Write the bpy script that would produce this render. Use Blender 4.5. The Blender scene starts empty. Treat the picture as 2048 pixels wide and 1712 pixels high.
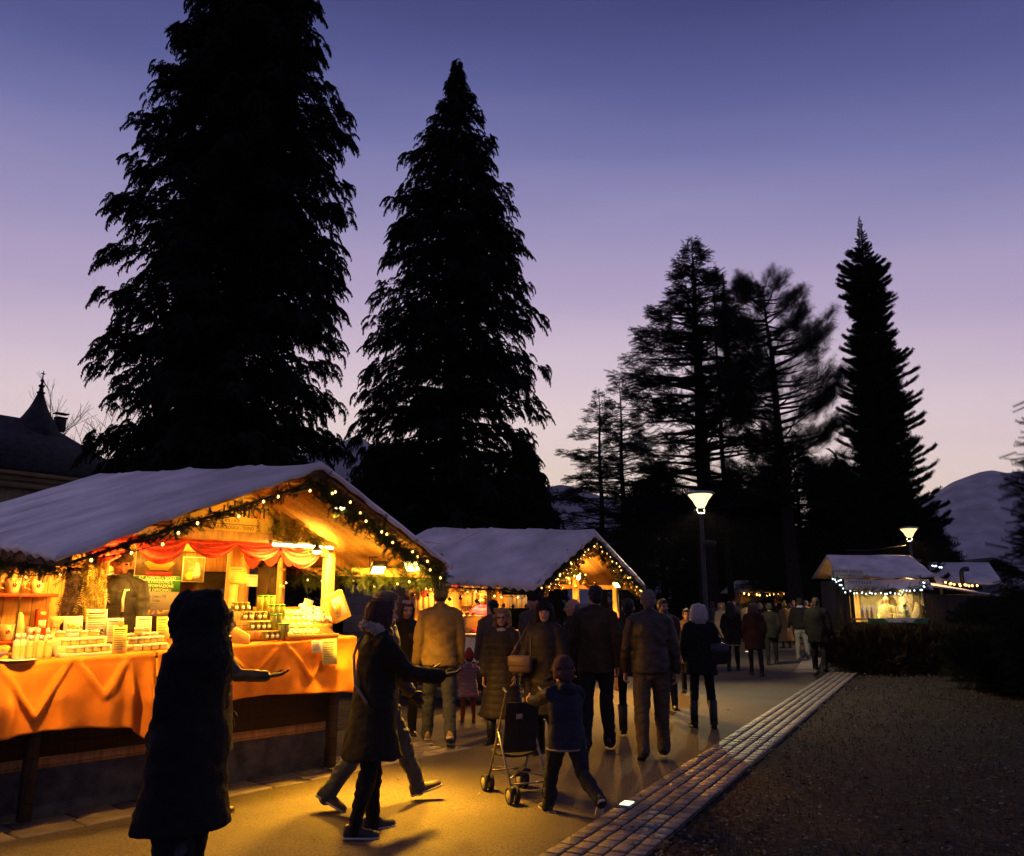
import bpy, math, random
import numpy as np
from mathutils import Vector, Matrix, Euler
R = math.radians
random.seed(11)
RNG = np.random.default_rng(11)
SC = bpy.context.scene
COL = SC.collection

# ------------------------------------------------------------------ camera
F = 1613.0
PITCH = math.atan(349.0 / F)
CP, SP = math.cos(PITCH), math.sin(PITCH)
CAMZ = 1.65
cam = bpy.data.cameras.new('camera')
cam_o = bpy.data.objects.new('camera', cam)
COL.objects.link(cam_o)
cam_o.location = (0, 0, CAMZ)
cam_o.rotation_euler = (R(90) + PITCH, 0, 0)
cam.sensor_width = 36.0
cam.lens = F / 2048.0 * 36.0
cam.clip_start = 0.05
cam.clip_end = 20000
SC.camera = cam_o


def at(px, py, Y):
    dx, dy = (px - 1024) / F, (856 - py) / F
    d = (dx, CP - dy * SP, SP + dy * CP)
    k = Y / d[1]
    return Vector((d[0] * k, Y, CAMZ + d[2] * k))


def ground(px, py):
    dx, dy = (px - 1024) / F, (856 - py) / F
    d = (dx, CP - dy * SP, SP + dy * CP)
    k = -CAMZ / d[2]
    return Vector((d[0] * k, d[1] * k, 0))


# ------------------------------------------------------------------ objects
def tag(o, label=None, cat=None, group=None, kind=None):
    if label: o['label'] = label
    if cat: o['category'] = cat
    if group: o['group'] = group
    if kind: o['kind'] = kind
    return o


def empty(name, loc=(0, 0, 0), rz=0.0, label=None, cat=None, group=None, kind=None):
    o = bpy.data.objects.new(name, None)
    o.empty_display_size = 0.1
    COL.objects.link(o)
    o.location = loc
    o.rotation_euler = (0, 0, rz)
    return tag(o, label, cat, group, kind)


def copy_tree(o, parent=None):
    c = o.copy()
    COL.objects.link(c)
    if parent is not None: c.parent = parent
    for ch in list(o.children):
        copy_tree(ch, c)
    return c


def np_mesh(name, V, Fc, mats=(), mi=None, smooth=False):
    """V (n,3); Fc list of faces or (m,k) array"""
    me = bpy.data.meshes.new(name)
    V = np.asarray(V, dtype=np.float32)
    if isinstance(Fc, np.ndarray) and Fc.ndim == 2:
        m, k = Fc.shape
        loops = Fc.astype(np.int32).ravel()
        starts = np.arange(m, dtype=np.int32) * k
        tot = np.full(m, k, dtype=np.int32)
    else:
        tot = np.array([len(f) for f in Fc], dtype=np.int32)
        loops = np.fromiter((i for f in Fc for i in f), dtype=np.int32, count=int(tot.sum()))
        starts = np.concatenate(([0], np.cumsum(tot)[:-1])).astype(np.int32)
        m = len(tot)
    me.vertices.add(len(V)); me.vertices.foreach_set('co', V.ravel())
    me.loops.add(len(loops)); me.loops.foreach_set('vertex_index', loops)
    me.polygons.add(m)
    me.polygons.foreach_set('loop_start', starts)
    me.polygons.foreach_set('loop_total', tot)
    for mt in mats: me.materials.append(mt)
    if mi is not None: me.polygons.foreach_set('material_index', np.asarray(mi, dtype=np.int32))
    if smooth: me.polygons.foreach_set('use_smooth', np.ones(m, dtype=bool))
    me.update(calc_edges=True)
    me.validate()
    return me


class MB:
    """collects shapes, then becomes one mesh object"""
    def __init__(self):
        self.v = []; self.f = []; self.m = []; self.n = 0

    def add(self, V, Fc, mi=0):
        V = np.asarray(V, dtype=float).reshape(-1, 3)
        b = self.n
        self.v.append(V); self.n += len(V)
        for f in Fc:
            self.f.append(tuple(int(i) + b for i in f)); self.m.append(mi)
        return self

    def box(self, c, s, mi=0, rot=None, bev=0.0):
        hx, hy, hz = s[0] / 2, s[1] / 2, s[2] / 2
        if bev <= 0:
            V = np.array([(x, y, z) for z in (-hz, hz) for y in (-hy, hy) for x in (-hx, hx)])
            Fc = [(0, 2, 3, 1), (4, 5, 7, 6), (0, 1, 5, 4), (2, 6, 7, 3), (0, 4, 6, 2), (1, 3, 7, 5)]
        else:
            b = min(bev, hx * .9, hy * .9, hz * .9)
            rings = []
            for z, e in ((-hz, b), (-hz + b, 0), (hz - b, 0), (hz, b)):
                ax, ay = hx - e, hy - e
                cc = b if e == 0 else b * .5
                rings.append([(-ax + cc, -ay, z), (ax - cc, -ay, z), (ax, -ay + cc, z), (ax, ay - cc, z),
                              (ax - cc, ay, z), (-ax + cc, ay, z), (-ax, ay - cc, z), (-ax, -ay + cc, z)])
            V = np.array([p for r in rings for p in r]); Fc = []
            for r in range(3):
                for i in range(8):
                    j = (i + 1) % 8
                    Fc.append((r * 8 + i, r * 8 + j, r * 8 + 8 + j, r * 8 + 8 + i))
            Fc.append(tuple(range(7, -1, -1))); Fc.append(tuple(range(24, 32)))
        if rot is not None:
            V = V @ np.array(rot.to_matrix() if isinstance(rot, Euler) else rot).T
        return self.add(V + np.array(c), Fc, mi)

    def bar(self, a, b, w, h, mi=0, up=(0, 0, 1)):
        a, b = Vector(a), Vector(b)
        x = (b - a); L = x.length; x.normalize()
        y = Vector(up).cross(x).normalized(); z = x.cross(y)
        M = Matrix((x, y, z)).transposed()
        return self.box((a + b) / 2, (L, w, h), mi, M)

    def loft(self, rings, mi=0, cap=True, n=14):
        """rings: (cx,cy,cz,rx,ry) horizontal ellipses"""
        t = np.arange(n) * 2 * math.pi / n
        V = np.concatenate([np.stack([c[0] + c[3] * np.cos(t), c[1] + c[4] * np.sin(t), np.full(n, c[2])], 1) for c in rings])
        return self._skin(V, len(rings), n, mi, cap)

    def _skin(self, V, m, n, mi, cap=True):
        Fc = []
        for r in range(m - 1):
            for i in range(n):
                j = (i + 1) % n
                Fc.append((r * n + i, r * n + j, r * n + n + j, r * n + n + i))
        if cap:
            Fc.append(tuple(range(n - 1, -1, -1))); Fc.append(tuple(range((m - 1) * n, m * n)))
        return self.add(V, Fc, mi)

    def lathe(self, prof, c=(0, 0, 0), n=16, mi=0, cap=True):
        return self.loft([(c[0], c[1], c[2] + z, r, r) for r, z in prof], mi, cap, n)

    def tube(self, pts, rad, n=8, mi=0, cap=True, flat=1.0, round_ends=False, upv=None):
        P = [Vector(p) for p in pts]
        rad = list(rad) if hasattr(rad, '__len__') else [rad] * len(P)
        if round_ends:
            d0 = (P[0] - P[1]).normalized(); d1 = (P[-1] - P[-2]).normalized()
            r0, r1 = rad[0], rad[-1]
            P = [P[0] + d0 * r0 * .92, P[0] + d0 * r0 * .6] + P + [P[-1] + d1 * r1 * .6, P[-1] + d1 * r1 * .92]
            rad = [r0 * .35, r0 * .8] + rad + [r1 * .8, r1 * .35]
        T = []
        for i in range(len(P)):
            a = P[max(i - 1, 0)]; b = P[min(i + 1, len(P) - 1)]
            d = (b - a)
            T.append(d.normalized() if d.length > 1e-9 else Vector((0, 0, 1)))
        u = Vector(upv) if upv is not None else (Vector((0, 0, 1)) if abs(T[0].z) < .9 else Vector((0, 1, 0)))
        V = []
        for p, t, r in zip(P, T, rad):
            y = u.cross(t)
            if y.length < 1e-6: y = Vector((1, 0, 0)).cross(t)
            y.normalize(); x = t.cross(y); u = x
            for k in range(n):
                a = 2 * math.pi * k / n
                V.append(p + y * (r * math.cos(a)) + x * (r * flat * math.sin(a)))
        return self._skin(np.array([tuple(v) for v in V]), len(P), n, mi, cap)

    def ell(self, c, r, mi=0, n=12, m=8, rot=None):
        V = []
        for i in range(m + 1):
            ph = -math.pi / 2 + math.pi * (i + (.25 if i == 0 else -.25 if i == m else 0)) / m
            for k in range(n):
                a = 2 * math.pi * k / n
                V.append((r[0] * math.cos(ph) * math.cos(a), r[1] * math.cos(ph) * math.sin(a), r[2] * math.sin(ph)))
        V = np.array(V)
        if rot is not None: V = V @ np.array(rot).T
        return self._skin(V + np.array(c), m + 1, n, mi)

    def grid(self, fn, nu, nv, mi=0):
        V = [fn(i / nu, j / nv) for j in range(nv + 1) for i in range(nu + 1)]
        Fc = [(j * (nu + 1) + i, j * (nu + 1) + i + 1, (j + 1) * (nu + 1) + i + 1, (j + 1) * (nu + 1) + i)
              for j in range(nv) for i in range(nu)]
        return self.add(np.array([tuple(v) for v in V]), Fc, mi)

    def xform(self, M):
        A = np.array(M)
        self.v = [V @ A[:3, :3].T + A[:3, 3] for V in self.v]
        return self

    def mesh(self, name, mats, smooth=False):
        mats = mats if isinstance(mats, (list, tuple)) else [mats]
        return np_mesh(name, np.concatenate(self.v), self.f, mats, self.m, smooth)

    def build(self, name, mats, parent=None, loc=(0, 0, 0), rz=0.0, smooth=False, label=None, cat=None, group=None, kind=None):
        o = bpy.data.objects.new(name, self.mesh(name, mats, smooth))
        COL.objects.link(o)
        o.location = loc; o.rotation_euler = (0, 0, rz)
        if parent is not None: o.parent = parent
        return tag(o, label, cat, group, kind)


def smooth_angle(o, deg=40):
    me = o.data
    me.polygons.foreach_set('use_smooth', np.ones(len(me.polygons), dtype=bool))
    try: me.set_sharp_from_angle(angle=R(deg))
    except Exception: pass
    return o


def vnoise(P, f=1.0, seed=0):
    Q = np.asarray(P) * f + seed * 13.37
    i = np.floor(Q).astype(np.int64); fr = Q - i
    fr = fr * fr * (3 - 2 * fr)
    def h(ix, iy, iz):
        n = (ix * 73856093) ^ (iy * 19349663) ^ (iz * 83492791) ^ (seed * 2654435761)
        n = (n ^ (n >> 13)) * 1274126177
        return ((n ^ (n >> 16)) & 0xffff) / 32767.5 - 1.0
    out = 0
    for dx in (0, 1):
        for dy in (0, 1):
            for dz in (0, 1):
                w = (fr[:, 0] if dx else 1 - fr[:, 0]) * (fr[:, 1] if dy else 1 - fr[:, 1]) * (fr[:, 2] if dz else 1 - fr[:, 2])
                out = out + w * h(i[:, 0] + dx, i[:, 1] + dy, i[:, 2] + dz)
    return out


def text_mesh(s, size, mat, parent, loc, rot, extrude=0.002, align='CENTER', name='lettering', width=None):
    cu = bpy.data.curves.new(name, 'FONT')
    cu.body = s; cu.size = size; cu.extrude = extrude
    cu.align_x = align; cu.align_y = 'CENTER'
    cu.resolution_u = 3
    t = bpy.data.objects.new(name + '_tmp', cu)
    COL.objects.link(t)
    dg = bpy.context.evaluated_depsgraph_get()
    me = bpy.data.meshes.new_from_object(t.evaluated_get(dg))
    bpy.data.objects.remove(t)
    me.materials.clear(); me.materials.append(mat)
    o = bpy.data.objects.new(name, me)
    COL.objects.link(o)
    if width:
        w = max(v.co.x for v in me.vertices) - min(v.co.x for v in me.vertices)
        k = width / w
        for v in me.vertices: v.co.x *= k
    o.parent = parent; o.location = loc; o.rotation_euler = rot
    return o


# ------------------------------------------------------------------ materials
MATS = {}


def mat(name, col, rough=.8, metal=0.0, var=.25, vs=6.0, bump=0.0, bs=40.0, emit=0.0, ecol=None, trans=0.0, alpha=1.0,
        spec=.3, wood=False, stretch=None, col2=None, sheen=0.0, coords='Object'):
    if name in MATS: return MATS[name]
    m = bpy.data.materials.new(name); m.use_nodes = True
    nt = m.node_tree; N = nt.nodes; L = nt.links
    b = N['Principled BSDF']
    b.inputs['Roughness'].default_value = rough
    b.inputs['Metallic'].default_value = metal
    b.inputs['Specular IOR Level'].default_value = spec
    if sheen: b.inputs['Sheen Weight'].default_value = sheen
    tc = N.new('ShaderNodeTexCoord'); mp = N.new('ShaderNodeMapping')
    L.new(tc.outputs[coords], mp.inputs['Vector'])
    if stretch: mp.inputs['Scale'].default_value = stretch
    elif wood: mp.inputs['Scale'].default_value = (1, 9, 9)
    no = N.new('ShaderNodeTexNoise'); no.inputs['Scale'].default_value = vs; no.inputs['Detail'].default_value = 5
    L.new(mp.outputs[0], no.inputs['Vector'])
    rp = N.new('ShaderNodeValToRGB')
    c = col; c2 = col2
    rp.color_ramp.elements[0].position = .3; rp.color_ramp.elements[1].position = .72
    if c2 is None:
        rp.color_ramp.elements[0].color = (c[0] * (1 - var), c[1] * (1 - var), c[2] * (1 - var), 1)
        rp.color_ramp.elements[1].color = (min(1, c[0] * (1 + var)), min(1, c[1] * (1 + var)), min(1, c[2] * (1 + var)), 1)
    else:
        rp.color_ramp.elements[0].color = (*c, 1); rp.color_ramp.elements[1].color = (*c2, 1)
    L.new(no.outputs[0], rp.inputs[0]); L.new(rp.outputs[0], b.inputs['Base Color'])
    if bump > 0:
        n2 = N.new('ShaderNodeTexNoise'); n2.inputs['Scale'].default_value = bs; n2.inputs['Detail'].default_value = 4
        L.new(mp.outputs[0], n2.inputs['Vector'])
        bp = N.new('ShaderNodeBump'); bp.inputs['Strength'].default_value = bump; bp.inputs['Distance'].default_value = .02
        L.new(n2.outputs[0], bp.inputs['Height']); L.new(bp.outputs[0], b.inputs['Normal'])
    if emit > 0:
        b.inputs['Emission Color'].default_value = (*(ecol or col), 1)
        b.inputs['Emission Strength'].default_value = emit
    if trans > 0:
        b.inputs['Transmission Weight'].default_value = trans
        b.inputs['IOR'].default_value = 1.3
    if alpha < 1: b.inputs['Alpha'].default_value = alpha
    MATS[name] = m
    return m


def planks(name, col, scale=1.0, axis='X', width=.12, rough=.65):
    """wood boards: colour changes per board, dark joints, grain"""
    if name in MATS: return MATS[name]
    m = mat(name, col, rough, var=.3, vs=4, stretch=(9, 9, 1) if axis != 'Z' else (9, 9, 1), bump=.25, bs=14)
    nt = m.node_tree; N = nt.nodes; L = nt.links
    b = N['Principled BSDF']
    src = b.inputs['Base Color'].links[0].from_socket
    tc = N.new('ShaderNodeTexCoord'); sx = N.new('ShaderNodeSeparateXYZ')
    L.new(tc.outputs['Object'], sx.inputs[0])
    dv = N.new('ShaderNodeMath'); dv.operation = 'DIVIDE'; dv.inputs[1].default_value = width
    L.new(sx.outputs[{'X': 0, 'Y': 1, 'Z': 2}[axis]], dv.inputs[0])
    fr = N.new('ShaderNodeMath'); fr.operation = 'FRACT'; L.new(dv.outputs[0], fr.inputs[0])
    fl = N.new('ShaderNodeMath'); fl.operation = 'FLOOR'; L.new(dv.outputs[0], fl.inputs[0])
    wn = N.new('ShaderNodeTexWhiteNoise'); wn.noise_dimensions = '1D'; L.new(fl.outputs[0], wn.inputs['W'])
    gt = N.new('ShaderNodeMath'); gt.operation = 'GREATER_THAN'; gt.inputs[1].default_value = .05; L.new(fr.outputs[0], gt.inputs[0])
    mr = N.new('ShaderNodeMapRange'); mr.inputs['To Min'].default_value = .7; mr.inputs['To Max'].default_value = 1.15
    L.new(wn.outputs[0], mr.inputs[0])
    mu = N.new('ShaderNodeMath'); mu.operation = 'MULTIPLY'; L.new(mr.outputs[0], mu.inputs[0])
    m2 = N.new('ShaderNodeMapRange'); m2.inputs['To Min'].default_value = .35; m2.inputs['To Max'].default_value = 1
    L.new(gt.outputs[0], m2.inputs[0]); L.new(m2.outputs[0], mu.inputs[1])
    mx = N.new('ShaderNodeVectorMath'); mx.operation = 'SCALE'
    L.new(src, mx.inputs[0]); L.new(mu.outputs[0], mx.inputs['Scale'])
    L.new(mx.outputs[0], b.inputs['Base Color'])
    return m


WOOD = planks('pine_boards', (.50, .27, .10), axis='X', width=.13)
WOODZ = planks('pine_boards_lying', (.48, .26, .10), axis='Z', width=.13)
WOODY = planks('pine_roof_boards', (.46, .25, .09), axis='Y', width=.14)
BEAM = mat('pine_beam', (.52, .30, .11), .6, var=.3, vs=5, stretch=(6, 6, 1.2), bump=.25, bs=20)
DARKWOOD = planks('weathered_boards', (.045, .032, .022), axis='Z', width=.16, rough=.85)
TARP = mat('grey_tarpaulin', (.80, .67, .60), .5, var=.30, vs=1.6, bump=.5, bs=7, spec=.4)
STONE = mat('rough_stone', (.10, .095, .085), .9, var=.5, vs=7, bump=.7, bs=18)
ORANGE = mat('orange_cloth', (.70, .23, .022), .85, var=.12, vs=9, bump=.25, bs=160)
WHITECLOTH = mat('white_cloth', (.72, .68, .58), .85, var=.1, vs=9, bump=.25, bs=120)
PAPER = mat('paper', (.80, .76, .62), .8, var=.06, vs=12)
YPAPER = mat('yellow_paper', (.78, .62, .20), .8, var=.08, vs=12)
INK = mat('dark_ink', (.05, .045, .04), .7, var=.1)
GREENINK = mat('green_print', (.03, .17, .03), .6, var=.12)
GREYPRINT = mat('grey_print', (.42, .43, .45), .6, var=.1)
REDGAUZE = mat('red_gauze', (.62, .045, .03), .5, var=.35, vs=18, bump=.5, bs=60, spec=.5)
FIR = mat('fir_needles', (.035, .055, .015), .8, var=.5, vs=3)
STRAW = mat('straw', (.42, .30, .08), .8, var=.4, vs=14)
LAVENDER = mat('dried_lavender', (.12, .075, .06), .9, var=.5, vs=30)
BLACKM = mat('black_metal', (.02, .02, .022), .45, var=.2, spec=.5)
GREYM = mat('grey_metal', (.30, .30, .30), .4, metal=.8, var=.2)
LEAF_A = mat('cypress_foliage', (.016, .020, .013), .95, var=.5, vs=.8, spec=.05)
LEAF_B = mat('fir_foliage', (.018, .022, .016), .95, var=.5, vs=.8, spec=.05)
BARK = mat('bark', (.030, .024, .020), .95, var=.4, vs=6, bump=.6, bs=12, spec=.05)
BULB = mat('warm_bulb', (1, .75, .35), .4, emit=6, ecol=(1, .50, .12), var=.02)
COLDBULB = mat('cold_bulb', (.75, .88, 1), .4, emit=3.5, ecol=(.72, .86, 1), var=.02)
GOLDB = mat('gold_bauble', (.72, .46, .12), .18, metal=.9, var=.15)
DARKB = mat('bronze_bauble', (.20, .12, .06), .22, metal=.8, var=.2)


class Frame:
    """a stall's own axes: u along its front, v to its back"""
    def __init__(self, ox, oy, ang):
        self.o = (ox, oy); self.a = ang
        self.g = (math.cos(ang), math.sin(ang)); self.b = (-math.sin(ang), math.cos(ang))

    def w(self, u, v, z):
        return Vector((self.o[0] + self.g[0] * u + self.b[0] * v, self.o[1] + self.g[1] * u + self.b[1] * v, z))

    def u_at(self, px, v, z=1.4):
        lo, hi = -4.0, 8.0
        def pr(u):
            p = self.w(u, v, z)
            D = CP * p.y + SP * (p.z - CAMZ)
            return 1024 + F * p.x / D
        for _ in range(40):
            mid = (lo + hi) / 2
            if pr(mid) < px: lo = mid
            else: hi = mid
        return (lo + hi) / 2

    def z_at(self, py, u, v):
        p = self.w(u, v, 0)
        return at(1024, py, p.y).z
# ------------------------------------------------------------------ sky
world = bpy.data.worlds.new('World'); SC.world = world; world.use_nodes = True
nt = world.node_tree; N = nt.nodes; L = nt.links
for n in list(N): N.remove(n)
out = N.new('ShaderNodeOutputWorld'); bg = N.new('ShaderNodeBackground'); L.new(bg.outputs[0], out.inputs[0])
tc = N.new('ShaderNodeTexCoord'); sep = N.new('ShaderNodeSeparateXYZ'); L.new(tc.outputs['Generated'], sep.inputs[0])


def wmath(op, a, b=None):
    n = N.new('ShaderNodeMath'); n.operation = op
    for i, x in enumerate((a, b)):
        if x is None: continue
        if isinstance(x, (int, float)): n.inputs[i].default_value = x
        else: L.new(x, n.inputs[i])
    return n.outputs[0]


# the glow of the set sun sits low, left of the road: sky darkens with height and angle, then is lifted out of view to light the roofs
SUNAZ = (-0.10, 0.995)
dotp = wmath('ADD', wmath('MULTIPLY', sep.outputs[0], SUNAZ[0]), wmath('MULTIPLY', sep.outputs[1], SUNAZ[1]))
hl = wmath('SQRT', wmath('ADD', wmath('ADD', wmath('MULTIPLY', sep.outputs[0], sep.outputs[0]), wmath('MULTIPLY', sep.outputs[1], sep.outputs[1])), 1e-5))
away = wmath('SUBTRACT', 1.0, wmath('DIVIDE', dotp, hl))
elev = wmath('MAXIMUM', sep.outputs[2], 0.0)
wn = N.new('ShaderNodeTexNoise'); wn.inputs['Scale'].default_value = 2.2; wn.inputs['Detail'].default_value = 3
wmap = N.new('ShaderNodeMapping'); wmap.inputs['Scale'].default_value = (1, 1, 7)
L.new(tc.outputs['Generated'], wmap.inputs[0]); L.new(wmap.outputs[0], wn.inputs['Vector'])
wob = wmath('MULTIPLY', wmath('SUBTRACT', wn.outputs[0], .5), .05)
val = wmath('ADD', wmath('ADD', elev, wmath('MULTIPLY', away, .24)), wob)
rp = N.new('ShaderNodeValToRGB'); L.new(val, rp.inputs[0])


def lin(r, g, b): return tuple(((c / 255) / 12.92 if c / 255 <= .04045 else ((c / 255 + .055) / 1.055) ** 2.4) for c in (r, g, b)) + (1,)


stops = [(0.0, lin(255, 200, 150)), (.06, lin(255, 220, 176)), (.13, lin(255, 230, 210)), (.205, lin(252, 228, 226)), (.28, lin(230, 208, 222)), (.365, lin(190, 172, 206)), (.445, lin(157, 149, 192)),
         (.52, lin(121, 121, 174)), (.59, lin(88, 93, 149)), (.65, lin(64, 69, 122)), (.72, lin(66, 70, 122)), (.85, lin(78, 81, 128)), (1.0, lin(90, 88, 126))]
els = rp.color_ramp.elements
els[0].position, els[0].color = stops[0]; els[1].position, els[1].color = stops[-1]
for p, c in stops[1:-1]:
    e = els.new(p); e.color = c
sky = N.new('ShaderNodeTexSky'); sky.sky_type = 'NISHITA'; sky.sun_disc = False
sky.sun_elevation = R(-2.5); sky.sun_rotation = R(-6)
skm = N.new('ShaderNodeVectorMath'); skm.operation = 'SCALE'; skm.inputs['Scale'].default_value = .02
L.new(sky.outputs[0], skm.inputs[0])
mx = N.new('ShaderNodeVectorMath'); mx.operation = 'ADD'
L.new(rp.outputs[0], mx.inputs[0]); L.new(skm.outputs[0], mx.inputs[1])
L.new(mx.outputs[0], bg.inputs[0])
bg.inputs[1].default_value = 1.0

# ------------------------------------------------------------------ ground
def ground_mat(name, c1, c2, c3, sc, bump=.5, rough=.95, fine=120, spec=.15):
    m = mat(name, c1, rough, col2=c2, vs=sc, bump=bump, bs=fine, spec=spec)
    nt = m.node_tree; N = nt.nodes; L = nt.links; b = N['Principled BSDF']
    src = b.inputs['Base Color'].links[0].from_socket
    n2 = N.new('ShaderNodeTexNoise'); n2.inputs['Scale'].default_value = fine * .5; n2.inputs['Detail'].default_value = 6
    tc = N.new('ShaderNodeTexCoord'); L.new(tc.outputs['Object'], n2.inputs['Vector'])
    r2 = N.new('ShaderNodeValToRGB'); r2.color_ramp.elements[0].position = .45; r2.color_ramp.elements[1].position = .62
    L.new(n2.outputs[0], r2.inputs[0])
    mi = N.new('ShaderNodeMixRGB'); mi.inputs['Color2'].default_value = (*c3, 1)
    L.new(r2.outputs[0], mi.inputs['Fac']); L.new(src, mi.inputs['Color1']); L.new(mi.outputs[0], b.inputs['Base Color'])
    return m


LAWN = ground_mat('winter_lawn', (.006, .004, .003), (.030, .022, .018), (.046, .038, .034), 1.1, .8, fine=34)
ASPH = ground_mat('worn_asphalt', (.052, .042, .034), (.125, .103, .082), (.045, .038, .030), .65, .45, fine=110, rough=.8, spec=.3)
GRIT = mat('paver_joint', (.020, .018, .016), .95, bump=.5, bs=90)

xs = np.concatenate([-np.geomspace(2900, 30, 14), np.linspace(-25, 45, 36), np.geomspace(55, 2900, 14)])
ys = np.concatenate([[-280, -60, -20, -8], np.linspace(-3, 70, 60), np.geomspace(80, 2550, 18)])
GX, GY = np.meshgrid(xs, ys)
PDX = .46 / .888


def strip_x(y):           # right-hand edge of the paver strip
    return .72 + .517 * (y - 5.5)


h = np.zeros_like(GX)
far = np.clip((GX - (strip_x(GY) + .5)) / 2.5, 0, 1) * (GY < 60) * (GX < 60) * (GY > -5)
h += far * (vnoise(np.stack([GX.ravel(), GY.ravel(), 0 * GX.ravel()], 1), .35, 3).reshape(GX.shape) * .05)
V = np.stack([GX.ravel(), GY.ravel(), h.ravel() - .02], 1)
nx = len(xs)
idx = np.arange(len(xs) * len(ys)).reshape(len(ys), nx)
Fq = np.stack([idx[:-1, :-1].ravel(), idx[:-1, 1:].ravel(), idx[1:, 1:].ravel(), idx[1:, :-1].ravel()], 1)
lawn = bpy.data.objects.new('ground', np_mesh('ground', V, Fq, [LAWN], smooth=True)); COL.objects.link(lawn)
tag(lawn, kind='structure')

# asphalt path: wide road left of the strip, running on to the far stalls
pth = MB()
left = [(-9, -6), (-9, 4), (-6.5, 6.5), (-3.2, 10), (-1.3, 12.4), (2.0, 18.2), (3.5, 26), (3, 34), (2, 50), (2, 75)]
right = [(strip_x(-6) - .7, -6), (strip_x(4) - .7, 4), (strip_x(6.5) - .7, 6.5), (strip_x(10) - .7, 10), (strip_x(12.4) - .7, 12.4),
         (strip_x(18.2) - .7, 18.2), (9.0, 26), (12.5, 34), (17, 50), (22, 75)]
PV = []
for (a, b) in zip(left, right):
    for k in range(13):
        t = k / 12
        PV.append((a[0] + (b[0] - a[0]) * t, a[1] + (b[1] - a[1]) * t, .004))
pth.add(PV, [(r * 13 + k, r * 13 + k + 1, r * 13 + 14 + k, r * 13 + 13 + k) for r in range(len(left) - 1) for k in range(12)])
tag(pth.build('path', ASPH, smooth=True), kind='structure')

# cobbled strip, every paver modelled; laid in five rows
def pavers(name, x_of, y0, y1, dirv, nrow, wrow, lrow, h0, colm, seed, gap=.022, run=None):
    r = random.Random(seed); mb = MB()
    dx, dy = dirv; sx, sy = dy, -dx
    Ltot = (y1 - y0) / dy
    for row in range(nrow):
        s = r.random() * lrow
        while s < Ltot:
            l = lrow * r.uniform(.75, 1.3)
            cx = x_of(y0) + dx * (s + l / 2) - sx * wrow * (row + .5); cy = y0 + dy * (s + l / 2) - sy * wrow * (row + .5)
            ang = math.atan2(dy, dx) + r.uniform(-.02, .02)
            M = Euler((r.uniform(-.02, .02), r.uniform(-.02, .02), ang)).to_matrix()
            mb.box((cx, cy, h0 - .008 + r.uniform(-.003, .003)), (l - gap * 1.35, wrow - gap, .05), r.randrange(3), M, .004)
            s += l
    return mb


COB = [mat('paver_grey', (.19, .16, .14), .52, var=.25, vs=9, bump=.5, bs=45, spec=.5), mat('paver_warm', (.21, .17, .14), .55, var=.25, vs=9, bump=.5, bs=45, spec=.5),
       mat('paver_dark', (.14, .12, .11), .50, var=.25, vs=9, bump=.5, bs=45, spec=.5)]
base = MB()
base.add([(strip_x(1) - .70, 1, .008), (strip_x(1) + .01, 1, .008), (strip_x(21) + .01, 21, .008), (strip_x(21) - .70, 21, .008)], [(0, 1, 2, 3)])
tag(base.build('strip_bed', GRIT), kind='structure')
pv = pavers('paver_strip', strip_x, 3.0, 20.6, (.46, .888), 5, .127, .145, .0, COB, 5)
tag(pv.build('paver_strip', COB), kind='structure')
# a line of paving slabs along the foot of the near stall
def slab_x(y): return -4.0 + (y - 5.6) * .83
pv = pavers('paving_slabs', slab_x, 5.0, 9.6, (.64, .77), 3, .26, .45, -.002, COB, 9)
tag(pv.build('paving_slabs', COB), kind='structure')
# kerb slab at the end of the strip
kb = MB()
for k in range(5):
    kb.box((7.15 + k * .42, 20.4 + k * 1.05, .02), (.5, 1.0, .06), 0, Euler((0, 0, -.4)).to_matrix(), .012)
tag(kb.build('kerb', [COB[1]]), kind='structure')

# small lights let into the ground
for i, (px, py, lb) in enumerate([(1254, 1615, 'small square light glowing in the paver strip near the child'), (1494, 1305, 'small bright light let into the path near the walkers')]):
    g = ground(px, py)
    o = empty('ground_light', (g.x, g.y, .0), math.atan2(.888, .46), lb, 'ground light', 'lights let into the paving')
    MB().box((0, 0, .016), (.17, .11, .03), 0, None, .004).build('housing', GREYM, o)
    MB().box((0, 0, .034), (.13, .085, .012), 0, None, .004).build('lens', mat('lit_lens', (.9, .9, .6), .4, emit=1.6, ecol=(1, .95, .55), var=.02), o)

# fallen leaves and grass tufts on the lawn
r = np.random.default_rng(4)
n = 15000
yy = 3.2 + 20 * r.random(n) ** 1.6
xx = strip_x(yy) + .1 + r.random(n) ** 1.2 * (3 + yy * .75)
xx += .5 * vnoise(np.stack([xx, yy, 0 * xx], 1), 1.1, 9); xx = np.maximum(xx, strip_x(yy) + .05)
xx[:160] = strip_x(yy[:160]) - .3 - 4 * r.random(160)
sz = .012 + .02 * r.random(n); an = r.random(n) * 6.28
c, s = np.cos(an), np.sin(an)
til = (r.random((n, 4)) * .8) * sz[:, None]
P = np.zeros((n, 4, 3))
for k, (a, b) in enumerate(((1, 0), (0, .55), (-1, 0), (0, -.55))):
    P[:, k, 0] = xx + (a * c - b * s) * sz; P[:, k, 1] = yy + (a * s + b * c) * sz; P[:, k, 2] = .014 + til[:, k]
leafm = [mat('fallen_leaf', (.06, .036, .022), .9, var=.5, vs=3), mat('frosted_leaf', (.11, .095, .085), .9, var=.4, vs=3)]
o = bpy.data.objects.new('fallen_leaves', np_mesh('fallen_leaves', P.reshape(-1, 3), np.arange(n * 4).reshape(n, 4), leafm, (r.random(n) > .6).astype(int)))
COL.objects.link(o); tag(o, 'brown leaves scattered over the dark winter lawn', 'leaves', kind='stuff')
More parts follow.
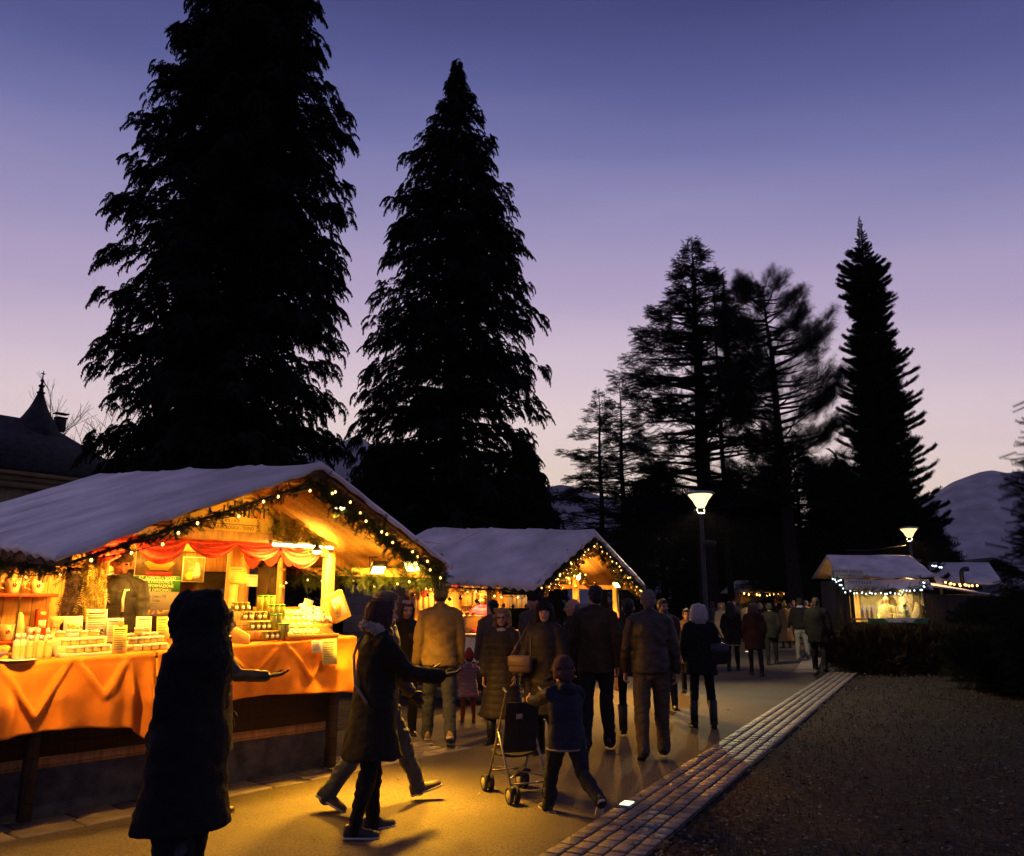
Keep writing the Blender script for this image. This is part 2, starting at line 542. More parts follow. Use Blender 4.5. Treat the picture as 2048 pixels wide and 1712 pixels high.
n = 26000
yy = 3.0 + 19 * r.random(n) ** 1.5
xx = strip_x(yy) + .06 + r.random(n) ** 1.1 * (3 + yy * .8)
an = r.random(n) * 6.28; hh = .02 + .035 * r.random(n)
P = np.zeros((n, 3, 3)); w = .006
P[:, 0, 0] = xx - w * np.cos(an); P[:, 0, 1] = yy - w * np.sin(an); P[:, 1, 0] = xx + w * np.cos(an); P[:, 1, 1] = yy + w * np.sin(an)
P[:, 2, 0] = xx + (r.random(n) - .5) * .05; P[:, 2, 1] = yy + (r.random(n) - .5) * .05; P[:, 2, 2] = hh
P[:, :2, 2] = -.01
o = bpy.data.objects.new('grass', np_mesh('grass', P.reshape(-1, 3), np.arange(n * 3).reshape(n, 3), [mat('dry_grass', (.075, .06, .04), .9, var=.5, vs=2)]))
COL.objects.link(o); tag(o, 'short dry grass of the winter lawn', 'grass', kind='stuff')


# ------------------------------------------------------------------ mountains
def ridge(name, Y, pts, depth, seed, m):
    """pts: (pixel x, pixel y of the crest); a real ridge with slopes running toward and away from us"""
    px = np.linspace(pts[0][0], pts[-1][0], 120)
    py = np.interp(px, [p[0] for p in pts], [p[1] for p in pts])
    V = []; nv = 14
    for a, b in zip(px, py):
        p = at(a, b, Y)
        for j in range(nv + 1):
            t = j / nv * 2 - 1
            k = (1 - abs(t)) ** .9
            V.append((p.x * (1 + t * depth / Y), Y + t * depth, max(-5, (p.z) * k - 5 * (1 - k))))
    V = np.array(V); nn = vnoise(V, 1 / (depth * .12), seed) * depth * .018 + vnoise(V, 1 / (depth * .04), seed + 1) * depth * .006
    tt = np.tile(np.abs(np.arange(nv + 1) / nv * 2 - 1), 120)
    V[:, 2] += nn * (tt > .03) * (1 - tt)
    q = np.arange(120 * (nv + 1)).reshape(120, nv + 1)
    Fq = np.stack([q[:-1, :-1].ravel(), q[1:, :-1].ravel(), q[1:, 1:].ravel(), q[:-1, 1:].ravel()], 1)
    o = bpy.data.objects.new(name, np_mesh(name, V, Fq, [m], smooth=True)); COL.objects.link(o)
    return tag(o, kind='structure')


ROCK = mat('wooded_mountainside', (.38, .34, .34), .95, var=.35, vs=.03, spec=.05)
ridge('mountain', 1400, [(1560, 1120), (1700, 1075), (1790, 1030), (1836, 1001), (1872, 985), (1905, 964), (1940, 951), (1960, 944), (1985, 940), (2012, 946), (2050, 941), (2150, 925), (2350, 900), (2600, 960)], 380, 2, ROCK)
SNOWROCK = mat('snowy_mountainside', (.20, .19, .20), .95, var=.4, vs=.004, spec=.05)
ridge('mountain', 2000, [(-700, 960), (-300, 905), (0, 935), (250, 915), (520, 925), (660, 900), (712, 868), (745, 890), (800, 925), (960, 965), (1060, 980), (1130, 968), (1180, 985), (1300, 1025), (1460, 1045), (1700, 1060), (1850, 1090)], 500, 6, SNOWROCK)


# ------------------------------------------------------------------ foliage templates and trees
def tri_template(tris):
    P = np.array(tris, dtype=float).reshape(-1, 3)
    return P, np.arange(len(P)).reshape(-1, 3)


def frond_droop(seed, n=9):
    r = random.Random(seed); T = []
    ax = lambda t: Vector((t * .9, 0, .16 * math.sin(t * 2.2) - .75 * t * t))
    for i in range(5):
        a, b = ax(i / 5), ax((i + 1) / 5); w = .05 * (1 - i / 6)
        T += [[a + Vector((0, -w, 0)), a + Vector((0, w, 0)), b]]
        T += [[a + Vector((0, 0, w)), a - Vector((0, 0, w)), b]]
    for i in range(n):
        t = .12 + .88 * i / n; p = ax(t)
        for sd in (-1, 1):
            l = r.uniform(.25, .46) * (1.15 - t * .6)
            q = p + Vector((l * .45, sd * l * r.uniform(.3, .8), -l * r.uniform(.55, 1.0)))
            T.append([p + Vector((-.075, 0, .01)), p + Vector((.075, 0, -.03)), q])
            if r.random() < .6:
                q2 = p + Vector((l * .2, sd * l * .25, -l * r.uniform(.9, 1.25)))
                T.append([p + Vector((-.05, sd * .03, 0)), p + Vector((.06, sd * .03, -.02)), q2])
    return tri_template([[tuple(v) for v in t] for t in T])


def frond_twig(seed, n=10, spread=.16, lift=.0, wid=.05):
    spread *= 1.35; r = random.Random(seed); T = []
    for sgn in ((0, 1, 0), (0, 0, 1)):
        s = Vector(sgn) * .018
        T.append([Vector((0, 0, 0)) + s, Vector((0, 0, 0)) - s, Vector((1, 0, lift))])
    for i in range(n):
        t = .05 + .95 * i / n; p = Vector((t, 0, lift * t))
        for sd in (-1, 1):
            l = spread * r.uniform(.7, 1.25) * (1.1 - t * .5)
            q = p + Vector((l * .75, sd * l, r.uniform(-.25, .35) * l))
            T.append([p - Vector((wid / 2, 0, 0)), p + Vector((wid / 2, 0, 0)), q])
        l = spread * .7
        T.append([p - Vector((wid / 2, 0, 0)), p + Vector((wid / 2, 0, 0)), p + Vector((l * .7, 0, l))])
        T.append([p - Vector((wid / 2, 0, 0)), p + Vector((wid / 2, 0, 0)), p + Vector((l * .7, 0, -l))])
    return tri_template([[tuple(v) for v in t] for t in T])


DROOPS = [frond_droop(i, 6 + i % 5) for i in range(9)]
TWIGS = [frond_twig(i) for i in range(3)]
SPIKES = [frond_twig(10 + i, 7, .30, .1, .09) for i in range(3)]
TUFTS = [frond_twig(20 + i, 6, .42, .05, .035) for i in range(3)]


def instance(templates, O, X, Z, S, rg):
    """triangles of many fronds, as one array"""
    O = np.asarray(O, float); X = np.asarray(X, float); Z = np.asarray(Z, float); S = np.asarray(S, float)
    X = X / np.linalg.norm(X, axis=1, keepdims=True)
    Yv = np.cross(Z, X); Yv /= np.linalg.norm(Yv, axis=1, keepdims=True) + 1e-9
    Zv = np.cross(X, Yv)
    pick = rg.integers(0, len(templates), len(O)); Vs = []; Fs = []; b = 0
    for t, (P, Fc) in enumerate(templates):
        k = np.where(pick == t)[0]
        if len(k) == 0: continue
        W = O[k][:, None, :] + S[k][:, None, None] * (P[None, :, 0:1] * X[k][:, None, :] + P[None, :, 1:2] * Yv[k][:, None, :] + P[None, :, 2:3] * Zv[k][:, None, :])
        Vs.append(W.reshape(-1, 3))
        Fs.append((np.arange(len(k))[:, None, None] * len(P) + Fc[None]).reshape(-1, 3) + b)
        b += len(k) * len(P)
    return np.concatenate(Vs), np.concatenate(Fs)


def conifer(name, X, Y, H, prof, label, seed, style, nbr=300, z0=1.0, trunk=.35, leaf=None, boughs=(), lean=0.0, group=None,
            fs=.8, per=10, fork=None, cat='tree', zbase=0.0, inner=0.0):
    """prof: [(z, radius)] envelope; boughs: (azimuth deg, z, length) that stick out"""
    rg = np.random.default_rng(seed); rr = random.Random(seed)
    root = empty(name, (X, Y, zbase), 0, label, cat, group)
    zs = [p[0] for p in prof]; rs = [p[1] for p in prof]
    cxz = lambda z: lean * (z / H) ** 1.5
    tk = MB()
    tz = np.linspace(0, H * .985, 12)
    tk.tube([(cxz(z) + .05 * math.sin(z), .04 * math.cos(z * .7), z) for z in tz], [max(.02, trunk * (1 - z / H) ** .8 * (1.25 if i == 0 else 1)) for i, z in enumerate(tz)], 8)
    O, XX, ZZ, S = [], [], [], []
    br = []
    for i in range(nbr):
        t = (i + rr.random()) / nbr
        z = z0 + (H - z0) * (1 - (1 - t) ** 1.25 if style != 'spire' else t)
        br.append((rr.random() * 360, z, float(np.interp(z, zs, rs)) * (rr.uniform(.84, 1.08) if style == 'droop' else rr.uniform(.72, 1.12))))
    br += list(boughs)
    for bi, (az, z, Lb) in enumerate(br):
        if bi < nbr: Lb *= 1 + (.07 if H > 26 else .2) * float(vnoise(np.array([[math.cos(R(az)) * 1.6, math.sin(R(az)) * 1.6, z * .42]]), 1.0, seed)[0])
        a = R(az); d = np.array([math.cos(a), math.sin(a), 0.0])
        if style == 'droop': up0, curv = .25, -.30
        elif style == 'fir': up0, curv = .10, -.04
        elif style == 'layer': up0, curv = .14, -.05
        elif style == 'pine': up0, curv = .02, .26
        else: up0, curv = .22, .16
        j = rr.uniform(-.1, .1)
        def pos(s):
            return np.array([cxz(z), 0, z]) + d * (Lb * s) + np.array([0, 0, Lb * ((up0 + j) * s + curv * s * s)])
        if Lb > .5:
            tk.tube([tuple(pos(s)) for s in (0, .35, .7, .97)], [trunk * .16 * min(1, Lb / 3) + .012, trunk * .11 * min(1, Lb / 3) + .01, .02, .008], 4, cap=False)
        npf = max(3, int(per * (Lb / 3 + .35)))
        for k in range(npf):
            s = (rr.random() ** .6) if k else 1.0
            if style in ('layer', 'fir', 'pine'): s = .28 + .72 * s if k else 1.0
            p = pos(s); tng = pos(min(1.05, s + .05)) - pos(s - .02); tng /= np.linalg.norm(tng)
            side = np.cross(tng, [0, 0, 1]); side /= np.linalg.norm(side) + 1e-9
            sg = 0 if k == 0 else rr.choice((-1, 1)) * rr.uniform(.25, 1.2)
            if style == 'droop':
                dirv = tng * rr.uniform(.5, 1.0) + side * sg + np.array([0, 0, rr.uniform(-.25, .15)])
                p = p + side * sg * .25 * Lb * (1 - s) * rr.random() + np.array([0, 0, rr.uniform(-.3, .2)])
            elif style == 'fir':
                dirv = tng * 1.0 + side * sg * .9 + np.array([0, 0, rr.uniform(-.55, .5)])
                p = p + side * sg * .28 * Lb * (1 - s) * rr.random() + np.array([0, 0, rr.gauss(0, .20)])
            elif style == 'layer':
                dirv = tng + side * sg * .9 + np.array([0, 0, rr.uniform(-.35, .3)])
                p = p + side * sg * .35 * Lb * (1 - s) * rr.random() + np.array([0, 0, rr.gauss(0, .13)])
            elif style == 'pine':
                dirv = tng + side * sg * .8 + np.array([0, 0, rr.uniform(-.2, .9)])
                p = p + side * sg * .28 * Lb * (1 - s) * rr.random() + np.array([0, 0, rr.gauss(0, .22)])
            else:
                dirv = tng + side * sg * .5 + np.array([0, 0, rr.uniform(.0, .5)])
            O.append(p); XX.append(dirv); ZZ.append((rr.uniform(-.3, .3), rr.uniform(-.3, .3), 1)); S.append(fs * rr.uniform(.65, 1.3) * (min(1.0, .15 + Lb * .9) if style == 'spire' else min(1.0, .45 + Lb / 4)))
    for k in range(int(inner * nbr)):                       # dense twigs close to the stem
        z = z0 + (H - z0) * rr.random() ** 1.2; a = rr.random() * 6.28; q = float(np.interp(z, zs, rs)) * rr.uniform(.1, .6)
        O.append((cxz(z) + q * math.cos(a), q * math.sin(a), z)); XX.append((math.cos(a), math.sin(a), rr.uniform(-.6, .2))); ZZ.append((0, 0.1, 1)); S.append(fs * rr.uniform(1.1, 1.8) * min(1, float(np.interp(z, zs, rs)) * .7))
    O.append((cxz(H), 0, H * .985)); XX.append((.08, 0, 1)); ZZ.append((1, 0, 0)); S.append(fs * (.9 if style != 'spire' else .5))
    if fork:
        zf, ox, h2 = fork
        tk.tube([(cxz(zf), 0, zf), (ox * .55, 0, zf + .7), (ox * .95, 0, zf + 2.0), (ox, 0, zf + 4.0), (ox * 1.02, 0, h2)], [trunk * .5, trunk * .45, trunk * .4, trunk * .32, .03], 7)
    tp = {'droop': DROOPS, 'fir': TWIGS, 'layer': TWIGS, 'pine': TUFTS, 'spire': SPIKES}[style]
    V, Fc = instance(tp, O, XX, ZZ, S, rg)
    c = bpy.data.objects.new('crown', np_mesh('crown', V, Fc, [leaf or LEAF_A])); COL.objects.link(c); c.parent = root
    tk.build('trunk', BARK, root, smooth=True)
    return root


def px_x(px, Y): return at(px, 1205, Y).x


BIG = []
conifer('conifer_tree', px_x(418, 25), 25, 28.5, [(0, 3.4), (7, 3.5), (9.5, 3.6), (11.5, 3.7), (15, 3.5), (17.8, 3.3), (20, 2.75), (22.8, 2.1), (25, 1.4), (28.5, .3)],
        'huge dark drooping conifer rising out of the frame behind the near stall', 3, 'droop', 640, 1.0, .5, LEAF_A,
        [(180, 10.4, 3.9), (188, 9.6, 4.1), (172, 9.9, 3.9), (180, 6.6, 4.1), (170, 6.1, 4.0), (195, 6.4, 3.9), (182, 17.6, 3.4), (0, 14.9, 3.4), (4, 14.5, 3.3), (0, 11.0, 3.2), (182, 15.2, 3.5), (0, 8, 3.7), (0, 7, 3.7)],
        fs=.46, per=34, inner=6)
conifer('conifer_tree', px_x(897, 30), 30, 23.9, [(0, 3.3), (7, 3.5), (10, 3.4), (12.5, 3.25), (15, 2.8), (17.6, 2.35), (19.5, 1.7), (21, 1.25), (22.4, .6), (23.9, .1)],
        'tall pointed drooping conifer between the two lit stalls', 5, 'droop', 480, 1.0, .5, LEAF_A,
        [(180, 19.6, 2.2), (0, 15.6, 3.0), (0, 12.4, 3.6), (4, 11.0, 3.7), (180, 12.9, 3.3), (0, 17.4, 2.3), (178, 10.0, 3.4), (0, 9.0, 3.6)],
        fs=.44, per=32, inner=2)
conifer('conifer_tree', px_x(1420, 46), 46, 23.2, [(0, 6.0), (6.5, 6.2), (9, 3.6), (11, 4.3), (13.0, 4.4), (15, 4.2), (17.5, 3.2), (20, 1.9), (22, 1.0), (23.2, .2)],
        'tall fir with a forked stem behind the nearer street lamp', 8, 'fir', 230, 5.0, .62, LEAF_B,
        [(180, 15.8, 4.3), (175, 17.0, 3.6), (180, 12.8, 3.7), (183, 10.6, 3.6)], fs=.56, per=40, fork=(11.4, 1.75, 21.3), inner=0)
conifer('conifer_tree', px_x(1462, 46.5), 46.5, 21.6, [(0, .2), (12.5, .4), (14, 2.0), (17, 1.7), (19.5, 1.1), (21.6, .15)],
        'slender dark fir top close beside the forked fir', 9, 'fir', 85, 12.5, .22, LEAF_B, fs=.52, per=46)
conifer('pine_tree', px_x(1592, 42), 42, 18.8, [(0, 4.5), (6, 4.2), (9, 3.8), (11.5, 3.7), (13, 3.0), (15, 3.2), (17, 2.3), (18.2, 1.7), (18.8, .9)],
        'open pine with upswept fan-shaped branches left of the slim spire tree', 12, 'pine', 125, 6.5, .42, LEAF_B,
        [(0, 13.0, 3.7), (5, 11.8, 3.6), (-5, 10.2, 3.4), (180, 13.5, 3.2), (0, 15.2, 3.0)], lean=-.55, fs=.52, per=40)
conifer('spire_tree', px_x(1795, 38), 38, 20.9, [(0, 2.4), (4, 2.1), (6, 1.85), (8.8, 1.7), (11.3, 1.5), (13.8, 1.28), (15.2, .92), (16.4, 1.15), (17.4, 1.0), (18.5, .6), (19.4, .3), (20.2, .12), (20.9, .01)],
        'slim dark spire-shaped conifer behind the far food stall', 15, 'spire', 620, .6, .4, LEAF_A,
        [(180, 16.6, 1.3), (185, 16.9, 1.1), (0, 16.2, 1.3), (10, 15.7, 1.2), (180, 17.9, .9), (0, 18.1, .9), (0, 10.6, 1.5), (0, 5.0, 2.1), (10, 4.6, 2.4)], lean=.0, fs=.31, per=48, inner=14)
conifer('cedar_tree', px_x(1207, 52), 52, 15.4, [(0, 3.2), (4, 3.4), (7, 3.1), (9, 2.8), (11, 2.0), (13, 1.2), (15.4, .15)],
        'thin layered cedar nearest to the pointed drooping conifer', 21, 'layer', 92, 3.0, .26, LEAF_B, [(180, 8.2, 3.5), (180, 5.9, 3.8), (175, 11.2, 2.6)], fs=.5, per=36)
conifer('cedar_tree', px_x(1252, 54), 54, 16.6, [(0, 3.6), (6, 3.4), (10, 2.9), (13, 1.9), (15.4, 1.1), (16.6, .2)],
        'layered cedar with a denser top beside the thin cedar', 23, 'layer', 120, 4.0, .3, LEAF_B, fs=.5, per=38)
# darker trees that fill the back of the park
for i, (px, Y, H, w, lb) in enumerate([(1330, 58, 11.2, 3.8, 'broad dark evergreen behind the layered cedars'), (1470, 60, 10.8, 4.4, 'broad dark evergreen under the forked fir'),
                                       (1610, 50, 11.2, 4.0, 'broad dark evergreen under the open pine'), (1700, 46, 9.6, 2.6, 'bushy dark evergreen at the foot of the spire tree'),
                                       (985, 38, 8.6, 2.8, 'bushy dark evergreen behind the roof of the second stall'), (1050, 47, 11.0, 1.9, 'narrow dark evergreen right of the pointed conifer'),
                                       (770, 36, 7.5, 3.6, 'low dark evergreen between the two drooping conifers'), (250, 34, 7.6, 4.2, 'low dark evergreen beside the palace roof'),
                                       (1850, 58, 8.0, 2.2, 'small dark evergreen behind the far street lamp')]):
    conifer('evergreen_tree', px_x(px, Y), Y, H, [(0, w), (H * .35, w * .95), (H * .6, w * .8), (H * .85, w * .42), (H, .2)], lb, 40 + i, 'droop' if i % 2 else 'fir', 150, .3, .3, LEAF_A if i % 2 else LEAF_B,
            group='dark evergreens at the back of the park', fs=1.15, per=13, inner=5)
conifer('evergreen_tree', 10.05, 13.2, 6.3, [(0, 1.9), (1, 1.9), (2.5, 1.5), (4, 1.1), (5.4, .6), (6.3, .1)], 'dark spiky conifer cut by the edge of the frame beside the hedge', 71, 'fir', 230, .15, .16, LEAF_A, [(180, 3.4, 1.7), (185, 2.7, 1.9), (176, 4.3, 1.35), (180, 1.2, 2.2)], fs=.34, per=62, inner=9)


def bush(name, X, Y, sx, sy, hgt, n, label, seed, cat='hedge', leaf=None, fs=.22, group=None, boxy=True):
    rg = np.random.default_rng(seed); rr = random.Random(seed)
    root = empty(name, (X, Y, 0), 0, label, cat, group)
    st = MB()
    for k in range(7):
        x, y = rr.uniform(-sx, sx) * .7, rr.uniform(-sy, sy) * .7
        st.tube([(x, y, 0), (x + rr.uniform(-.1, .1), y, hgt * .4), (x + rr.uniform(-.3, .3), y + rr.uniform(-.2, .2), hgt * .8)], [.035, .025, .01], 5)
    st.build('stem', BARK, root)
    O = []; D = []
    while len(O) < n:
        p = rg.uniform(-1, 1, 3); q = np.abs(p) ** (3.0 if boxy else 2.0)
        if q.sum() > 1: continue
        if q.sum() < .25 and rr.random() < .7: continue
        O.append((p[0] * sx, p[1] * sy, (p[2] * .5 + .5) * hgt)); D.append((p[0], p[1], p[2] + .35 + rr.random() * .4))
    D = np.array(D) + rg.normal(0, .4, (n, 3))
    V, Fc = instance(SPIKES, O, D, np.tile([.1, .2, 1.0], (n, 1)) + rg.normal(0, .3, (n, 3)), fs * rg.uniform(.7, 1.4, n), rg)
    c = bpy.data.objects.new('foliage', np_mesh('foliage', V, Fc, [leaf or LEAF_A])); COL.objects.link(c); c.parent = root
    return root


HEDGE = mat('hedge_leaves', (.030, .020, .012), .9, var=.5, vs=2, spec=.1)
bush('hedge', 9.75, 20.3, 2.1, .75, .98, 2600, 'clipped brown hedge in front of the far food stall', 81, leaf=HEDGE, fs=.2)
bush('hedge', 9.6, 15.6, 1.0, 1.8, 1.0, 2000, 'dark low hedge running toward the conifer at the frame edge', 82, leaf=LEAF_A, fs=.22)
bush('shrub', 15.2, 24.0, 2.4, 1.4, 1.75, 1800, 'tall dark shrub beside the dark side of the far stall', 83, 'shrub', LEAF_A, .3, boxy=False)

# bare trees by the palace roof
def bare_tree(X, Y, H, seed, label):
    rr = random.Random(seed); root = empty('bare_tree', (X, Y, 0), 0, label, 'tree', 'bare trees behind the palace')
    tk = MB(); tw = MB()
    def grow(mb, p, d, l, r, lev):
        q = p + d * l; m = p + d * l * .5 + Vector((rr.uniform(-.06, .06), rr.uniform(-.06, .06), 0)) * l
        mb.tube([p, m, q], [r, r * .85, r * .65], 5, cap=False)
        if lev == 0: return
        for k in range(3 if lev > 1 else 4):
            e = (d + Vector((rr.uniform(-.8, .8), rr.uniform(-.8, .8), rr.uniform(-.1, .6)))).normalized()
            grow(tw if lev < 3 else mb, q if k else m, e, l * rr.uniform(.55, .8), r * .55, lev - 1)
    grow(tk, Vector((0, 0, 0)), Vector((0, 0, 1)), H * .42, .18, 4)
    tw.build('crown', BARK, root); tk.build('trunk', BARK, root)


bare_tree(px_x(150, 62), 62, 16.5, 3, 'bare tree showing above the palace roof right of the spire')
bare_tree(px_x(0, 62), 62, 18.0, 6, 'bare tree at the edge of the frame left of the spire')
bare_tree(px_x(118, 66), 66, 16.0, 9, 'faint bare tree close behind the palace chimney')

# ------------------------------------------------------------------ palace with a spire at the far left
def palace():
    root = empty('palace', (0, 0, 0), 0, 'long dark palace with a slate roof and a concave pointed spire', 'building')
    A = at(-420, 1205, 38).xy; B = at(240, 1205, 50).xy      # facade line, runs away to the right
    d = (B - A).normalized(); nrm = Vector((-d.y, d.x))       # away from us
    Lf = (B - A).length
    root.location = (A.x, A.y, 0); root.rotation_euler = (0, 0, math.atan2(d.y, d.x))
    zE, zR, dep = 7.4, 10.7, 9.0
    WALLP = mat('ochre_plaster', (.30, .20, .09), .9, var=.25, vs=1.2, bump=.2)
    SLATE = mat('slate_roof', (.030, .027, .027), .8, var=.45, vs=2.5, bump=.5, bs=7, spec=.2)
    # wall with round-arched windows set in as recesses
    w = MB()
    nb = 13; bw = Lf / nb
    for k in range(nb):
        x0 = k * bw; cx = x0 + bw / 2; hw = bw * .27
        w.box((x0 + (cx - hw - x0) / 2, .15, 3.3), (cx - hw - x0, .3, 6.6)); w.box((cx + hw + (x0 + bw - cx - hw) / 2, .15, 3.3), (x0 + bw - cx - hw, .3, 6.6))
        w.box((cx, .15, 1.7), (hw * 2, .3, 3.4))
        pts = [(cx - hw, 5.0)] + [(cx - hw * math.cos(t), 5.0 + hw * math.sin(t)) for t in np.linspace(.2, math.pi - .2, 9)] + [(cx + hw, 5.0)]
        V = []
        for x, z in pts: V += [(x, 0, z), (x, 0, 6.6), (x, .3, z), (x, .3, 6.6)]
        Fc = []
        for i in range(len(pts) - 1): Fc += [(4 * i, 4 * i + 4, 4 * i + 5, 4 * i + 1), (4 * i, 4 * i + 2, 4 * i + 6, 4 * i + 4)]
        w.add(V, Fc)
    w.box((Lf / 2, dep / 2 + .5, 3.3), (Lf, dep - 1, 6.6))
    w.build('wall', WALLP, root)
    for k in range(nb):
        cx = (k + .5) * bw
        f = MB().box((cx, .25, 4.6), (bw * .52, .06, 2.4)).build('window', mat('dark_glass', (.012, .011, .012), .15, spec=.6), root)
        MB().bar((cx, .2, 3.5), (cx, .2, 5.7), .05, .05).bar((cx - .6, .2, 4.9), (cx + .6, .2, 4.9), .05, .05, up=(0, 1, 0)).build('frame', DARKWOOD, f)
    c = MB()
    for z, o, h in ((6.75, .25, .3), (7.02, .4, .22), (7.25, .6, .2)):
        c.box((Lf / 2, -o / 2 + .15, z), (Lf + 2 * o, o + .3, h))
    c.build('cornice', WALLP, root)
    rf = MB()
    hip = 4.0
    V = [(-.7, -.7, zE), (Lf + .7, -.7, zE), (Lf + .7, dep + .7, zE), (-.7, dep + .7, zE), (-.7, dep / 2, zR), (Lf - hip, dep / 2, zR), (Lf - hip + 1.6, dep / 2, zR - .55)]
    rf.add(V, [(0, 1, 6, 5, 4), (1, 2, 6), (2, 3, 4, 5, 6), (0, 4, 3), (0, 3, 2, 1)])
    roof = rf.build('roof', SLATE, root)
    # chimney and spire found along the ridge
    def along(px):
        lo, hi = 0, Lf
        for _ in range(40):
            m = (lo + hi) / 2; p = A + d * m + nrm * dep / 2
            if 1024 + F * p.x / (CP * p.y + SP * 11) < px: lo = m
            else: hi = m
        return lo
    xc = along(118)
    ch = MB().box((xc, dep / 2 - .1, zR - .05), (.55, .5, .7)).box((xc, dep / 2 - .1, zR + .31), (.65, .6, .08)).build('chimney', DARKWOOD, roof)
    MB().box((xc, dep / 2 - .1, zR + .55), (.8, .6, .05)).bar((xc - .2, dep / 2 - .1, zR + .35), (xc - .2, dep / 2 - .1, zR + .53), .05, .05).bar((xc + .2, dep / 2 - .1, zR + .35), (xc + .2, dep / 2 - .1, zR + .53), .05, .05).build('chimney_cap', DARKWOOD, roof)
    xs_ = along(74)
    sp = MB()
    prof = [(1.7, 9.5), (1.2, 10.45), (.85, 10.9), (.58, 11.3), (.40, 11.65), (.27, 11.95), (.19, 12.15), (.26, 12.18), (.26, 12.24), (.15, 12.27), (.12, 12.5), (.19, 12.54), (.19, 12.62), (.09, 12.65), (.07, 12.8), (.13, 12.84), (.11, 12.9), (.045, 12.95), (.03, 13.4)]
    sp.lathe(prof, (xs_, dep / 2, 0), 8)
    sp.bar((xs_ - .12, dep / 2, 13.25), (xs_ + .12, dep / 2, 13.25), .05, .05)
    sp.build('spire', SLATE, root)

    root.scale = (1, 1, 1.2)


palace()

# chalet house and little far roofs at the right
def chalet():
    p = at(1985, 1205, 85)
    root = empty('chalet_house', (p.x, p.y, 0), .12, 'distant chalet house with a wide dark gable roof below the mountain', 'house')
    pl = mat('pale_plaster', (.14, .13, .13), .9, var=.2)
    MB().box((0, 3, 2.4), (5.2, 6, 4.8)).build('wall', pl, root)
    rf = MB()
    V = [(-3.6, -1, 4.6), (-3.6, 7, 4.6), (0, -1, 6.2), (0, 7, 6.2), (3.6, -1, 4.6), (3.6, 7, 4.6)]
    V += [(x, y, z - .25) for x, y, z in V]
    rf.add(V, [(0, 2, 3, 1), (2, 4, 5, 3), (6, 7, 9, 8), (8, 9, 11, 10), (0, 6, 8, 2), (2, 8, 10, 4), (1, 3, 9, 7), (3, 5, 11, 9), (0, 1, 7, 6), (4, 10, 11, 5)])
    roof = rf.build('roof', DARKWOOD, root)
    MB().box((-1.6, 3, 6.2), (.6, .6, 1.6)).build('chimney', pl, roof)
    for x in (-1.4, 1.4):
        wd = MB().box((x, -.04, 3.4), (.8, .1, 1.1)).build('window', mat('dark_glass', (.012, .011, .012), .15), root)
        MB().box((x, -.08, 2.8), (1.0, .16, .08)).build('sill', pl, wd)


chalet()

# ------------------------------------------------------------------ street lamps
def street_lamp(px, Y, ytop, label, col, watts):
    p = at(px, ytop, Y); zt = p.z
    x = px_x(px + (1205 - ytop) * .035 * (px - 1024) / 381 * .0, Y)
    x = p.x
    root = empty('street_lamp', (x, Y, 0), 0, label, 'street lamp', 'lamps along the park road')
    MB().tube([(0, 0, 0), (0, 0, .25), (0, 0, .3), (0, 0, zt - .52)], [.10, .10, .065, .05], 12).build('pole', mat('lamp_pole_grey', (.035, .032, .03), .6, var=.2), root, smooth=True)
    MB().lathe([(.03, zt - 1.35), (.16, zt - 1.3), (.18, zt - 1.22), (.03, zt - 1.18)], (.16, 0, 0), 14).build('loudspeaker', mat('lamp_pole_grey', (.14, .13, .12)), root)
    MB().tube([(.085, 0, zt - .52), (.10, 0, zt - .36)], .008, 5).tube([(-.085, 0, zt - .52), (-.10, 0, zt - .36)], .008, 5).lathe([(.05, zt - .56), (.095, zt - .53), (.05, zt - .51)], n=14).build('collar', GREYM, root)
    MB().lathe([(.09, zt - .38), (.14, zt - .30), (.19, zt - .2), (.27, zt - .1), (.30, zt - .06), (.24, zt - .055), (.03, zt - .06)], n=20).build('shade', mat('lit_shade_' + label[:4], (.9, .85, .7), .4, emit=1.7, ecol=col, var=.02), root, smooth=True)
    MB().lathe([(.34, zt - .05), (.36, zt - .03), (.30, zt + .01), (.04, zt + .05)], n=20).build('cap', GREYM, root, smooth=True)
    l = bpy.data.lights.new('lamp_light', 'SPOT'); l.energy = watts * 3.4; l.color = col; l.shadow_soft_size = .04; l.spot_size = R(165); l.spot_blend = .4
    o = bpy.data.objects.new('lamp_light', l); COL.objects.link(o); o.parent = root; o.location = (0, 0, zt - .41)
    return root


street_lamp(1400, 20, 985, 'nearer lit street lamp with a funnel shade behind the white-haired woman', (1, .80, .40), 330)
street_lamp(1817, 31, 1055, 'farther lit street lamp with a funnel shade above the food stall roof', (1, .62, .26), 300)
o = MB().tube([at(1812, 1091, 31), at(1790, 1094, 31.5), at(1740, 1101, 32.5), at(1690, 1100, 34)], .015, 5).build('power_cable', BLACKM, label='thin dark cable running from the far lamp post toward the trees', cat='cable')

# thin evening air between here and the mountains
hz = bpy.data.materials.new('evening_haze'); hz.use_nodes = True
N = hz.node_tree.nodes; N.remove(N['Principled BSDF'])
pv_ = N.new('ShaderNodeVolumePrincipled'); pv_.inputs['Density'].default_value = .00012; pv_.inputs['Color'].default_value = (.86, .86, .95, 1); pv_.inputs['Anisotropy'].default_value = .0
hz.node_tree.links.new(pv_.outputs[0], N['Material Output'].inputs['Volume'])
tag(MB().box((0, 1150, 249), (6000, 2900, 520)).build('haze', hz), kind='stuff')
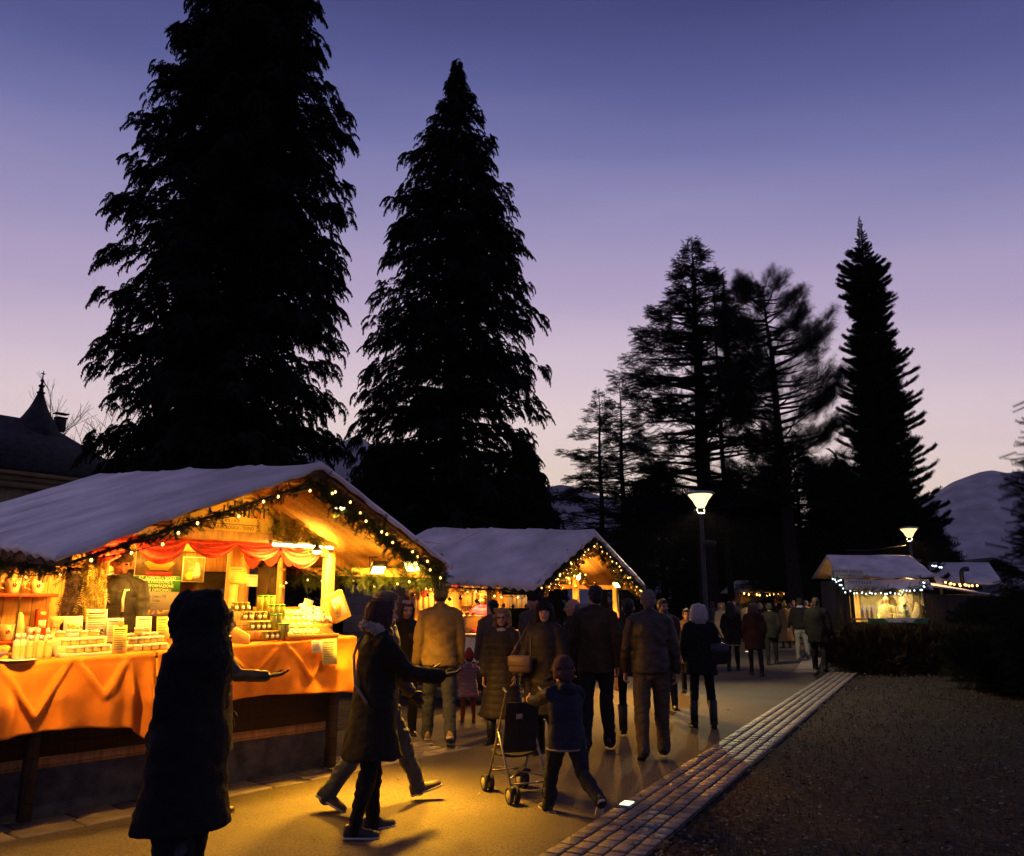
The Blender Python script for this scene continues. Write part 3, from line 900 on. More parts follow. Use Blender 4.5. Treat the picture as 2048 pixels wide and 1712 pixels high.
# ------------------------------------------------------------------ parts shared by the market stalls
def stall_roof(root, fr, W, ur, Lb, zl0, sl, zr0, sr, zt0, st, tarp_hem=.10, seed=1, droop=.05):
    """two slopes under a tarpaulin: u 0..W, ridge at ur, v 0..Lb"""
    rr = np.random.default_rng(seed)
    def z_of(u, v):
        zl, zr, zt = zl0 + sl * v, zr0 + sr * v, zt0 + st * v
        return zl + (zr - zl) * u / ur if u <= ur else zr + (zt - zr) * (u - ur) / (W - ur)
    mb = MB()
    us = np.concatenate([np.linspace(0, ur, 26), np.linspace(ur, W, 22)[1:]]); vs = np.linspace(0, Lb, 110)
    P = []
    for v in vs:
        for u in us:
            P.append((u, v, z_of(u, v)))
    P = np.array(P)
    wr = vnoise(P * [1.4, 2.2, 0], 1.0, seed) * .006 + vnoise(P * [6.0, 1.0, 0], 1.0, seed + 3) * .008 + vnoise(P * [1.2, 6.0, 0], 1.0, seed + 5) * .006
    sag = -.02 * np.abs(np.sin(P[:, 1] * math.pi / 1.25)) * (1 - np.abs(P[:, 0] - ur) / ur).clip(0, 1)
    for v0, sl_ in ((.75, .10), (1.62, -.07), (2.4, .05), (3.3, -.1), (4.1, .08)):
        dd = P[:, 1] - v0 - sl_ * P[:, 0] - .05 * np.sin(P[:, 0] * 4 + v0 * 9)
        wr = wr + .014 * np.exp(-(dd / .05) ** 2) - .012 * np.exp(-((dd - .09) / .05) ** 2)
    corner = -droop * np.clip(1 - P[:, 0] / .7, 0, 1) * np.clip(1 - P[:, 1] / .8, 0, 1)
    P[:, 2] += .09 + wr + sag + corner
    nu = len(us)
    Fc = [(j * nu + i, j * nu + i + 1, (j + 1) * nu + i + 1, (j + 1) * nu + i) for j in range(len(vs) - 1) for i in range(nu - 1)]
    mb.add(P, Fc)
    # hems: front rake, left eave, right eave
    def hem(idx, out, drop):
        rows = []
        for k, (o, dz) in enumerate(((0, 0), (.6, -.35), (.9, -.75), (.55, -1.0))):
            for n, i in enumerate(idx):
                p = P[i].copy(); p[:2] += np.array((-1, -1) if i == 0 else out) * .05 * o
                p[2] += drop * dz * (1 + .14 * math.sin(i * 1.9 + k) * (k == 3) * (i != 0)); rows.append(p)
        m = len(idx)
        mb.add(np.array(rows), [(r * m + i, r * m + i + 1, (r + 1) * m + i + 1, (r + 1) * m + i) for r in range(3) for i in range(m - 1)])
    hem([i for i in range(nu)], (0, -1), tarp_hem)
    hem([j * nu for j in range(len(vs) - 1, -1, -1)], (-1, 0), tarp_hem * 1.1)
    hem([j * nu + nu - 1 for j in range(len(vs))], (1, 0), tarp_hem * .5)
    o = mb.build('tarpaulin', TARP, root, smooth=True)
    # boards under it, with thickness
    bd = MB()
    for (u0, u1) in ((.02, ur), (ur, W - .02)):
        V = [(u, v, z_of(u, v) + dz) for dz in (.025, -.0) for v in (.02, Lb - .02) for u in (u0, u1)]
        bd.add(V, [(0, 1, 3, 2), (4, 6, 7, 5), (0, 4, 5, 1), (2, 3, 7, 6), (0, 2, 6, 4), (1, 5, 7, 3)])
    bd.build('ceiling', WOODY, root)
    for u in (.05, ur, W - .06):
        MB().bar((u, .05, z_of(u, .05) - .05), (u, Lb - .05, z_of(u, Lb - .05) - .05), .09, .09).build('purlin', BEAM, root)
    return z_of


def rake_points(z_of, u0, u1, v, dz, n):
    return [(u0 + (u1 - u0) * i / n, v, z_of(u0 + (u1 - u0) * i / n, v) + dz) for i in range(n + 1)]


def garland(fr, pts, name, label, rad=.09, dens=150, seed=1, mats=None, group=None, twigm=None, upb=0.0):
    """fir branches wired along a line; pts in stall axes"""
    rg = np.random.default_rng(seed); P = np.array(pts, float)
    seg = np.linalg.norm(np.diff(P, axis=0), axis=1); cum = np.concatenate([[0], np.cumsum(seg)]); Lt = cum[-1]
    n = int(dens * Lt); s = rg.random(n) * Lt
    O = np.stack([np.interp(s, cum, P[:, k]) for k in range(3)], 1)
    Dv = rg.normal(0, 1, (n, 3)); Dv[:, 2] -= .5 - upb
    i = np.clip(np.searchsorted(cum, s) - 1, 0, len(seg) - 1)
    T = (P[1:] - P[:-1])[i] / seg[i][:, None]
    Dv += T * rg.choice([-1, 1], n)[:, None] * .9
    O = O + rg.normal(0, rad * .35, (n, 3))
    V, Fc = instance(TWIGS, O, Dv, rg.normal(0, 1, (n, 3)), rad * 1.5 * rg.uniform(.6, 1.3, n), rg)
    root = empty(name, fr.w(0, 0, 0), fr.a, label, 'garland', group)
    f = bpy.data.objects.new('fir_twigs', np_mesh('fir_twigs', V, Fc, [twigm or FIR])); COL.objects.link(f); f.parent = root
    MB().tube([tuple(p) for p in P], .012, 5).build('wire', BLACKM, root)
    return root


def bulb_string(fr, pts, n, label, bm, seed, rad=.0105, jit=.04, group='fairy light strings on the stalls'):
    rg = random.Random(seed); P = np.array(pts, float)
    seg = np.linalg.norm(np.diff(P, axis=0), axis=1); cum = np.concatenate([[0], np.cumsum(seg)])
    root = empty('string_lights', fr.w(0, 0, 0), fr.a, label, 'string lights', group)
    Q = []
    for k in range(n):
        s = cum[-1] * (k + rg.uniform(.1, .9)) / n
        Q.append(Vector([np.interp(s, cum, P[:, a]) for a in range(3)]) + Vector((rg.uniform(-jit, jit), rg.uniform(-jit, 0), rg.uniform(-jit * 1.3, jit * .6))))
    MB().tube(Q, .004, 4).build('cable', BLACKM, root)
    me = None
    for q in Q:
        if me is None:
            b = MB().ell((0, 0, -rad * .6), (rad, rad, rad * 1.25), 0, 10, 6).tube([(0, 0, rad * .4), (0, 0, rad * 1.3)], rad * .5, 6, 1).build('bulb', [bm, BLACKM], root, loc=q, smooth=True); me = b.data
        else:
            b = bpy.data.objects.new('bulb', me); COL.objects.link(b); b.parent = root; b.location = q
    return root


def place(root, fr, u, v, z, rz=0.0):
    root.location = fr.w(u, v, z); root.rotation_euler = (0, 0, fr.a + rz)
    return root


def light(kind, name, loc, energy, col, size=.15, parent=None, rot=None, spot=None, blend=.5):
    l = bpy.data.lights.new(name, kind); l.energy = energy; l.color = col
    if kind == 'AREA':
        l.shape = 'RECTANGLE'; l.size = size[0]; l.size_y = size[1]
    else: l.shadow_soft_size = size
    if spot: l.spot_size = spot; l.spot_blend = blend
    o = bpy.data.objects.new(name, l); COL.objects.link(o); o.location = loc
    if rot is not None: o.rotation_euler = rot
    if parent: o.parent = parent
    return o


WARM = (1.0, .46, .05)
WARM2 = (1.0, .55, .16)

# ================================================================== the near stall
S1 = Frame(-3.02, 5.45, math.atan2(.74, .673))
st1 = empty('market_stall', S1.w(0, 0, 0), S1.a, 'near wooden herb stall with a grey tarpaulin roof and orange cloth', 'market stall', 'wooden stalls of the market')
W1, UR1, L1 = 3.58, 2.02, 4.9
z1 = stall_roof(st1, S1, W1, UR1, L1, 1.96, .065, 2.76, .088, 1.95, .03, .075, 1, .06)
FZ = .45                                                     # the stall floor
def zc(u): return 1.20 + .032 * u                            # counter top
# posts, beams, walls
for (u, v, w) in ((3.2, 1.5, .10), (.05, 1.55, .10), (3.2, 3.25, .10), (.05, 3.25, .10), (1.62, 3.22, .09)):
    tp = min(2.24, z1(u, v) - .04); MB().box((u, v, (FZ + tp) / 2), (w, w, tp - FZ), 0, None, .006).build('post', BEAM, st1)
MB().box((1.92, 1.5, 2.285), (2.66, .10, .09), 0, None, .006).build('beam', BEAM, st1)
MB().box((2.0, 3.25, 2.27), (2.4, .10, .09), 0, None, .006).build('beam', BEAM, st1)
MB().box((3.2, 2.37, 2.285), (.09, 1.64, .08), 0, None, .006).build('beam', BEAM, st1)
for v in (1.5, 3.25):
    MB().bar((.06, v, z1(.06, v) - .08), (UR1, v, z1(UR1, v) - .10), .08, .10).bar((UR1, v, z1(UR1, v) - .10), (W1 - .1, v, z1(W1 - .1, v) - .06), .08, .10).build('rafter', BEAM, st1)
gb = MB()
for v, t in ((1.53, .02), (3.27, .02)):
    V = [(.78, v, 2.33), (3.2, v, 2.33), (3.2, v, z1(3.2, v) - .02), (UR1, v, z1(UR1, v) - .03), (.78, v, z1(.78, v) - .02)]
    V = V + [(a, b + t, c) for a, b, c in V]
    gb.add(V, [(0, 1, 2, 3, 4), (9, 8, 7, 6, 5), (0, 5, 6, 1), (1, 6, 7, 2), (2, 7, 8, 3), (3, 8, 9, 4), (4, 9, 5, 0)])
gb.build('gable_panel', WOOD, st1)
bw = MB()
bw.box((.62, 3.33, 1.38), (1.16, .03, 1.86)); bw.box((2.25, 3.33, .85), (2.0, .03, .80)); bw.box((2.25, 3.33, 2.12), (2.0, .03, .22))
bw.build('back_wall', WOOD, st1)
MB().box((2.42, 3.36, 1.63), (1.5, .02, .76)).build('window', mat('dim_window', (.035, .028, .02), .12, var=.5, vs=3, spec=.6), st1)
MB().box((3.24, 2.37, .84), (.03, 1.66, .78)).build('side_wall', planks('pine_side_boards', (.48, .26, .10), axis='Y', width=.13), st1)
MB().box((.02, 2.4, 1.38), (.03, 1.6, 1.86)).build('side_wall', planks('pine_side_boards', (.48, .26, .10), axis='Y', width=.13), st1)
sw = MB().box((3.245, 2.72, 1.66), (.02, .56, .88)).build('window', MATS['dim_window'], st1)
MB().box((3.2, 2.42, 1.66), (.07, .07, 1.0)).build('window_post', BEAM, st1)
MB().box((1.6, 2.35, FZ - .04), (3.3, 1.9, .08)).build('floor', WOODZ, st1)
# plinth of dark rough boards and stone under it
pl = MB()
pl.box((1.6, 2.35, .19), (3.36, 1.9, .38)); 
pl.build('plinth', STONE, st1)
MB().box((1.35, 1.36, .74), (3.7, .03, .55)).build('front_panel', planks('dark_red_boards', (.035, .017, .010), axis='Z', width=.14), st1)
for u in (-.42, .38, 1.5, 3.14):
    MB().box((u, 1.24, .60), (.08, .09, 1.12)).build('counter_leg', DARKWOOD, st1)
ct = MB(); V = []
for dz in (0, -.035):
    for v in (1.06, 1.70):
        for u in (-.75, 3.26): V.append((u, v, zc(u) - .012 + dz + (v - 1.06) * .03))
ct.add(V, [(0, 1, 3, 2), (4, 6, 7, 5), (0, 4, 5, 1), (2, 3, 7, 6), (0, 2, 6, 4), (1, 5, 7, 3)])
ct.build('counter', WOODZ, st1)
# low planter wall the left counter stands on
MB().box((-.35, 1.62, .21), (1.1, .62, .42), 0, None, .03).build('plinth', STONE, st1)
# shelves on the back wall
for z in (1.27, 1.72):
    MB().box((.58, 3.20, z), (1.0, .20, .035), 0, None, .005).build('shelf', mat('red_shelf', (.45, .06, .02), .5, var=.15), st1)
for u in (.32, .72):
    MB().tube([(u, 3.08, 1.0), (u + .01, 3.08, 2.2)], .005, 5).build('rod', BLACKM, st1)


def cloth(u0, u1, drop, seed, label, folds, swags=(), corner=0.0, low0=0.0, low1=0.0):
    rg = np.random.default_rng(seed); nu, nv = 130, 40
    ph = rg.random(8) * 6.28
    def fn(a, b):
        u = u0 + (u1 - u0) * a; z0 = zc(u)
        if b < .25:                                       # on the counter
            t = b / .25
            return (u, 1.68 - (1.68 - 1.03) * t, z0 + .004 + (1 - t) * .02 + .003 * math.sin(u * 23 + t * 9))
        t = (b - .25) / .75
        Ld = drop + low0 * max(0, 1 - a * 6) + low1 * max(0, 1 - (1 - a) * 9) + .015 * math.sin(u * 3 + ph[0]) - .05 * math.sin(math.pi * a) ** 2
        f = 0
        for (c, w, am) in folds:
            x = (a - c) / w
            f += 1.7 * am * math.exp(-abs(x) ** 1.5) * (min(1, t * 1.8) ** 1.2)
        f += (.034 * math.sin(u * 9 + ph[1] + .8 * math.sin(t * 3)) + .016 * math.sin(u * 21 + ph[2] + 1.7 * t)) * min(1, t * 1.6)
        for (c, w, tm, am) in swags:
            if abs(a - c) < w * 1.25:
                tl = tm * (1 - abs(a - c) / w) ; q = (t - tl) / .075
                f += am * math.exp(-q * q) * min(1, 1.3 - abs(a - c) / w)
        swag = .02 * math.sin(t * 9 + 6 * abs(a - .5) * 4) * t * (1 - t)
        return (u, 1.03 - .012 - f - .05 * t - swag, z0 - t * Ld - .012 * math.sin(min(1, t * 8) * math.pi))
    o = MB().grid(fn, nu, nv).build('tablecloth', ORANGE, None, S1.w(0, 0, 0), S1.a, True, label, 'tablecloth', 'orange cloths over the herb stall counter')
    sm = o.modifiers.new('thick', 'SOLIDIFY'); sm.thickness = .006
    return o


cloth(-.72, 1.17, .56, 1, 'orange tablecloth with deep hanging folds at the bottle end of the counter', [(.12, .05, .10), (.30, .06, .05), (.42, .035, .06), (.62, .05, .05), (.80, .04, .03), (.97, .035, .10), (.89, .02, .05)], [(.52, .13, .78, .05), (.78, .11, .55, .045), (.22, .12, .66, .05)], low1=.16, low0=.1)
cloth(1.19, 3.24, .50, 4, 'smoother orange tablecloth below the jars and tea packets', [(.10, .03, .06), (.27, .03, .05), (.55, .08, .03), (.86, .06, .05)], [(.42, .16, .6, .04), (.72, .13, .7, .04)], low1=.04)

# ------- the sign in the gable
sg = empty('stall_sign', S1.w(2.10, 1.44, 2.52), S1.a, 'cream gable sign with thin dark lettering and orange flowers on the near stall', 'sign')
bd = MB(); us0, us1 = -.68, .36
V = []
for y in (0, .02):
    V += [(us0, y, -.19), (us1, y, -.19), (us1, y, z1(2.10 + us1, 1.44) - .07 - 2.52), (-.08, y, z1(2.02, 1.44) - .09 - 2.52), (us0, y, z1(2.10 + us0, 1.44) - .06 - 2.52)]
bd.add(V, [(0, 1, 2, 3, 4), (9, 8, 7, 6, 5), (0, 5, 6, 1), (1, 6, 7, 2), (2, 7, 8, 3), (3, 8, 9, 4), (4, 9, 5, 0)])
bd.build('board', mat('cream_board', (.70, .52, .16), .6, var=.1, vs=5), sg)
text_mesh('Cul fi\u00f2r', .24, INK, sg, (-.03, -.004, .025), (R(90), 0, 0), .001, width=.66)
text_mesh('B i e n o   T e s i n o', .06, mat('brown_ink', (.22, .10, .02), .7), sg, (-.22, -.004, -.085), (R(90), 0, 0), .001, width=.40)
text_mesh('AZIENDA AGRICOLA BIOLOGICA - TESINO', .05, mat('brown_ink', (.22, .10, .02)), sg, (-.22, -.004, -.155), (R(90), 0, 0), .001, width=.72)
MB().box((-.22, -.003, -.122), (.78, .004, .006)).build('rule_line', INK, sg)
fl = MB(); rr = random.Random(3)
for k in range(26):
    a = rr.random() * 6.28; q = rr.random() ** .5 * .16
    c = (.20 + q * math.cos(a) * .7, -.003 - .0007 * k, .06 + q * math.sin(a) * 1.25)
    n = 6; s = rr.uniform(.012, .032)
    ptsf = [(c[0] + s * (1 if j % 2 else .55) * math.cos(j * math.pi / n), c[1], c[2] + s * (1 if j % 2 else .55) * math.sin(j * math.pi / n)) for j in range(2 * n)]
    fl.add(ptsf, [tuple(range(2 * n))[::-1]], k % 2)
fl.build('painted_flowers', [mat('orange_paint', (.62, .20, .03), .6), mat('gold_paint', (.66, .36, .06), .6)], sg)

# dried bunches over the gable right of the sign
def dry_bunch(u, v, z, n, spread, length, m, label, seed, name='straw_bunch', up=-1.0, cat='dried bunch', tie=True):
    rg = np.random.default_rng(seed)
    root = empty(name, S1.w(u, v, z), S1.a, label, cat)
    O = rg.normal(0, 1, (n, 3)) * np.array([spread, spread * .5, spread * .4])
    if name == 'herb_bunch': O[:, 2] = -rg.random(n) * length * 2.0; O[:, 0] *= 1 + (-O[:, 2] / length) * .5
    D = np.stack([rg.normal(0, .25, n), rg.normal(0, .2, n), np.full(n, up)], 1)
    V, Fc = instance(TWIGS, O, D, rg.normal(0, 1, (n, 3)), length * rg.uniform(.5, 1.2, n), rg)
    o = bpy.data.objects.new('stalks', np_mesh('stalks', V, Fc, [m])); COL.objects.link(o); o.parent = root
    if tie: MB().tube([(spread * 1.2 * math.cos(a), spread * .7 * math.sin(a), -length * .22) for a in np.linspace(0, 6.28, 10)], .012, 5).build('tie', mat('raffia', (.55, .42, .16), .8), root)
    return root


rgx = np.random.default_rng(8)
dry_bunch(2.78, 1.46, 2.58, 150, .16, .26, STRAW, 'shaggy straw bunch filling the gable right of the cream sign', 8, tie=False)
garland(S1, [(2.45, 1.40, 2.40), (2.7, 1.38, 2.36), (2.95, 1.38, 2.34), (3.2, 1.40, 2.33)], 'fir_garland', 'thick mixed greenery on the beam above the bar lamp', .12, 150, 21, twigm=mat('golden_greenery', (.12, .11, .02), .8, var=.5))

# ------- fir garlands and lights along the roof edge
def dens_pts(u0, u1, v, dz, n=14): return rake_points(z1, u0, u1, v, dz, n)


gl = dens_pts(.05, UR1, .06, -.085); gr = dens_pts(UR1, W1 - .05, .06, -.10)
garland(S1, gl, 'fir_garland', 'fir garland along the tarpaulin edge that climbs to the near stall ridge', .055, 250, 1, group='fir garlands on the near stall')
garland(S1, gr, 'fir_garland', 'fir garland along the roof edge that drops toward the floodlights', .085, 340, 2, group='fir garlands on the near stall')
eav = [(W1 - .05, v, z1(W1 - .05, v) - .08 - .03 * math.sin(v * 7)) for v in np.linspace(.05, 2.9, 16)]
garland(S1, eav, 'fir_garland', 'fir garland hanging under the right eave behind the floodlights', .10, 280, 3, group='fir garlands on the near stall')
eavl = [(.02, v, z1(.02, v) - .10) for v in np.linspace(.1, 2.2, 10)]
garland(S1, eavl, 'fir_garland', 'thin fir garland under the low left eave over the mugs', .065, 220, 4, group='fir garlands on the near stall')
bulb_string(S1, [(a, b - .05, c - .03) for a, b, c in gl], 9, 'warm bulbs strung along the climbing edge of the near stall roof', BULB, 5)
bulb_string(S1, [(a, b - .06, c) for a, b, c in gr], 13, 'warm bulbs strung along the dropping edge of the near stall roof', BULB, 6)
bulb_string(S1, [(a - .04, b, c - .05) for a, b, c in eav], 9, 'warm bulbs strung under the right eave of the near stall', BULB, 7)
bulb_string(S1, [(a + .03, b, c - .04) for a, b, c in eavl], 4, 'few warm bulbs strung under the low left eave over the mugs', BULB, 8)

# ------- red gauze bunting below the beam
def bunting(pts, depth, label, seed):
    rg = random.Random(seed); mb = MB()
    for (a, b) in zip(pts[:-1], pts[1:]):
        A, B = np.array(a), np.array(b); dp = depth * rg.uniform(.8, 1.2)
        def fn(s, t):
            p = A + (B - A) * s
            bl = dp * (math.sin(math.pi * s) ** .7 * .9 + .15)
            fold = .03 * math.sin(t * 16 + 3 * s) * math.sin(math.pi * s) + .05 * t * math.sin(math.pi * s)
            return (p[0], p[1] - fold, p[2] - bl * t)
        mb.grid(fn, 14, 14)
    return mb.build('red_bunting', REDGAUZE, None, S1.w(0, 0, 0), S1.a, True, label, 'bunting', 'red gauze swags on the near stall')


bunting([(u, 1.56, 2.24) for u in np.linspace(.62, 3.14, 6)], .20, 'red gauze swags hung below the front beam over the counter', 2)
bunting([(3.15, v, 2.23) for v in np.linspace(1.6, 3.2, 5)], .17, 'red gauze swags hung along the right wall of the near stall', 3)

# ------- lamps
bl = empty('bar_lamp', S1.w(2.78, 1.36, 2.22), S1.a, 'bright bar lamp fixed below the beam of the near stall', 'lamp')
MB().box((0, 0, .03), (.78, .06, .03), 0, None, .004).build('housing', GREYM, bl)
MB().tube([(-.36, 0, 0), (.36, 0, 0)], .016, 8).build('tube', mat('lamp_tube', (1, .85, .5), .4, emit=9, ecol=(1, .78, .35), var=.02), bl)
light('AREA', 'bar_light', (0, -.02, -.04), 120, WARM, (.75, .08), bl, (0, 0, 0))
sp = empty('spot_lamp', S1.w(2.9, 1.30, 2.17), S1.a, 'small round spot lamp glowing under the greenery', 'lamp', 'spot lamps inside the near stall')
MB().lathe([(.012, .09), (.02, .05), (.05, .02), (.055, 0)], n=12).build('housing', BLACKM, sp)
MB().ell((0, 0, 0), (.045, .045, .028), 0, 12, 6).build('lens', mat('spot_lens', (1, .85, .5), .4, emit=20, ecol=(1, .7, .3), var=.02), sp, smooth=True)
light('POINT', 'spot_light', (0, -.06, -.05), 60, WARM, .04, sp)
for k, (u, v, z, e, lb) in enumerate([(.12, .60, z1(.12, .60) - .10, 25, 'spot lamp hidden under the tarpaulin above the bottles'), (1.05, 1.28, z1(1.05, 1.28) - .13, 34, 'spot lamp hidden under the roof edge above the cream jars'), (2.32, .12, z1(2.32, .12) - .13, 34, 'spot lamp under the roof edge lighting the cream gable sign')]):
    s2 = empty('spot_lamp', S1.w(u, v, z), S1.a, lb, 'lamp', 'spot lamps inside the near stall')
    MB().lathe([(.012, .10), (.03, .06), (.06, .02), (.065, 0)], n=12).build('housing', BLACKM, s2)
    MB().ell((0, 0, 0), (.05, .05, .02), 0, 12, 6).build('lens', MATS['spot_lens'], s2)
    light('SPOT', 'spot_light', (0, 0, -.03), e * 5.5, WARM, .05, s2, ((R(14), R(-22), 0) if k == 0 else (R(-4), 0, 0) if k == 1 else (R(72), 0, R(22))), R(150) if k < 2 else R(80), .6)
light('POINT', 'ceiling_light', (1.1, 2.55, 2.25), 170, WARM, .08, st1)
light('POINT', 'ceiling_light', (2.5, 2.5, 2.25), 90, WARM, .08, st1)
# floodlights under the right eave
for k, (u, v, z, yaw, tilt, lb, e) in enumerate([(3.27, .22, 2.0, R(205), R(52), 'bright floodlight nearer the roof corner of the near stall', 210), (3.30, .78, 1.98, R(190), R(50), 'bright floodlight farther under the eave of the near stall', 150)]):
    fo = empty('floodlight', S1.w(u, v, z), 0, lb, 'floodlight', 'floodlights under the near stall roof')
    # aims back at the goods on the counter
    tgt = S1.w(2.3 + .6 * k, -.45 + .5 * k, 0); fo.rotation_euler = (tgt - fo.location).to_track_quat('-Z', 'Y').to_euler()
    MB().box((0, 0, .03), (.15, .19, .06), 0, None, .012).build('housing', BLACKM, fo)
    MB().box((0, 0, -.004), (.13, .165, .012), 0, None, .004).build('lens', mat('flood_lens', (1, .95, .6), .3, emit=4.5, ecol=(1, .92, .36), var=.02), fo)
    MB().tube([(-.09, 0, .03), (-.09, 0, .14), (.09, 0, .14), (.09, 0, .03)], .008, 5).build('bracket', BLACKM, fo)
    light('SPOT', 'flood_light', (0, 0, -.03), e * 7.0, (1, .45, .02), .06, fo, (0, 0, 0), R(84), 1.0)
    light('POINT', 'added_uplight', (0, 0, -.10), 26 - 6 * k, (1, .48, .04), .05, fo)  # added point light that brightens the roof boards above; not a separate fitting

# ------- things on the counter
def on_counter(px, v): return S1.u_at(px, v, 1.3)


def cream_jar():
    j = empty('cream_jar', (0, 0, 0), 0, 'x', 'jar')
    MB().lathe([(.030, 0), (.034, .003), (.034, .030), (.030, .034)], n=14).build('body', mat('amber_jar', (.62, .40, .08), .3, var=.12, spec=.5), j, smooth=True)
    MB().lathe([(.036, .034), (.037, .036), (.037, .050), (.034, .053)], n=14).build('lid', mat('white_lid', (.82, .80, .72), .4, var=.05), j)
    MB().lathe([(.0346, .007), (.0346, .027)], n=14, cap=False).build('paper_label', YPAPER, j)
    return j


def preserve_jar():
    j = empty('preserve_jar', (0, 0, 0), 0, 'x', 'jar')
    MB().lathe([(.030, 0), (.034, .004), (.034, .058), (.028, .066), (.028, .070)], n=12).build('glass', mat('olive_preserve', (.16, .13, .02), .15, var=.4, vs=22, spec=.6), j, smooth=True)
    MB().lathe([(.031, .069), (.031, .082), (.028, .084)], n=12).build('lid', mat('bronze_lid', (.40, .30, .12), .35, metal=.5, var=.2), j)
    MB().box((0, -.0345, .033), (.036, .003, .030)).build('paper_label', PAPER, j)
    return j


def tall_jar():
    j = empty('tall_jar', (0, 0, 0), 0, 'x', 'jar')
    MB().lathe([(.030, 0), (.033, .004), (.033, .13), (.029, .137)], n=12).build('glass', mat('herb_glass', (.30, .29, .05), .15, var=.4, vs=16, spec=.6), j, smooth=True)
    MB().lathe([(.034, .136), (.034, .150), (.031, .152)], n=12).build('lid', mat('green_lid', (.06, .30, .06), .4, var=.1), j)
    return j


def bottle(h, milky):
    b = empty('lotion_bottle', (0, 0, 0), 0, 'x', 'bottle')
    r = .026
    MB().lathe([(r * .9, 0), (r, .004), (r, h * .66), (r * .8, h * .74), (r * .42, h * .79), (r * .42, h * .82)], n=14).build('body', mat('milky_bottle', (.82, .76, .55), .35, var=.08, spec=.5) if milky else mat('amber_bottle', (.74, .55, .20), .25, var=.1, spec=.6), b, smooth=True)
    MB().lathe([(r * .62, h * .82), (r * .62, h * .97), (r * .4, h)], n=12).build('cap', MATS['white_lid'] if 'white_lid' in MATS else mat('white_lid', (.82, .80, .72), .4), b)
    MB().lathe([(r * 1.012, h * .14), (r * 1.012, h * .55)], n=14, cap=False).build('paper_label', YPAPER, b)
    return b


def many(maker, spots, label, group, first=None):
    p = first or maker()
    for i, (u, v, z, rz) in enumerate(spots):
        o = p if i == 0 else copy_tree(p)
        o['label'] = label; o['group'] = group
        place(o, S1, u, v, z, rz)
    return p


cream_jar_p = cream_jar()
spots = []
uA, uB = on_counter(128, 1.22), on_counter(213, 1.22)
for row, (vv, zz) in enumerate(((1.16, .02), (1.28, .075))):
    for k in range(5):
        u = uA + (uB - uA) * (k + .5) / 5
        spots.append((u, vv, zc(u) + .018 + zz, .1 * k))
many(None, spots, 'amber cream jar with a white lid in the two long rows on the riser', 'cream jars on the riser', cream_jar_p)
p2 = copy_tree(cream_jar_p)
many(None, [(uA + (uB - uA) * t, 1.40, zc(uA) + .155, .3) for t in (.08, .62, .9)], 'small amber cream jar standing on the top step behind the two rows', 'cream jars on the top step', p2)
p3 = copy_tree(cream_jar_p)
u0, u1 = on_counter(262, 1.25), on_counter(330, 1.25)
sp3 = []
for row, (vv, zz, n) in enumerate(((1.17, .015, 4), (1.28, .07, 5), (1.42, .10, 5))):
    for k in range(n):
        u = u0 + (u1 - u0) * (k + .3 + .1 * row) / n
        sp3.append((u, vv, zc(u) + zz, .2 * k))
many(None, sp3, 'white-lidded cream jar in the loose stack beside the yellow hanging tag', 'cream jars beside the tag', p3)
p4 = copy_tree(cream_jar_p); p4['label'] = 'single cream jar set on top of the loose stack'; place(p4, S1, on_counter(275, 1.36), 1.36, zc(1) + .155)
wj = empty('wide_jar', (0, 0, 0), 0, 'wide white tub on the top step behind the cream jar rows', 'jar')
MB().lathe([(.05, 0), (.058, .004), (.058, .035), (.054, .04)], n=16).build('body', mat('white_lid', (.82, .80, .72), .4), wj); MB().lathe([(.061, .04), (.061, .058), (.055, .061)], n=16).build('lid', MATS['white_lid'], wj)
place(wj, S1, uA + (uB - uA) * .33, 1.40, zc(uA) + .155)
# white risers under the jars
ri = MB()
for (v, h) in ((1.16, .035), (1.28, .09), (1.40, .15)): ri.box(((uA + uB) / 2, v, zc(uA) + h / 2 + .006), (uB - uA + .1, .115, h), 0, None, .004)
ri.build('display_riser', mat('white_board', (.74, .68, .48), .6, var=.06), None, S1.w(0, 0, 0), S1.a, False, 'pale stepped riser carrying the rows of cream jars', 'display stand')
ri = MB()
for (v, h) in ((1.285, .055), (1.42, .085)): ri.box(((u0 + u1) / 2, v, zc(u0) + h / 2 + .008), (u1 - u0 + .06, .11, h), 0, None, .004)
ri.build('display_riser', MATS['white_board'], None, S1.w(0, 0, 0), S1.a, False, 'pale low riser under the loose stack of cream jars', 'display stand')
bb = bottle(.20, True)
many(None, [(on_counter(px, v), v, zc(0) + .018, .1) for px, v in ((32, 1.20), (44, 1.20))], 'slim milky lotion bottle with a white cap at the left end of the counter', 'milky lotion bottles', bb)
bb = bottle(.185, False)
many(None, [(on_counter(px, v), v, zc(0) + .018, .1) for px, v in ((60, 1.17), (80, 1.16), (97, 1.17))], 'short amber lotion bottle in the front row left of the cream jars', 'amber lotion bottles', bb)
bb = bottle(.23, True)
many(None, [(on_counter(px, v), v, zc(0) + .02, .1) for px, v in ((57, 1.32), (73, 1.32), (92, 1.33))], 'taller milky lotion bottle in the row behind the amber bottles', 'tall lotion bottles', bb)
pt = MB().lathe([(.03, 0), (.09, .006), (.14, .014), (.135, .016), (.03, .008)], n=20).build('plate', MATS['white_lid'], None, S1.w(on_counter(36, 1.08), 1.09, zc(0) + .016), 0, True, 'white plate at the counter edge in front of the bottles', 'plate')
pp = empty('sachet_pile', S1.w(on_counter(8, 1.3), 1.3, zc(-.1)), S1.a, 'pile of small lilac herb sachets at the very left end of the counter', 'sachets')
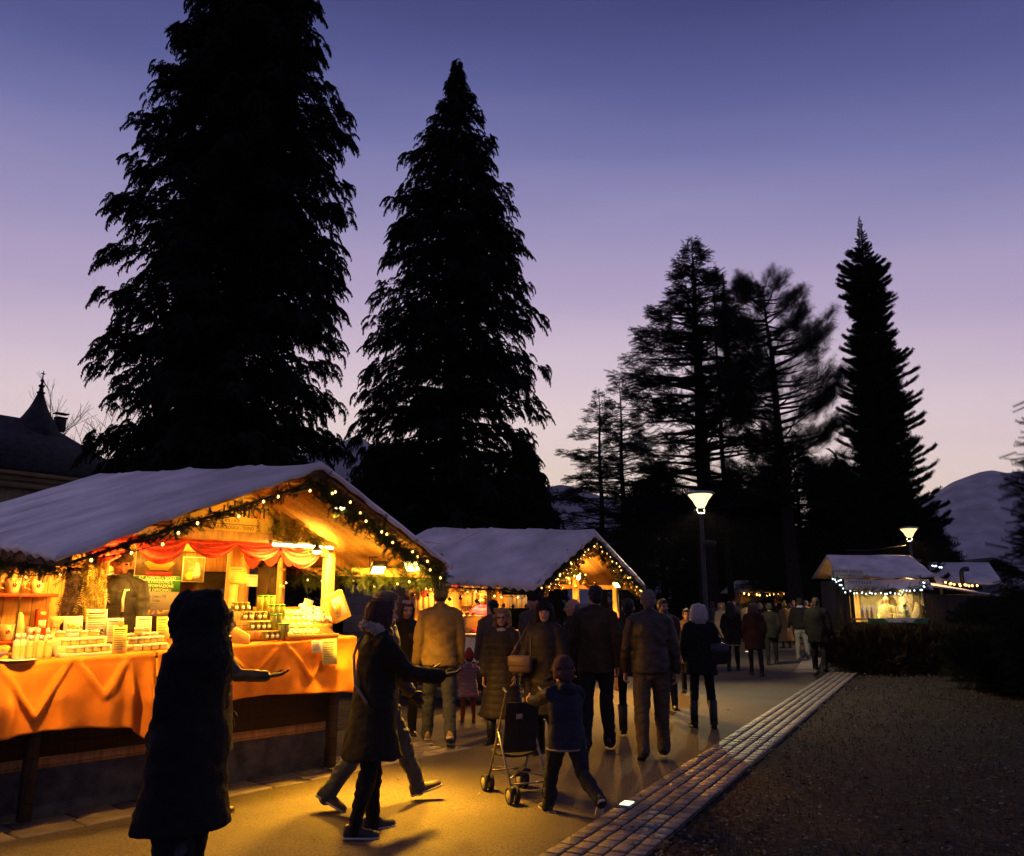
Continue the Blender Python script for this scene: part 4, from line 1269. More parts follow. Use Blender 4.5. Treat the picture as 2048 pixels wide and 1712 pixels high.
for k in range(7):
    MB().ell((random.uniform(-.10, .08), random.uniform(-.1, .1), .04 + .03 * (k % 4)), (.06, .05, .028), 0, 10, 6, Euler((random.uniform(-.4, .4), random.uniform(-.4, .4), k)).to_matrix()).build('sachet', mat('lilac_sachet', (.34, .22, .32), .8, var=.3) if k % 2 else mat('yellow_sachet', (.6, .42, .06), .8, var=.2), pp, smooth=True)


def card(name, px0, px1, py0, py1, v, lines, label, m=PAPER, cat='card', extra=None, lean=.12):
    a, b = S1.u_at(px0, v, 1.4), S1.u_at(px1, v, 1.4); u = (a + b) / 2
    zt, zb = S1.z_at(py0, u, v), S1.z_at(py1, u, v); hgt = zt - zb; w = b - a
    o = empty(name, S1.w(u, v, zb), S1.a, label, cat)
    o.rotation_euler = (-lean, 0, S1.a); o.rotation_mode = 'XYZ'
    MB().box((0, 0, hgt / 2), (w, .006, hgt)).build('sheet', m, o)
    t = MB(); r_ = random.Random(px0)
    for k in range(lines):
        ll = w * r_.uniform(.55, .8); z = hgt * (.86 - .72 * k / max(1, lines))
        t.box((-w * .4 + ll / 2, -.0045, z), (ll, .002, hgt * .018 if k else hgt * .04))
    if lines: t.build('print', INK, o)
    if extra == 'band': MB().box((0, -.0045, hgt * .70), (w * .84, .002, hgt * .06)).build('band', mat('olive_band', (.40, .36, .06), .6), o)
    if extra == 'grape':
        g = MB()
        for k in range(9): g.ell((w * .22 + r_.uniform(-.02, .02), -.004, hgt * .2 + r_.uniform(-.02, .02)), (.008, .003, .008), 0, 6, 4)
        g.build('drawing', INK, o)
        MB().box((0, -.0045, hgt * .70), (w * .84, .002, hgt * .06)).build('band', mat('olive_band', (.40, .36, .06), .6), o)
    if extra == 'plant':
        g = MB()
        for k in range(9): g.bar((w * .25, -.005, hgt * .12), (w * .25 + r_.uniform(-.03, .03), -.005, hgt * r_.uniform(.25, .45)), .004, .002)
        g.build('drawing', mat('orange_paint', (.62, .20, .03), .6), o)
    if extra == 'ring': MB().lathe([(.018, 0), (.028, 0), (.028, .004), (.018, .004)], n=16).xform(Matrix.Translation((-.0, -.004, hgt + .012)) @ Euler((R(90), 0, 0)).to_matrix().to_4x4()).build('ring', m, o)
    return o


card('price_card', 171, 213, 1218, 1276, 1.5, 9, 'white text card with a green band and a small grape drawing', extra='grape')
card('price_card', 214, 247, 1236, 1284, 1.48, 11, 'cream text card in front of the vendor behind the yellow tag')
card('price_card', 272, 303, 1233, 1276, 1.55, 7, 'cream text card with an orange plant drawing right of the vendor', extra='plant')
card('price_card', 314, 340, 1233, 1278, 1.56, 6, 'yellowish text card half hidden behind the hooded person', YPAPER)
card('hang_tag', 228, 256, 1250, 1311, 1.10, 10, 'tall yellow tag with a ring top standing in front of the cream jars', YPAPER, 'tag', 'ring')
pf = card('picture_card', 126, 164, 1232, 1268, 1.46, 0, 'bright square picture card with an orange flower motif', PAPER, 'picture')
g = MB()
for k in range(14): g.ell((random.gauss(0, .02), -.0035, .06 + random.gauss(0, .018)), (.012, .003, .012), 0, 6, 4)
g.build('drawing', mat('gold_paint', (.66, .36, .06), .6), pf)
gbag = empty('gift_bag', S1.w(on_counter(108, 1.52), 1.52, zc(.2) + .03), S1.a, 'tall cellophane gift bag tied at the neck beside the mugs', 'gift bag')
MB().loft([(0, 0, 0, .07, .05), (0, 0, .06, .075, .055), (0, 0, .16, .06, .04), (0, 0, .21, .018, .016), (0, 0, .235, .03, .02), (.01, 0, .30, .075, .03)], n=16).build('wrap', mat('cellophane', (.75, .60, .22), .12, var=.4, vs=16, bump=.9, bs=18, spec=.8), gbag, smooth=True)
MB().lathe([(.022, .205), (.026, .212), (.022, .22)], n=10).build('ribbon', mat('gold_ribbon', (.7, .45, .08), .3, metal=.4), gbag)
for (px, py, n, sprd, ln, m, lb, sd) in ((152, 1135, 150, .022, .20, LAVENDER, 'dark dried lavender bunch hanging left of the vendor', 1), (187, 1100, 170, .026, .22, STRAW, 'golden dried straw bunch hanging beside the dark lavender', 2)):
    u = S1.u_at(px, 1.62, 1.9); dry_bunch(u, 1.62, S1.z_at(py, u, 1.62), n, sprd, ln, m, lb, sd, 'herb_bunch')

# mugs and boxes on the shelves
def mug(px, z, label, sz=1.0, m=None):
    u = S1.u_at(px, 3.18, z + .05)
    o = empty('mug', S1.w(u, 3.17, z), S1.a, label, 'mug', 'mugs on the stall shelves')
    MB().lathe([(.035 * sz, 0), (.042 * sz, .01), (.052 * sz, .11 * sz), (.048 * sz, .11 * sz), (.038 * sz, .012)], n=16, cap=False).build('cup', m or mat('cream_glaze', (.66, .56, .36), .25, var=.2, vs=12, spec=.6), o, smooth=True)
    MB().tube([(-.048 * sz, 0, .09 * sz), (-.085 * sz, 0, .085 * sz), (-.088 * sz, 0, .045 * sz), (-.043 * sz, 0, .03 * sz)], .008, 6).build('handle', m or MATS['cream_glaze'], o, smooth=True)
    fl = MB()
    for k in range(5): fl.ell((.012 * math.cos(k * 1.257), -.047 * sz, .06 * sz + .012 * math.sin(k * 1.257)), (.009, .004, .009), 0, 6, 4)
    fl.build('painted_flower', mat('red_paint', (.30, .02, .03), .5), o)


mug(24, 1.738, 'wide cream mug at the left of the upper red shelf', 1.35)
mug(72, 1.738, 'cream mug with a red flower on the upper red shelf', 1.25)
mug(10, 1.288, 'large cream mug at the left of the lower red shelf', 1.4)
mug(62, 1.288, 'grey mug with a dark pattern on the lower red shelf', 1.15, mat('grey_glaze', (.34, .32, .30), .3, var=.4, vs=20))
u = S1.u_at(37, 3.18, 1.4)
o = empty('carved_figure', S1.w(u, 3.17, 1.288), S1.a, 'tall cream ceramic figure between the mugs on the lower shelf', 'figure')
MB().lathe([(.05, 0), (.055, .03), (.04, .1), (.05, .14), (.035, .19), (.028, .24), (.01, .27)], n=14).build('body', MATS['cream_glaze'], o, smooth=True)
u = S1.u_at(82, 3.18, 1.4)
o = empty('soap_box', S1.w(u, 3.2, 1.288), S1.a, 'tall red box with a cream label on the lower shelf', 'box')
MB().box((0, 0, .15), (.11, .07, .30), 0, None, .006).build('carton', mat('red_carton', (.45, .05, .02), .5, var=.1), o)
MB().box((0, -.037, .15), (.07, .004, .08)).build('paper_label', PAPER, o); MB().box((0, -.037, .25), (.05, .004, .04)).build('emblem', YPAPER, o)
u = S1.u_at(113, 3.26, 1.4)
o = empty('wall_switch', S1.w(u, 3.30, 1.42), S1.a, 'small pale switch plate on the orange back wall', 'switch'); MB().box((0, 0, 0), (.06, .02, .12), 0, None, .005).build('plate', PAPER, o); MB().box((0, -.012, 0), (.025, .012, .05)).build('rocker', GREYPRINT, o)

# posters at the back
def poster_green():
    a, b = S1.u_at(263, 3.1, 1.6), S1.u_at(356, 3.1, 1.6); w = b - a; u = (a + b) / 2
    zt, zb = S1.z_at(1098, u, 3.1), S1.z_at(1232, u, 3.1); H = zt - zb
    o = empty('farm_poster', S1.w(u, 3.1, zb), S1.a, 'tall poster with a basket photo, green band and white lettering behind the vendor', 'poster')
    MB().box((0, .01, H / 2), (w, .02, H)).build('sheet', GREYPRINT, o)
    zc1 = H * .475; hb = H * .23
    MB().box((0, -.003, zc1), (w, .006, hb)).build('green_band', GREENINK, o)
    MB().box((0, -.008, zc1 + hb * .24), (w, .003, .006)).build('rule_line', PAPER, o)
    MB().box((0, -.003, H * .80), (w, .006, H * .40)).build('photo', mat('photo_brown', (.10, .06, .03), .5, var=.6, vs=9), o)
    bk = MB(); bk.loft([(0, 0, 0, .10, .02), (0, 0, .07, .17, .03), (0, 0, .09, .17, .03)], n=18); bk.xform(Matrix.Translation((0, -.012, H * .68)) @ Matrix.Diagonal((w / .52, .2, 1.0, 1)))
    bk.build('basket_picture', mat('orange_paint', (.62, .20, .03), .6), o, smooth=True)
    q = MB()
    for k in range(22): q.ell((random.uniform(-.13, .13) * w / .52, -.010 - random.random() * .004, H * .80 + random.uniform(-.03, .05)), (.03, .004, .03), k % 3, 8, 5)
    q.build('herb_picture', [mat('photo_green', (.20, .22, .06), .6), mat('photo_cream', (.55, .48, .28), .6), mat('photo_tan', (.35, .22, .08), .6)], o, smooth=True)
    MB().box((0, -.007, H * .625), (w * .55, .004, H * .055)).build('red_field', mat('red_paint', (.50, .03, .02), .5), o)
    text_mesh('AZ. AGRICOLA BIOLO', .05, PAPER, o, (-.01, -.009, zc1 + hb * .36), (R(90), 0, 0), .001, width=w * .80)
    text_mesh('COLTIVAZIONE E\nTRASFORMAZIONE\nERBE OFFICINALI', .045, PAPER, o, (0, -.009, zc1 - hb * .14), (R(90), 0, 0), .001, width=w * .70)
    text_mesh('Campagna Tesino (TN)\nRossi Tesino\ntel. 773228\nagritesino.it', .045, mat('grey_ink', (.16, .17, .18), .6), o, (-.04, -.003, H * .20), (R(90), 0, 0), .001, width=w * .58)
    q = MB()
    for k in range(26): q.ell((random.uniform(-w * .45, w * .45), -.004, H * .03 + random.random() * .03), (.015, .003, .015), k % 2, 6, 4)
    q.build('flower_border', [mat('gold_paint', (.66, .36, .06), .6), mat('lilac_paint', (.30, .20, .40), .6)], o)


poster_green()
def photo_poster():
    a, b = S1.u_at(359, 3.08, 1.6), S1.u_at(403, 3.08, 1.6); w = b - a; u = (a + b) / 2
    zt, zb = S1.z_at(1114, u, 3.08), S1.z_at(1164, u, 3.08); H = zt - zb
    o = empty('photo_poster', S1.w(u, 3.08, zb), S1.a, 'framed photo of a farmer bending over plants right of the green poster', 'poster')
    MB().box((0, .01, H / 2), (w, .02, H)).build('frame', PAPER, o)
    MB().box((0, -.003, H / 2), (w * .94, .006, H * .95)).build('photo', mat('photo_olive', (.22, .19, .08), .5, var=.5, vs=14), o)
    MB().loft([(.02, 0, .04, .05, .004), (.03, 0, .10, .055, .004), (.04, 0, .17, .03, .004), (.035, 0, .2, .025, .004), (.035, 0, .235, .02, .004)], n=10).xform(Matrix.Translation((0, -.008, 0)) @ Matrix.Diagonal((w / .26, 1, H / .30, 1))).build('farmer_picture', mat('photo_grey', (.40, .40, .36), .6, var=.4, vs=30), o)
    MB().ell((-.05, -.008, .07), (.06, .004, .05), 0, 8, 5).build('plant_picture', mat('photo_gold', (.40, .30, .05), .6, var=.4, vs=30), o)


photo_poster()
def note(px0, px1, py0, py1, v, m, label, lines=6):
    c = card('paper_note', px0, px1, py0, py1, v, lines, label, m, 'note', None, 0.0)
    return c


# the middle post with notes, seen in front of the side wall
u = S1.u_at(463, 2.1, 1.8)
MB().box((u - 0.0, 2.1, (FZ + 2.25) / 2), (.10, .10, 2.25 - FZ), 0, None, .006).build('post', BEAM, st1)
note(450, 486, 1134, 1167, 2.03, YPAPER, 'yellow text note pinned to the middle post of the near stall')
note(487, 509, 1149, 1173, 2.06, PAPER, 'blank cream note pinned beside the middle post')
# hanging wooden ornament
u = S1.u_at(562, 1.9, 1.8)
o = empty('hanging_ornament', S1.w(u, 1.9, 1.45), S1.a, 'hanging stick with wooden blocks and a pine cone', 'ornament')
MB().tube([(0, 0, .1), (0, 0, .78)], .008, 6).build('stick', BEAM, o)
for z in (.37, .55): MB().box((0, 0, z), (.07, .03, .035), 0, None, .004).build('block', BEAM, o)
cn = MB()
for k in range(40):
    t = k / 40; a = k * 2.4; q = .055 * math.sin(math.pi * (.15 + .8 * t))
    cn.ell((q * math.cos(a), q * math.sin(a), .12 * t), (.016, .016, .008), 0, 6, 4)
cn.build('pine_cone', mat('cone_brown', (.16, .08, .03), .8, var=.4), o)

# jar rack with a slanting side board
ju0, ju1 = on_counter(447, 1.5), on_counter(540, 1.5)
rk = empty('jar_rack', S1.w(0, 0, 0), S1.a, 'stepped rack with a slanting pale side board for the preserve jars', 'rack')
sb = MB(); us = on_counter(497, 1.06)
V = [(us - .30, 1.62, zc(us) + .36), (us - .22, 1.62, zc(us) + .36), (us, 1.07, zc(us) + .09), (us, 1.07, zc(us) + .01), (us - .30, 1.62, zc(us) + .01)]
V = V + [(x + .025, y + .012, z) for x, y, z in V]
sb.add(V, [(0, 1, 2, 3, 4), (9, 8, 7, 6, 5), (0, 5, 6, 1), (1, 6, 7, 2), (2, 7, 8, 3), (3, 8, 9, 4)])
sb.build('side_board', mat('pale_board', (.66, .48, .14), .6, var=.1), rk)
sp, spt = [], []
stp = MB()
for row, (v, dz, pxs, tall) in enumerate(((1.12, .0, (530, 541, 552), (562, 572)), (1.25, .09, (500, 512, 524, 534), (546, 556)), (1.38, .18, (486, 497, 514, 526), (540, 552, 562)), (1.52, .27, (466, 478, 490), (517, 529, 541)))):
    pa, pb = S1.u_at(pxs[0] - 8, v, 1.4), S1.u_at((tall or pxs)[-1] + 8, v, 1.4)
    if dz: stp.box(((pa + pb) / 2, v + .01, zc(pa) + dz / 2 + .03), (pb - pa, .115, dz), 0, None, .004)
    for px in pxs: sp.append((S1.u_at(px, v, 1.4), v, zc(pa) + dz + .032, random.uniform(-.3, .3)))
    for px in tall: spt.append((S1.u_at(px, v, 1.4), v, zc(pa) + dz + .032, 0))
stp.build('steps', WOODZ, rk)
many(preserve_jar, sp, 'squat preserve jar with a bronze lid on the stepped rack', 'preserve jars on the rack')
many(tall_jar, spt, 'tall herb jar with a green lid at the end of the stepped rack', 'tall jars on the rack')
# tray of tea packets: slanting board with rows of packets
ta, tb = on_counter(572, 1.08), on_counter(676, 1.08)
tz = zc(ta)
tr = empty('tea_tray', S1.w(0, 0, 0), S1.a, 'slanting orange tray carrying rows of tea packets', 'tray')
sl = lambda v: tz + .05 + (v - 1.06) * .42
V = []
for v in (1.05, 1.72):
    for u in (ta, tb - .02): V += [(u, v, sl(v)), (u, v, tz + .008)]
MB().add(V, [(0, 2, 6, 4), (1, 5, 7, 3), (0, 1, 3, 2), (4, 6, 7, 5), (0, 4, 5, 1), (2, 3, 7, 6)]).build('crate', mat('orange_crate', (.50, .13, .02), .6, var=.15), tr)
MB().bar((ta, 1.045, tz + .055), (tb - .02, 1.045, tz + .055), .012, .03).build('lip', MATS['pale_board'], tr)
slope = math.atan(.42)
cols = [('green', (.16, .24, .05)), ('yellow', (.66, .50, .10)), ('lilac', (.24, .15, .16)), ('cream', (.66, .58, .32))]
order = [3, 2, 1, 0, 1, 0]
for ci, (cn_, cc) in enumerate(cols):
    pk = empty('tea_packet', (0, 0, 0), 0, 'x', 'tea packet', 'tea packets on the slanting tray')
    MB().box((0, 0, .012), (.062, .125, .022), 0, None, .005).build('packet', mat('packet_' + cn_, cc, .5, var=.15), pk)
    MB().loft([(0, -.01, .0245, .022, .032), (0, -.01, .026, .022, .032)], n=14).build('paper_label', PAPER, pk)
    first = True
    for col, oc in enumerate(order):
        if oc != ci: continue
        for row in range(4):
            v = 1.13 + row * .14; u = ta + .045 + col * .066 + row * .012
            if u > tb - .05: continue
            o = pk if first else copy_tree(pk); first = False
            o['label'] = f'{cn_} tea packet with an oval label in a row on the slanting tray'
            place(o, S1, u, v, sl(v) + .003); o.rotation_euler = (slope, 0, S1.a)
# clear candy bags and boxes behind the tea
CELLO = mat('clear_candy_bag', (.80, .76, .62), .15, var=.3, vs=30, bump=1.0, bs=30, spec=.8)
cb = empty('candy_bag', (0, 0, 0), 0, 'shiny clear bag of white sweets heaped behind the tea packets', 'candy bag', 'candy bags behind the tea tray')
mbb = MB().ell((0, 0, .035), (.06, .045, .04), 0, 14, 8)
vv = mbb.v[0]; mbb.v[0] = vv * (1 + .22 * vnoise(vv, 45, 3)[:, None] * [1, 1, .6])
mbb.build('bag', CELLO, cb, smooth=True)
MB().loft([(.04, 0, .06, .012, .01), (.06, 0, .085, .03, .012)], n=8).build('neck', CELLO, cb)
first = True
for k in range(14):
    px = 604 + (k % 5) * 15 + random.uniform(-4, 4); v = 1.38 + (k // 5) * .13
    if k % 5 == 0: v += .1
    o = cb if first else copy_tree(cb); first = False
    place(o, S1, S1.u_at(px, v, 1.45), v, tz + .16 + (v - 1.38) * .35, k * 1.3)
gb_ = copy_tree(cb); gb_['label'] = 'bag tied with a shiny green ribbon among the clear candy bags'
del gb_['group']
for ch in gb_.children:
    if ch.name.startswith('neck'): ch.data = ch.data.copy(); ch.data.materials[0] = mat('green_ribbon', (.03, .40, .12), .3, var=.1)
place(gb_, S1, S1.u_at(590, 1.5, 1.45), 1.45, tz + .22)
o = empty('cash_box', S1.w(S1.u_at(610, 2.0, 1.5), 2.0, zc(3) + .03), S1.a, 'square yellow box with a sheet of paper sticking out', 'box')
MB().box((0, 0, .11), (.30, .22, .22), 0, None, .006).build('carton', YPAPER, o)
MB().box((.02, 0, .28), (.12, .004, .16), 0, Euler((.1, .25, 0)).to_matrix()).build('sheet', PAPER, o)
ub = S1.u_at(686, 1.22, 1.6)
o = empty('display_box', S1.w(ub, 1.22, S1.z_at(1240, ub, 1.22)), S1.a, 'gold gift box tilted on the counter corner by the flat cap man', 'box')
o.rotation_euler = (0, R(-24), S1.a + R(-10))
MB().box((0, 0, .15), (.19, .07, .30), 0, None, .006).build('carton', mat('gold_carton', (.66, .46, .10), .4, var=.15, vs=8), o)
MB().box((.0, -.037, .15), (.13, .004, .20)).build('front_print', PAPER, o)
MB().box((-.02, -.04, .13), (.05, .003, .10), 0, Euler((0, .3, 0)).to_matrix()).build('drawing', mat('gold_paint', (.66, .36, .06), .6), o)
for (a, b, c, d, lb) in ((626, 647, 1281, 1306, 'short cream paper slip hanging over the tray edge'), (648, 677, 1278, 1329, 'long cream paper sheet hanging over the orange cloth')):
    card('paper_sheet', a, b, c, d, .93, 8, lb, PAPER if c == 1281 else mat('cream_sheet', (.62, .54, .25), .8, var=.1), 'paper', None, .1)
# ================================================================== the second stall
S2 = Frame(.36, 13.3, math.atan2(.774, .633))
st2 = empty('market_stall', S2.w(0, 0, 0), S2.a, 'second wooden stall with a grey roof, gold baubles and a white cloth', 'market stall', 'wooden stalls of the market')
W2, UR2, L2 = 3.48, 1.78, 4.1
z2 = stall_roof(st2, S2, W2, UR2, L2, 1.93, .05, 2.86, .067, 1.95, .02, .14, 7, .05)
# an extra sheet of tarpaulin lying over the back of the ridge
ex = MB()
def exf(a, b):
    v = 2.55 + 1.6 * a + .25 * b; u = UR2 + .1 - .75 * b
    return (u, v, z2(u, min(v, L2)) + .075 + .03 * math.sin(a * 7 + b * 4) * b + .04 * b * (1 - a))
ex.grid(exf, 16, 10)
o = ex.build('loose_sheet', TARP, st2, smooth=True); sm = o.modifiers.new('thick', 'SOLIDIFY'); sm.thickness = .02
F2 = .18
for (u, v, w) in ((2.9, 1.2, .10), (.3, 1.2, .09), (2.9, 3.2, .10), (.3, 3.2, .10), (3.25, .5, .09), (1.55, 1.2, .08)):
    tp = min(2.24, z2(u, v) - .04); b0 = F2 if v > 1 else 0
    MB().box((u, v, (tp + b0) / 2), (w, w, tp - b0), 0, None, .006).build('post', BEAM, st2)
for a, b in (((.72, 1.2, 2.24), (2.85, 1.2, 2.24)), ((.60, 3.2, 2.26), (2.85, 3.2, 2.26)), ((2.88, 1.3, 2.12), (2.88, 3.1, 2.14)), ((.3, 1.25, 2.0), (.3, 3.15, 2.08))):
    MB().bar(a, b, .09, .09).build('beam', BEAM, st2)
for v in (1.2, 3.2):
    MB().bar((.06, v, z2(.06, v) - .07), (UR2, v, z2(UR2, v) - .09), .07, .09).bar((UR2, v, z2(UR2, v) - .09), (W2 - .1, v, z2(W2 - .1, v) - .06), .07, .09).build('rafter', BEAM, st2)
PALEW = planks('pale_pine_boards', (.60, .40, .20), axis='X', width=.14)
MB().box((1.6, 3.26, 1.2), (2.7, .03, 2.0)).build('back_wall', PALEW, st2)
MB().box((2.95, 2.2, .65), (.03, 2.0, .9)).build('side_wall', planks('pale_pine_side', (.60, .40, .20), axis='Y', width=.14), st2)
MB().box((1.6, 2.2, F2 - .03), (2.7, 2.0, .06)).build('floor', WOODZ, st2)
MB().box((1.6, 2.2, .07), (2.72, 2.02, .13)).build('plinth', STONE, st2)
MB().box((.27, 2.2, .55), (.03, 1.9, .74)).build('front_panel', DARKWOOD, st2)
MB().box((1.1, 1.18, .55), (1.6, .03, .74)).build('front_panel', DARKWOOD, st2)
V = []
MB().box((.30, 2.2, 1.09), (.62, 2.0, .04)).build('counter', WOODZ, st2)
MB().box((1.55, 1.22, 1.09), (2.6, .5, .04)).build('counter', WOODZ, st2)
for z, u0, u1 in ((1.30, .5, 2.7),):
    MB().box(((u0 + u1) / 2, 3.14, z), (u1 - u0, .22, .03)).build('shelf', PALEW, st2)
# dark board fence behind, between the two stalls
fe = empty('board_fence', (0, 0, 0), 0, 'dark weathered board screen between the two lit stalls', 'fence')
A, B = at(690, 1205, 18.5), at(835, 1205, 17.6)
MB().bar((A.x, A.y, 1.15), (B.x, B.y, 1.15), .06, 1.75).build('boards', planks('grey_boards', (.16, .12, .09), axis='Z', width=.2, rough=.9), fe)
for t in (0.02, .5, .98): MB().bar((A.x + (B.x - A.x) * t, A.y + (B.y - A.y) * t + .08, 0), (A.x + (B.x - A.x) * t, A.y + (B.y - A.y) * t + .08, 2.0), .09, .09, up=(0, 1, 0)).build('post', DARKWOOD, fe)


def cloth2():
    def fn(a, b):
        v = 1.05 + 2.1 * a
        if b < .3: return (.62 - (.62 - .02) * b / .3, v, 1.125)
        t = (b - .3) / .7
        f = (.022 * math.sin(v * 17) + .012 * math.sin(v * 39 + 1)) * min(1, t * 2)
        return (.015 - f - .02 * t, v, 1.122 - t * (.46 + .012 * math.sin(v * 8)))
    o = MB().grid(fn, 90, 26).build('tablecloth', WHITECLOTH, None, S2.w(0, 0, 0), S2.a, True, 'pale cream tablecloth hanging from the counter of the second stall', 'tablecloth')
    sm = o.modifiers.new('thick', 'SOLIDIFY'); sm.thickness = .006


cloth2()


def dens2(u0, u1, v, dz, n=12): return rake_points(z2, u0, u1, v, dz, n)


gl = dens2(.02, UR2, .05, -.12); gr = dens2(UR2, W2 - .04, .05, -.11)
garland(S2, gl, 'fir_garland', 'fir garland climbing the front edge of the second stall roof', .105, 320, 11, group='fir garlands on the second stall')
garland(S2, gr, 'fir_garland', 'fir garland dropping along the far edge of the second stall roof', .105, 320, 12, group='fir garlands on the second stall')
el2 = [(.03, v, z2(.03, v) - .13) for v in np.linspace(.2, 2.9, 12)]
garland(S2, el2, 'fir_garland', 'fir garland under the low eave above the vendor in pink', .07, 110, 13, group='fir garlands on the second stall')
bm2 = [(u, 1.12, 2.2 - .05 * math.sin((u - .3) * 4)) for u in np.linspace(1.7, 3.3, 10)]
garland(S2, bm2, 'fir_garland', 'fir garland sagging below the front beam of the second stall', .09, 120, 14, group='fir garlands on the second stall')
bulb_string(S2, [(a, b - .05, c - .04) for a, b, c in gl], 16, 'warm bulbs along the climbing roof edge of the second stall', BULB, 15, .013)
bulb_string(S2, [(a, b - .05, c - .02) for a, b, c in gr], 15, 'warm bulbs along the dropping roof edge of the second stall', BULB, 16, .013)
bulb_string(S2, [(a - .04, b, c - .06) for a, b, c in el2], 9, 'warm bulbs under the low eave above the vendor in pink', BULB, 17, .015)
bulb_string(S2, [(a, b - .06, c - .04) for a, b, c in bm2], 9, 'warm bulbs along the front beam of the second stall', BULB, 18, .015)


def baubles(spots, label, m, r, group):
    me = None
    for i, q in enumerate(spots):
        rt = empty('bauble', S2.w(*q), S2.a, label, 'bauble', group)
        if me is None:
            a = MB().ell((0, 0, -r), (r, r, r), 0, 14, 10).build('ball', m, rt, smooth=True)
            b = MB().lathe([(.008, -.004), (.009, .010), (.003, .014)], n=8).tube([(0, 0, .01), (0, 0, .10)], .002, 4).build('cap', GREYM, rt)
            me = (a.data, b.data)
        else:
            for nme, mm in zip(('ball', 'cap'), me):
                c = bpy.data.objects.new(nme, mm); COL.objects.link(c); c.parent = rt


rr = random.Random(5)
def along(pts, n, lo, hi):
    P = np.array(pts); out = []
    for k in range(n):
        t = (k + rr.random()) / n * (len(P) - 1); i = int(t); p = P[i] + (P[min(i + 1, len(P) - 1)] - P[i]) * (t - i)
        out.append((p[0] + rr.uniform(-.03, .03), p[1] - rr.uniform(.02, .12), p[2] - rr.uniform(lo, hi)))
    return out


baubles(along(gl, 22, .06, .20), 'shiny gold bauble hanging in the fir garland on the climbing edge of the second stall', GOLDB, .036, 'gold baubles on the climbing edge')
baubles(along(gr, 18, .04, .16), 'shiny gold bauble hanging in the fir garland on the dropping edge of the second stall', GOLDB, .036, 'gold baubles on the dropping edge')
baubles([(a - .05, b, c) for a, b, c in along(el2, 12, .12, .24)], 'dark bronze bauble hanging under the low eave over the vendor in pink', DARKB, .034, 'bronze baubles under the eave')
baubles(along(bm2, 9, .10, .22), 'pale gold bauble hanging below the front beam of the second stall', GOLDB, .034, 'gold baubles below the front beam')
# wooden crates on the wall, red hanging goods, slippers
def crate(px, py0, py1, label, wpx=46):
    v = 3.2; a, b = S2.u_at(px - wpx / 2, v, 1.6), S2.u_at(px + wpx / 2, v, 1.6); u = (a + b) / 2
    zt, zb = S2.z_at(py0, u, v), S2.z_at(py1, u, v); w, h = b - a, zt - zb
    o = empty('wall_crate', S2.w(u, v - .1, zb), S2.a, label, 'crate', 'crates on the wall of the second stall')
    m = MB(); wd = w / 5
    for k in range(4): m.box((-w / 2 + w * (k + .5) / 4, -.09, h / 2), (w / 4 - .03, .015, h))
    m.build('slats', PALEW, o)
    MB().box((0, 0, .01), (w, .18, .02)).box((0, 0, h - .01), (w, .18, .02)).box((-w / 2, 0, h / 2), (.02, .18, h - .04)).box((w / 2, 0, h / 2), (.02, .18, h - .04)).build('body', PALEW, o)


crate(842, 1184, 1220, 'pale slatted crate on the wall left of the tan jacket man')
crate(940, 1182, 1212, 'pale slatted crate on the wall left of the vendor in pink', 40)
crate(1020, 1190, 1216, 'pale slatted crate on the wall right of the vendor in pink', 40)
FELT = mat('red_felt', (.50, .04, .03), .9, var=.25, vs=20, bump=.3); FELTB = mat('brown_felt', (.22, .07, .03), .9, var=.25, vs=20, bump=.3); PINK = mat('pink_felt', (.62, .05, .16), .9, var=.2, vs=20, bump=.3)
def slipper(u, v, z, rz, m, label, group):
    o = empty('felt_slipper', S2.w(u, v, z), S2.a + rz, label, 'slipper', group)
    MB().tube([(0, -.11, .018), (0, -.04, .02), (0, .05, .02), (0, .11, .018)], [.035, .036, .044, .03], 12, 0, True, .5, True).build('sole', m, o, smooth=True)
    MB().loft([(0, .05, .02, .046, .07), (0, .055, .05, .040, .058), (0, .06, .075, .022, .035)], n=14).build('upper', m, o, smooth=True)


for k, (px, v, z, m, lb) in enumerate([(922, 1.95, 1.42, FELTB, 'dark brown felt slipper in the row on the upper box'), (934, 1.9, 1.42, FELTB, 'dark brown felt slipper in the row on the upper box'), (946, 1.86, 1.42, FELTB, 'dark brown felt slipper in the row on the upper box')]):
    slipper(S2.u_at(px, v, z), v, z, 2.4, m, lb, 'brown slippers on the box')
for k, (px, v, z) in enumerate([(948, 1.62, 1.13), (960, 1.58, 1.13), (972, 1.50, 1.13)]):
    slipper(S2.u_at(px, v, z), v, z, 2.2, PINK if k % 2 == 0 else FELT, 'pink felt slipper on the cream cloth' if k % 2 == 0 else 'red felt slipper on the cream cloth between the pink ones', 'bright slippers on the cloth')
u = S2.u_at(934, 1.9, 1.3)
o = empty('goods_box', S2.w(u, 1.95, 1.13), S2.a, 'yellow wooden box on the counter carrying the brown slippers', 'box')
MB().box((0, 0, .14), (.46, .5, .27), 0, None, .008).build('carton', mat('gold_carton2', (.58, .38, .10), .6, var=.15), o); MB().box((0, 0, .28), (.5, .54, .02)).build('lid', PALEW, o)
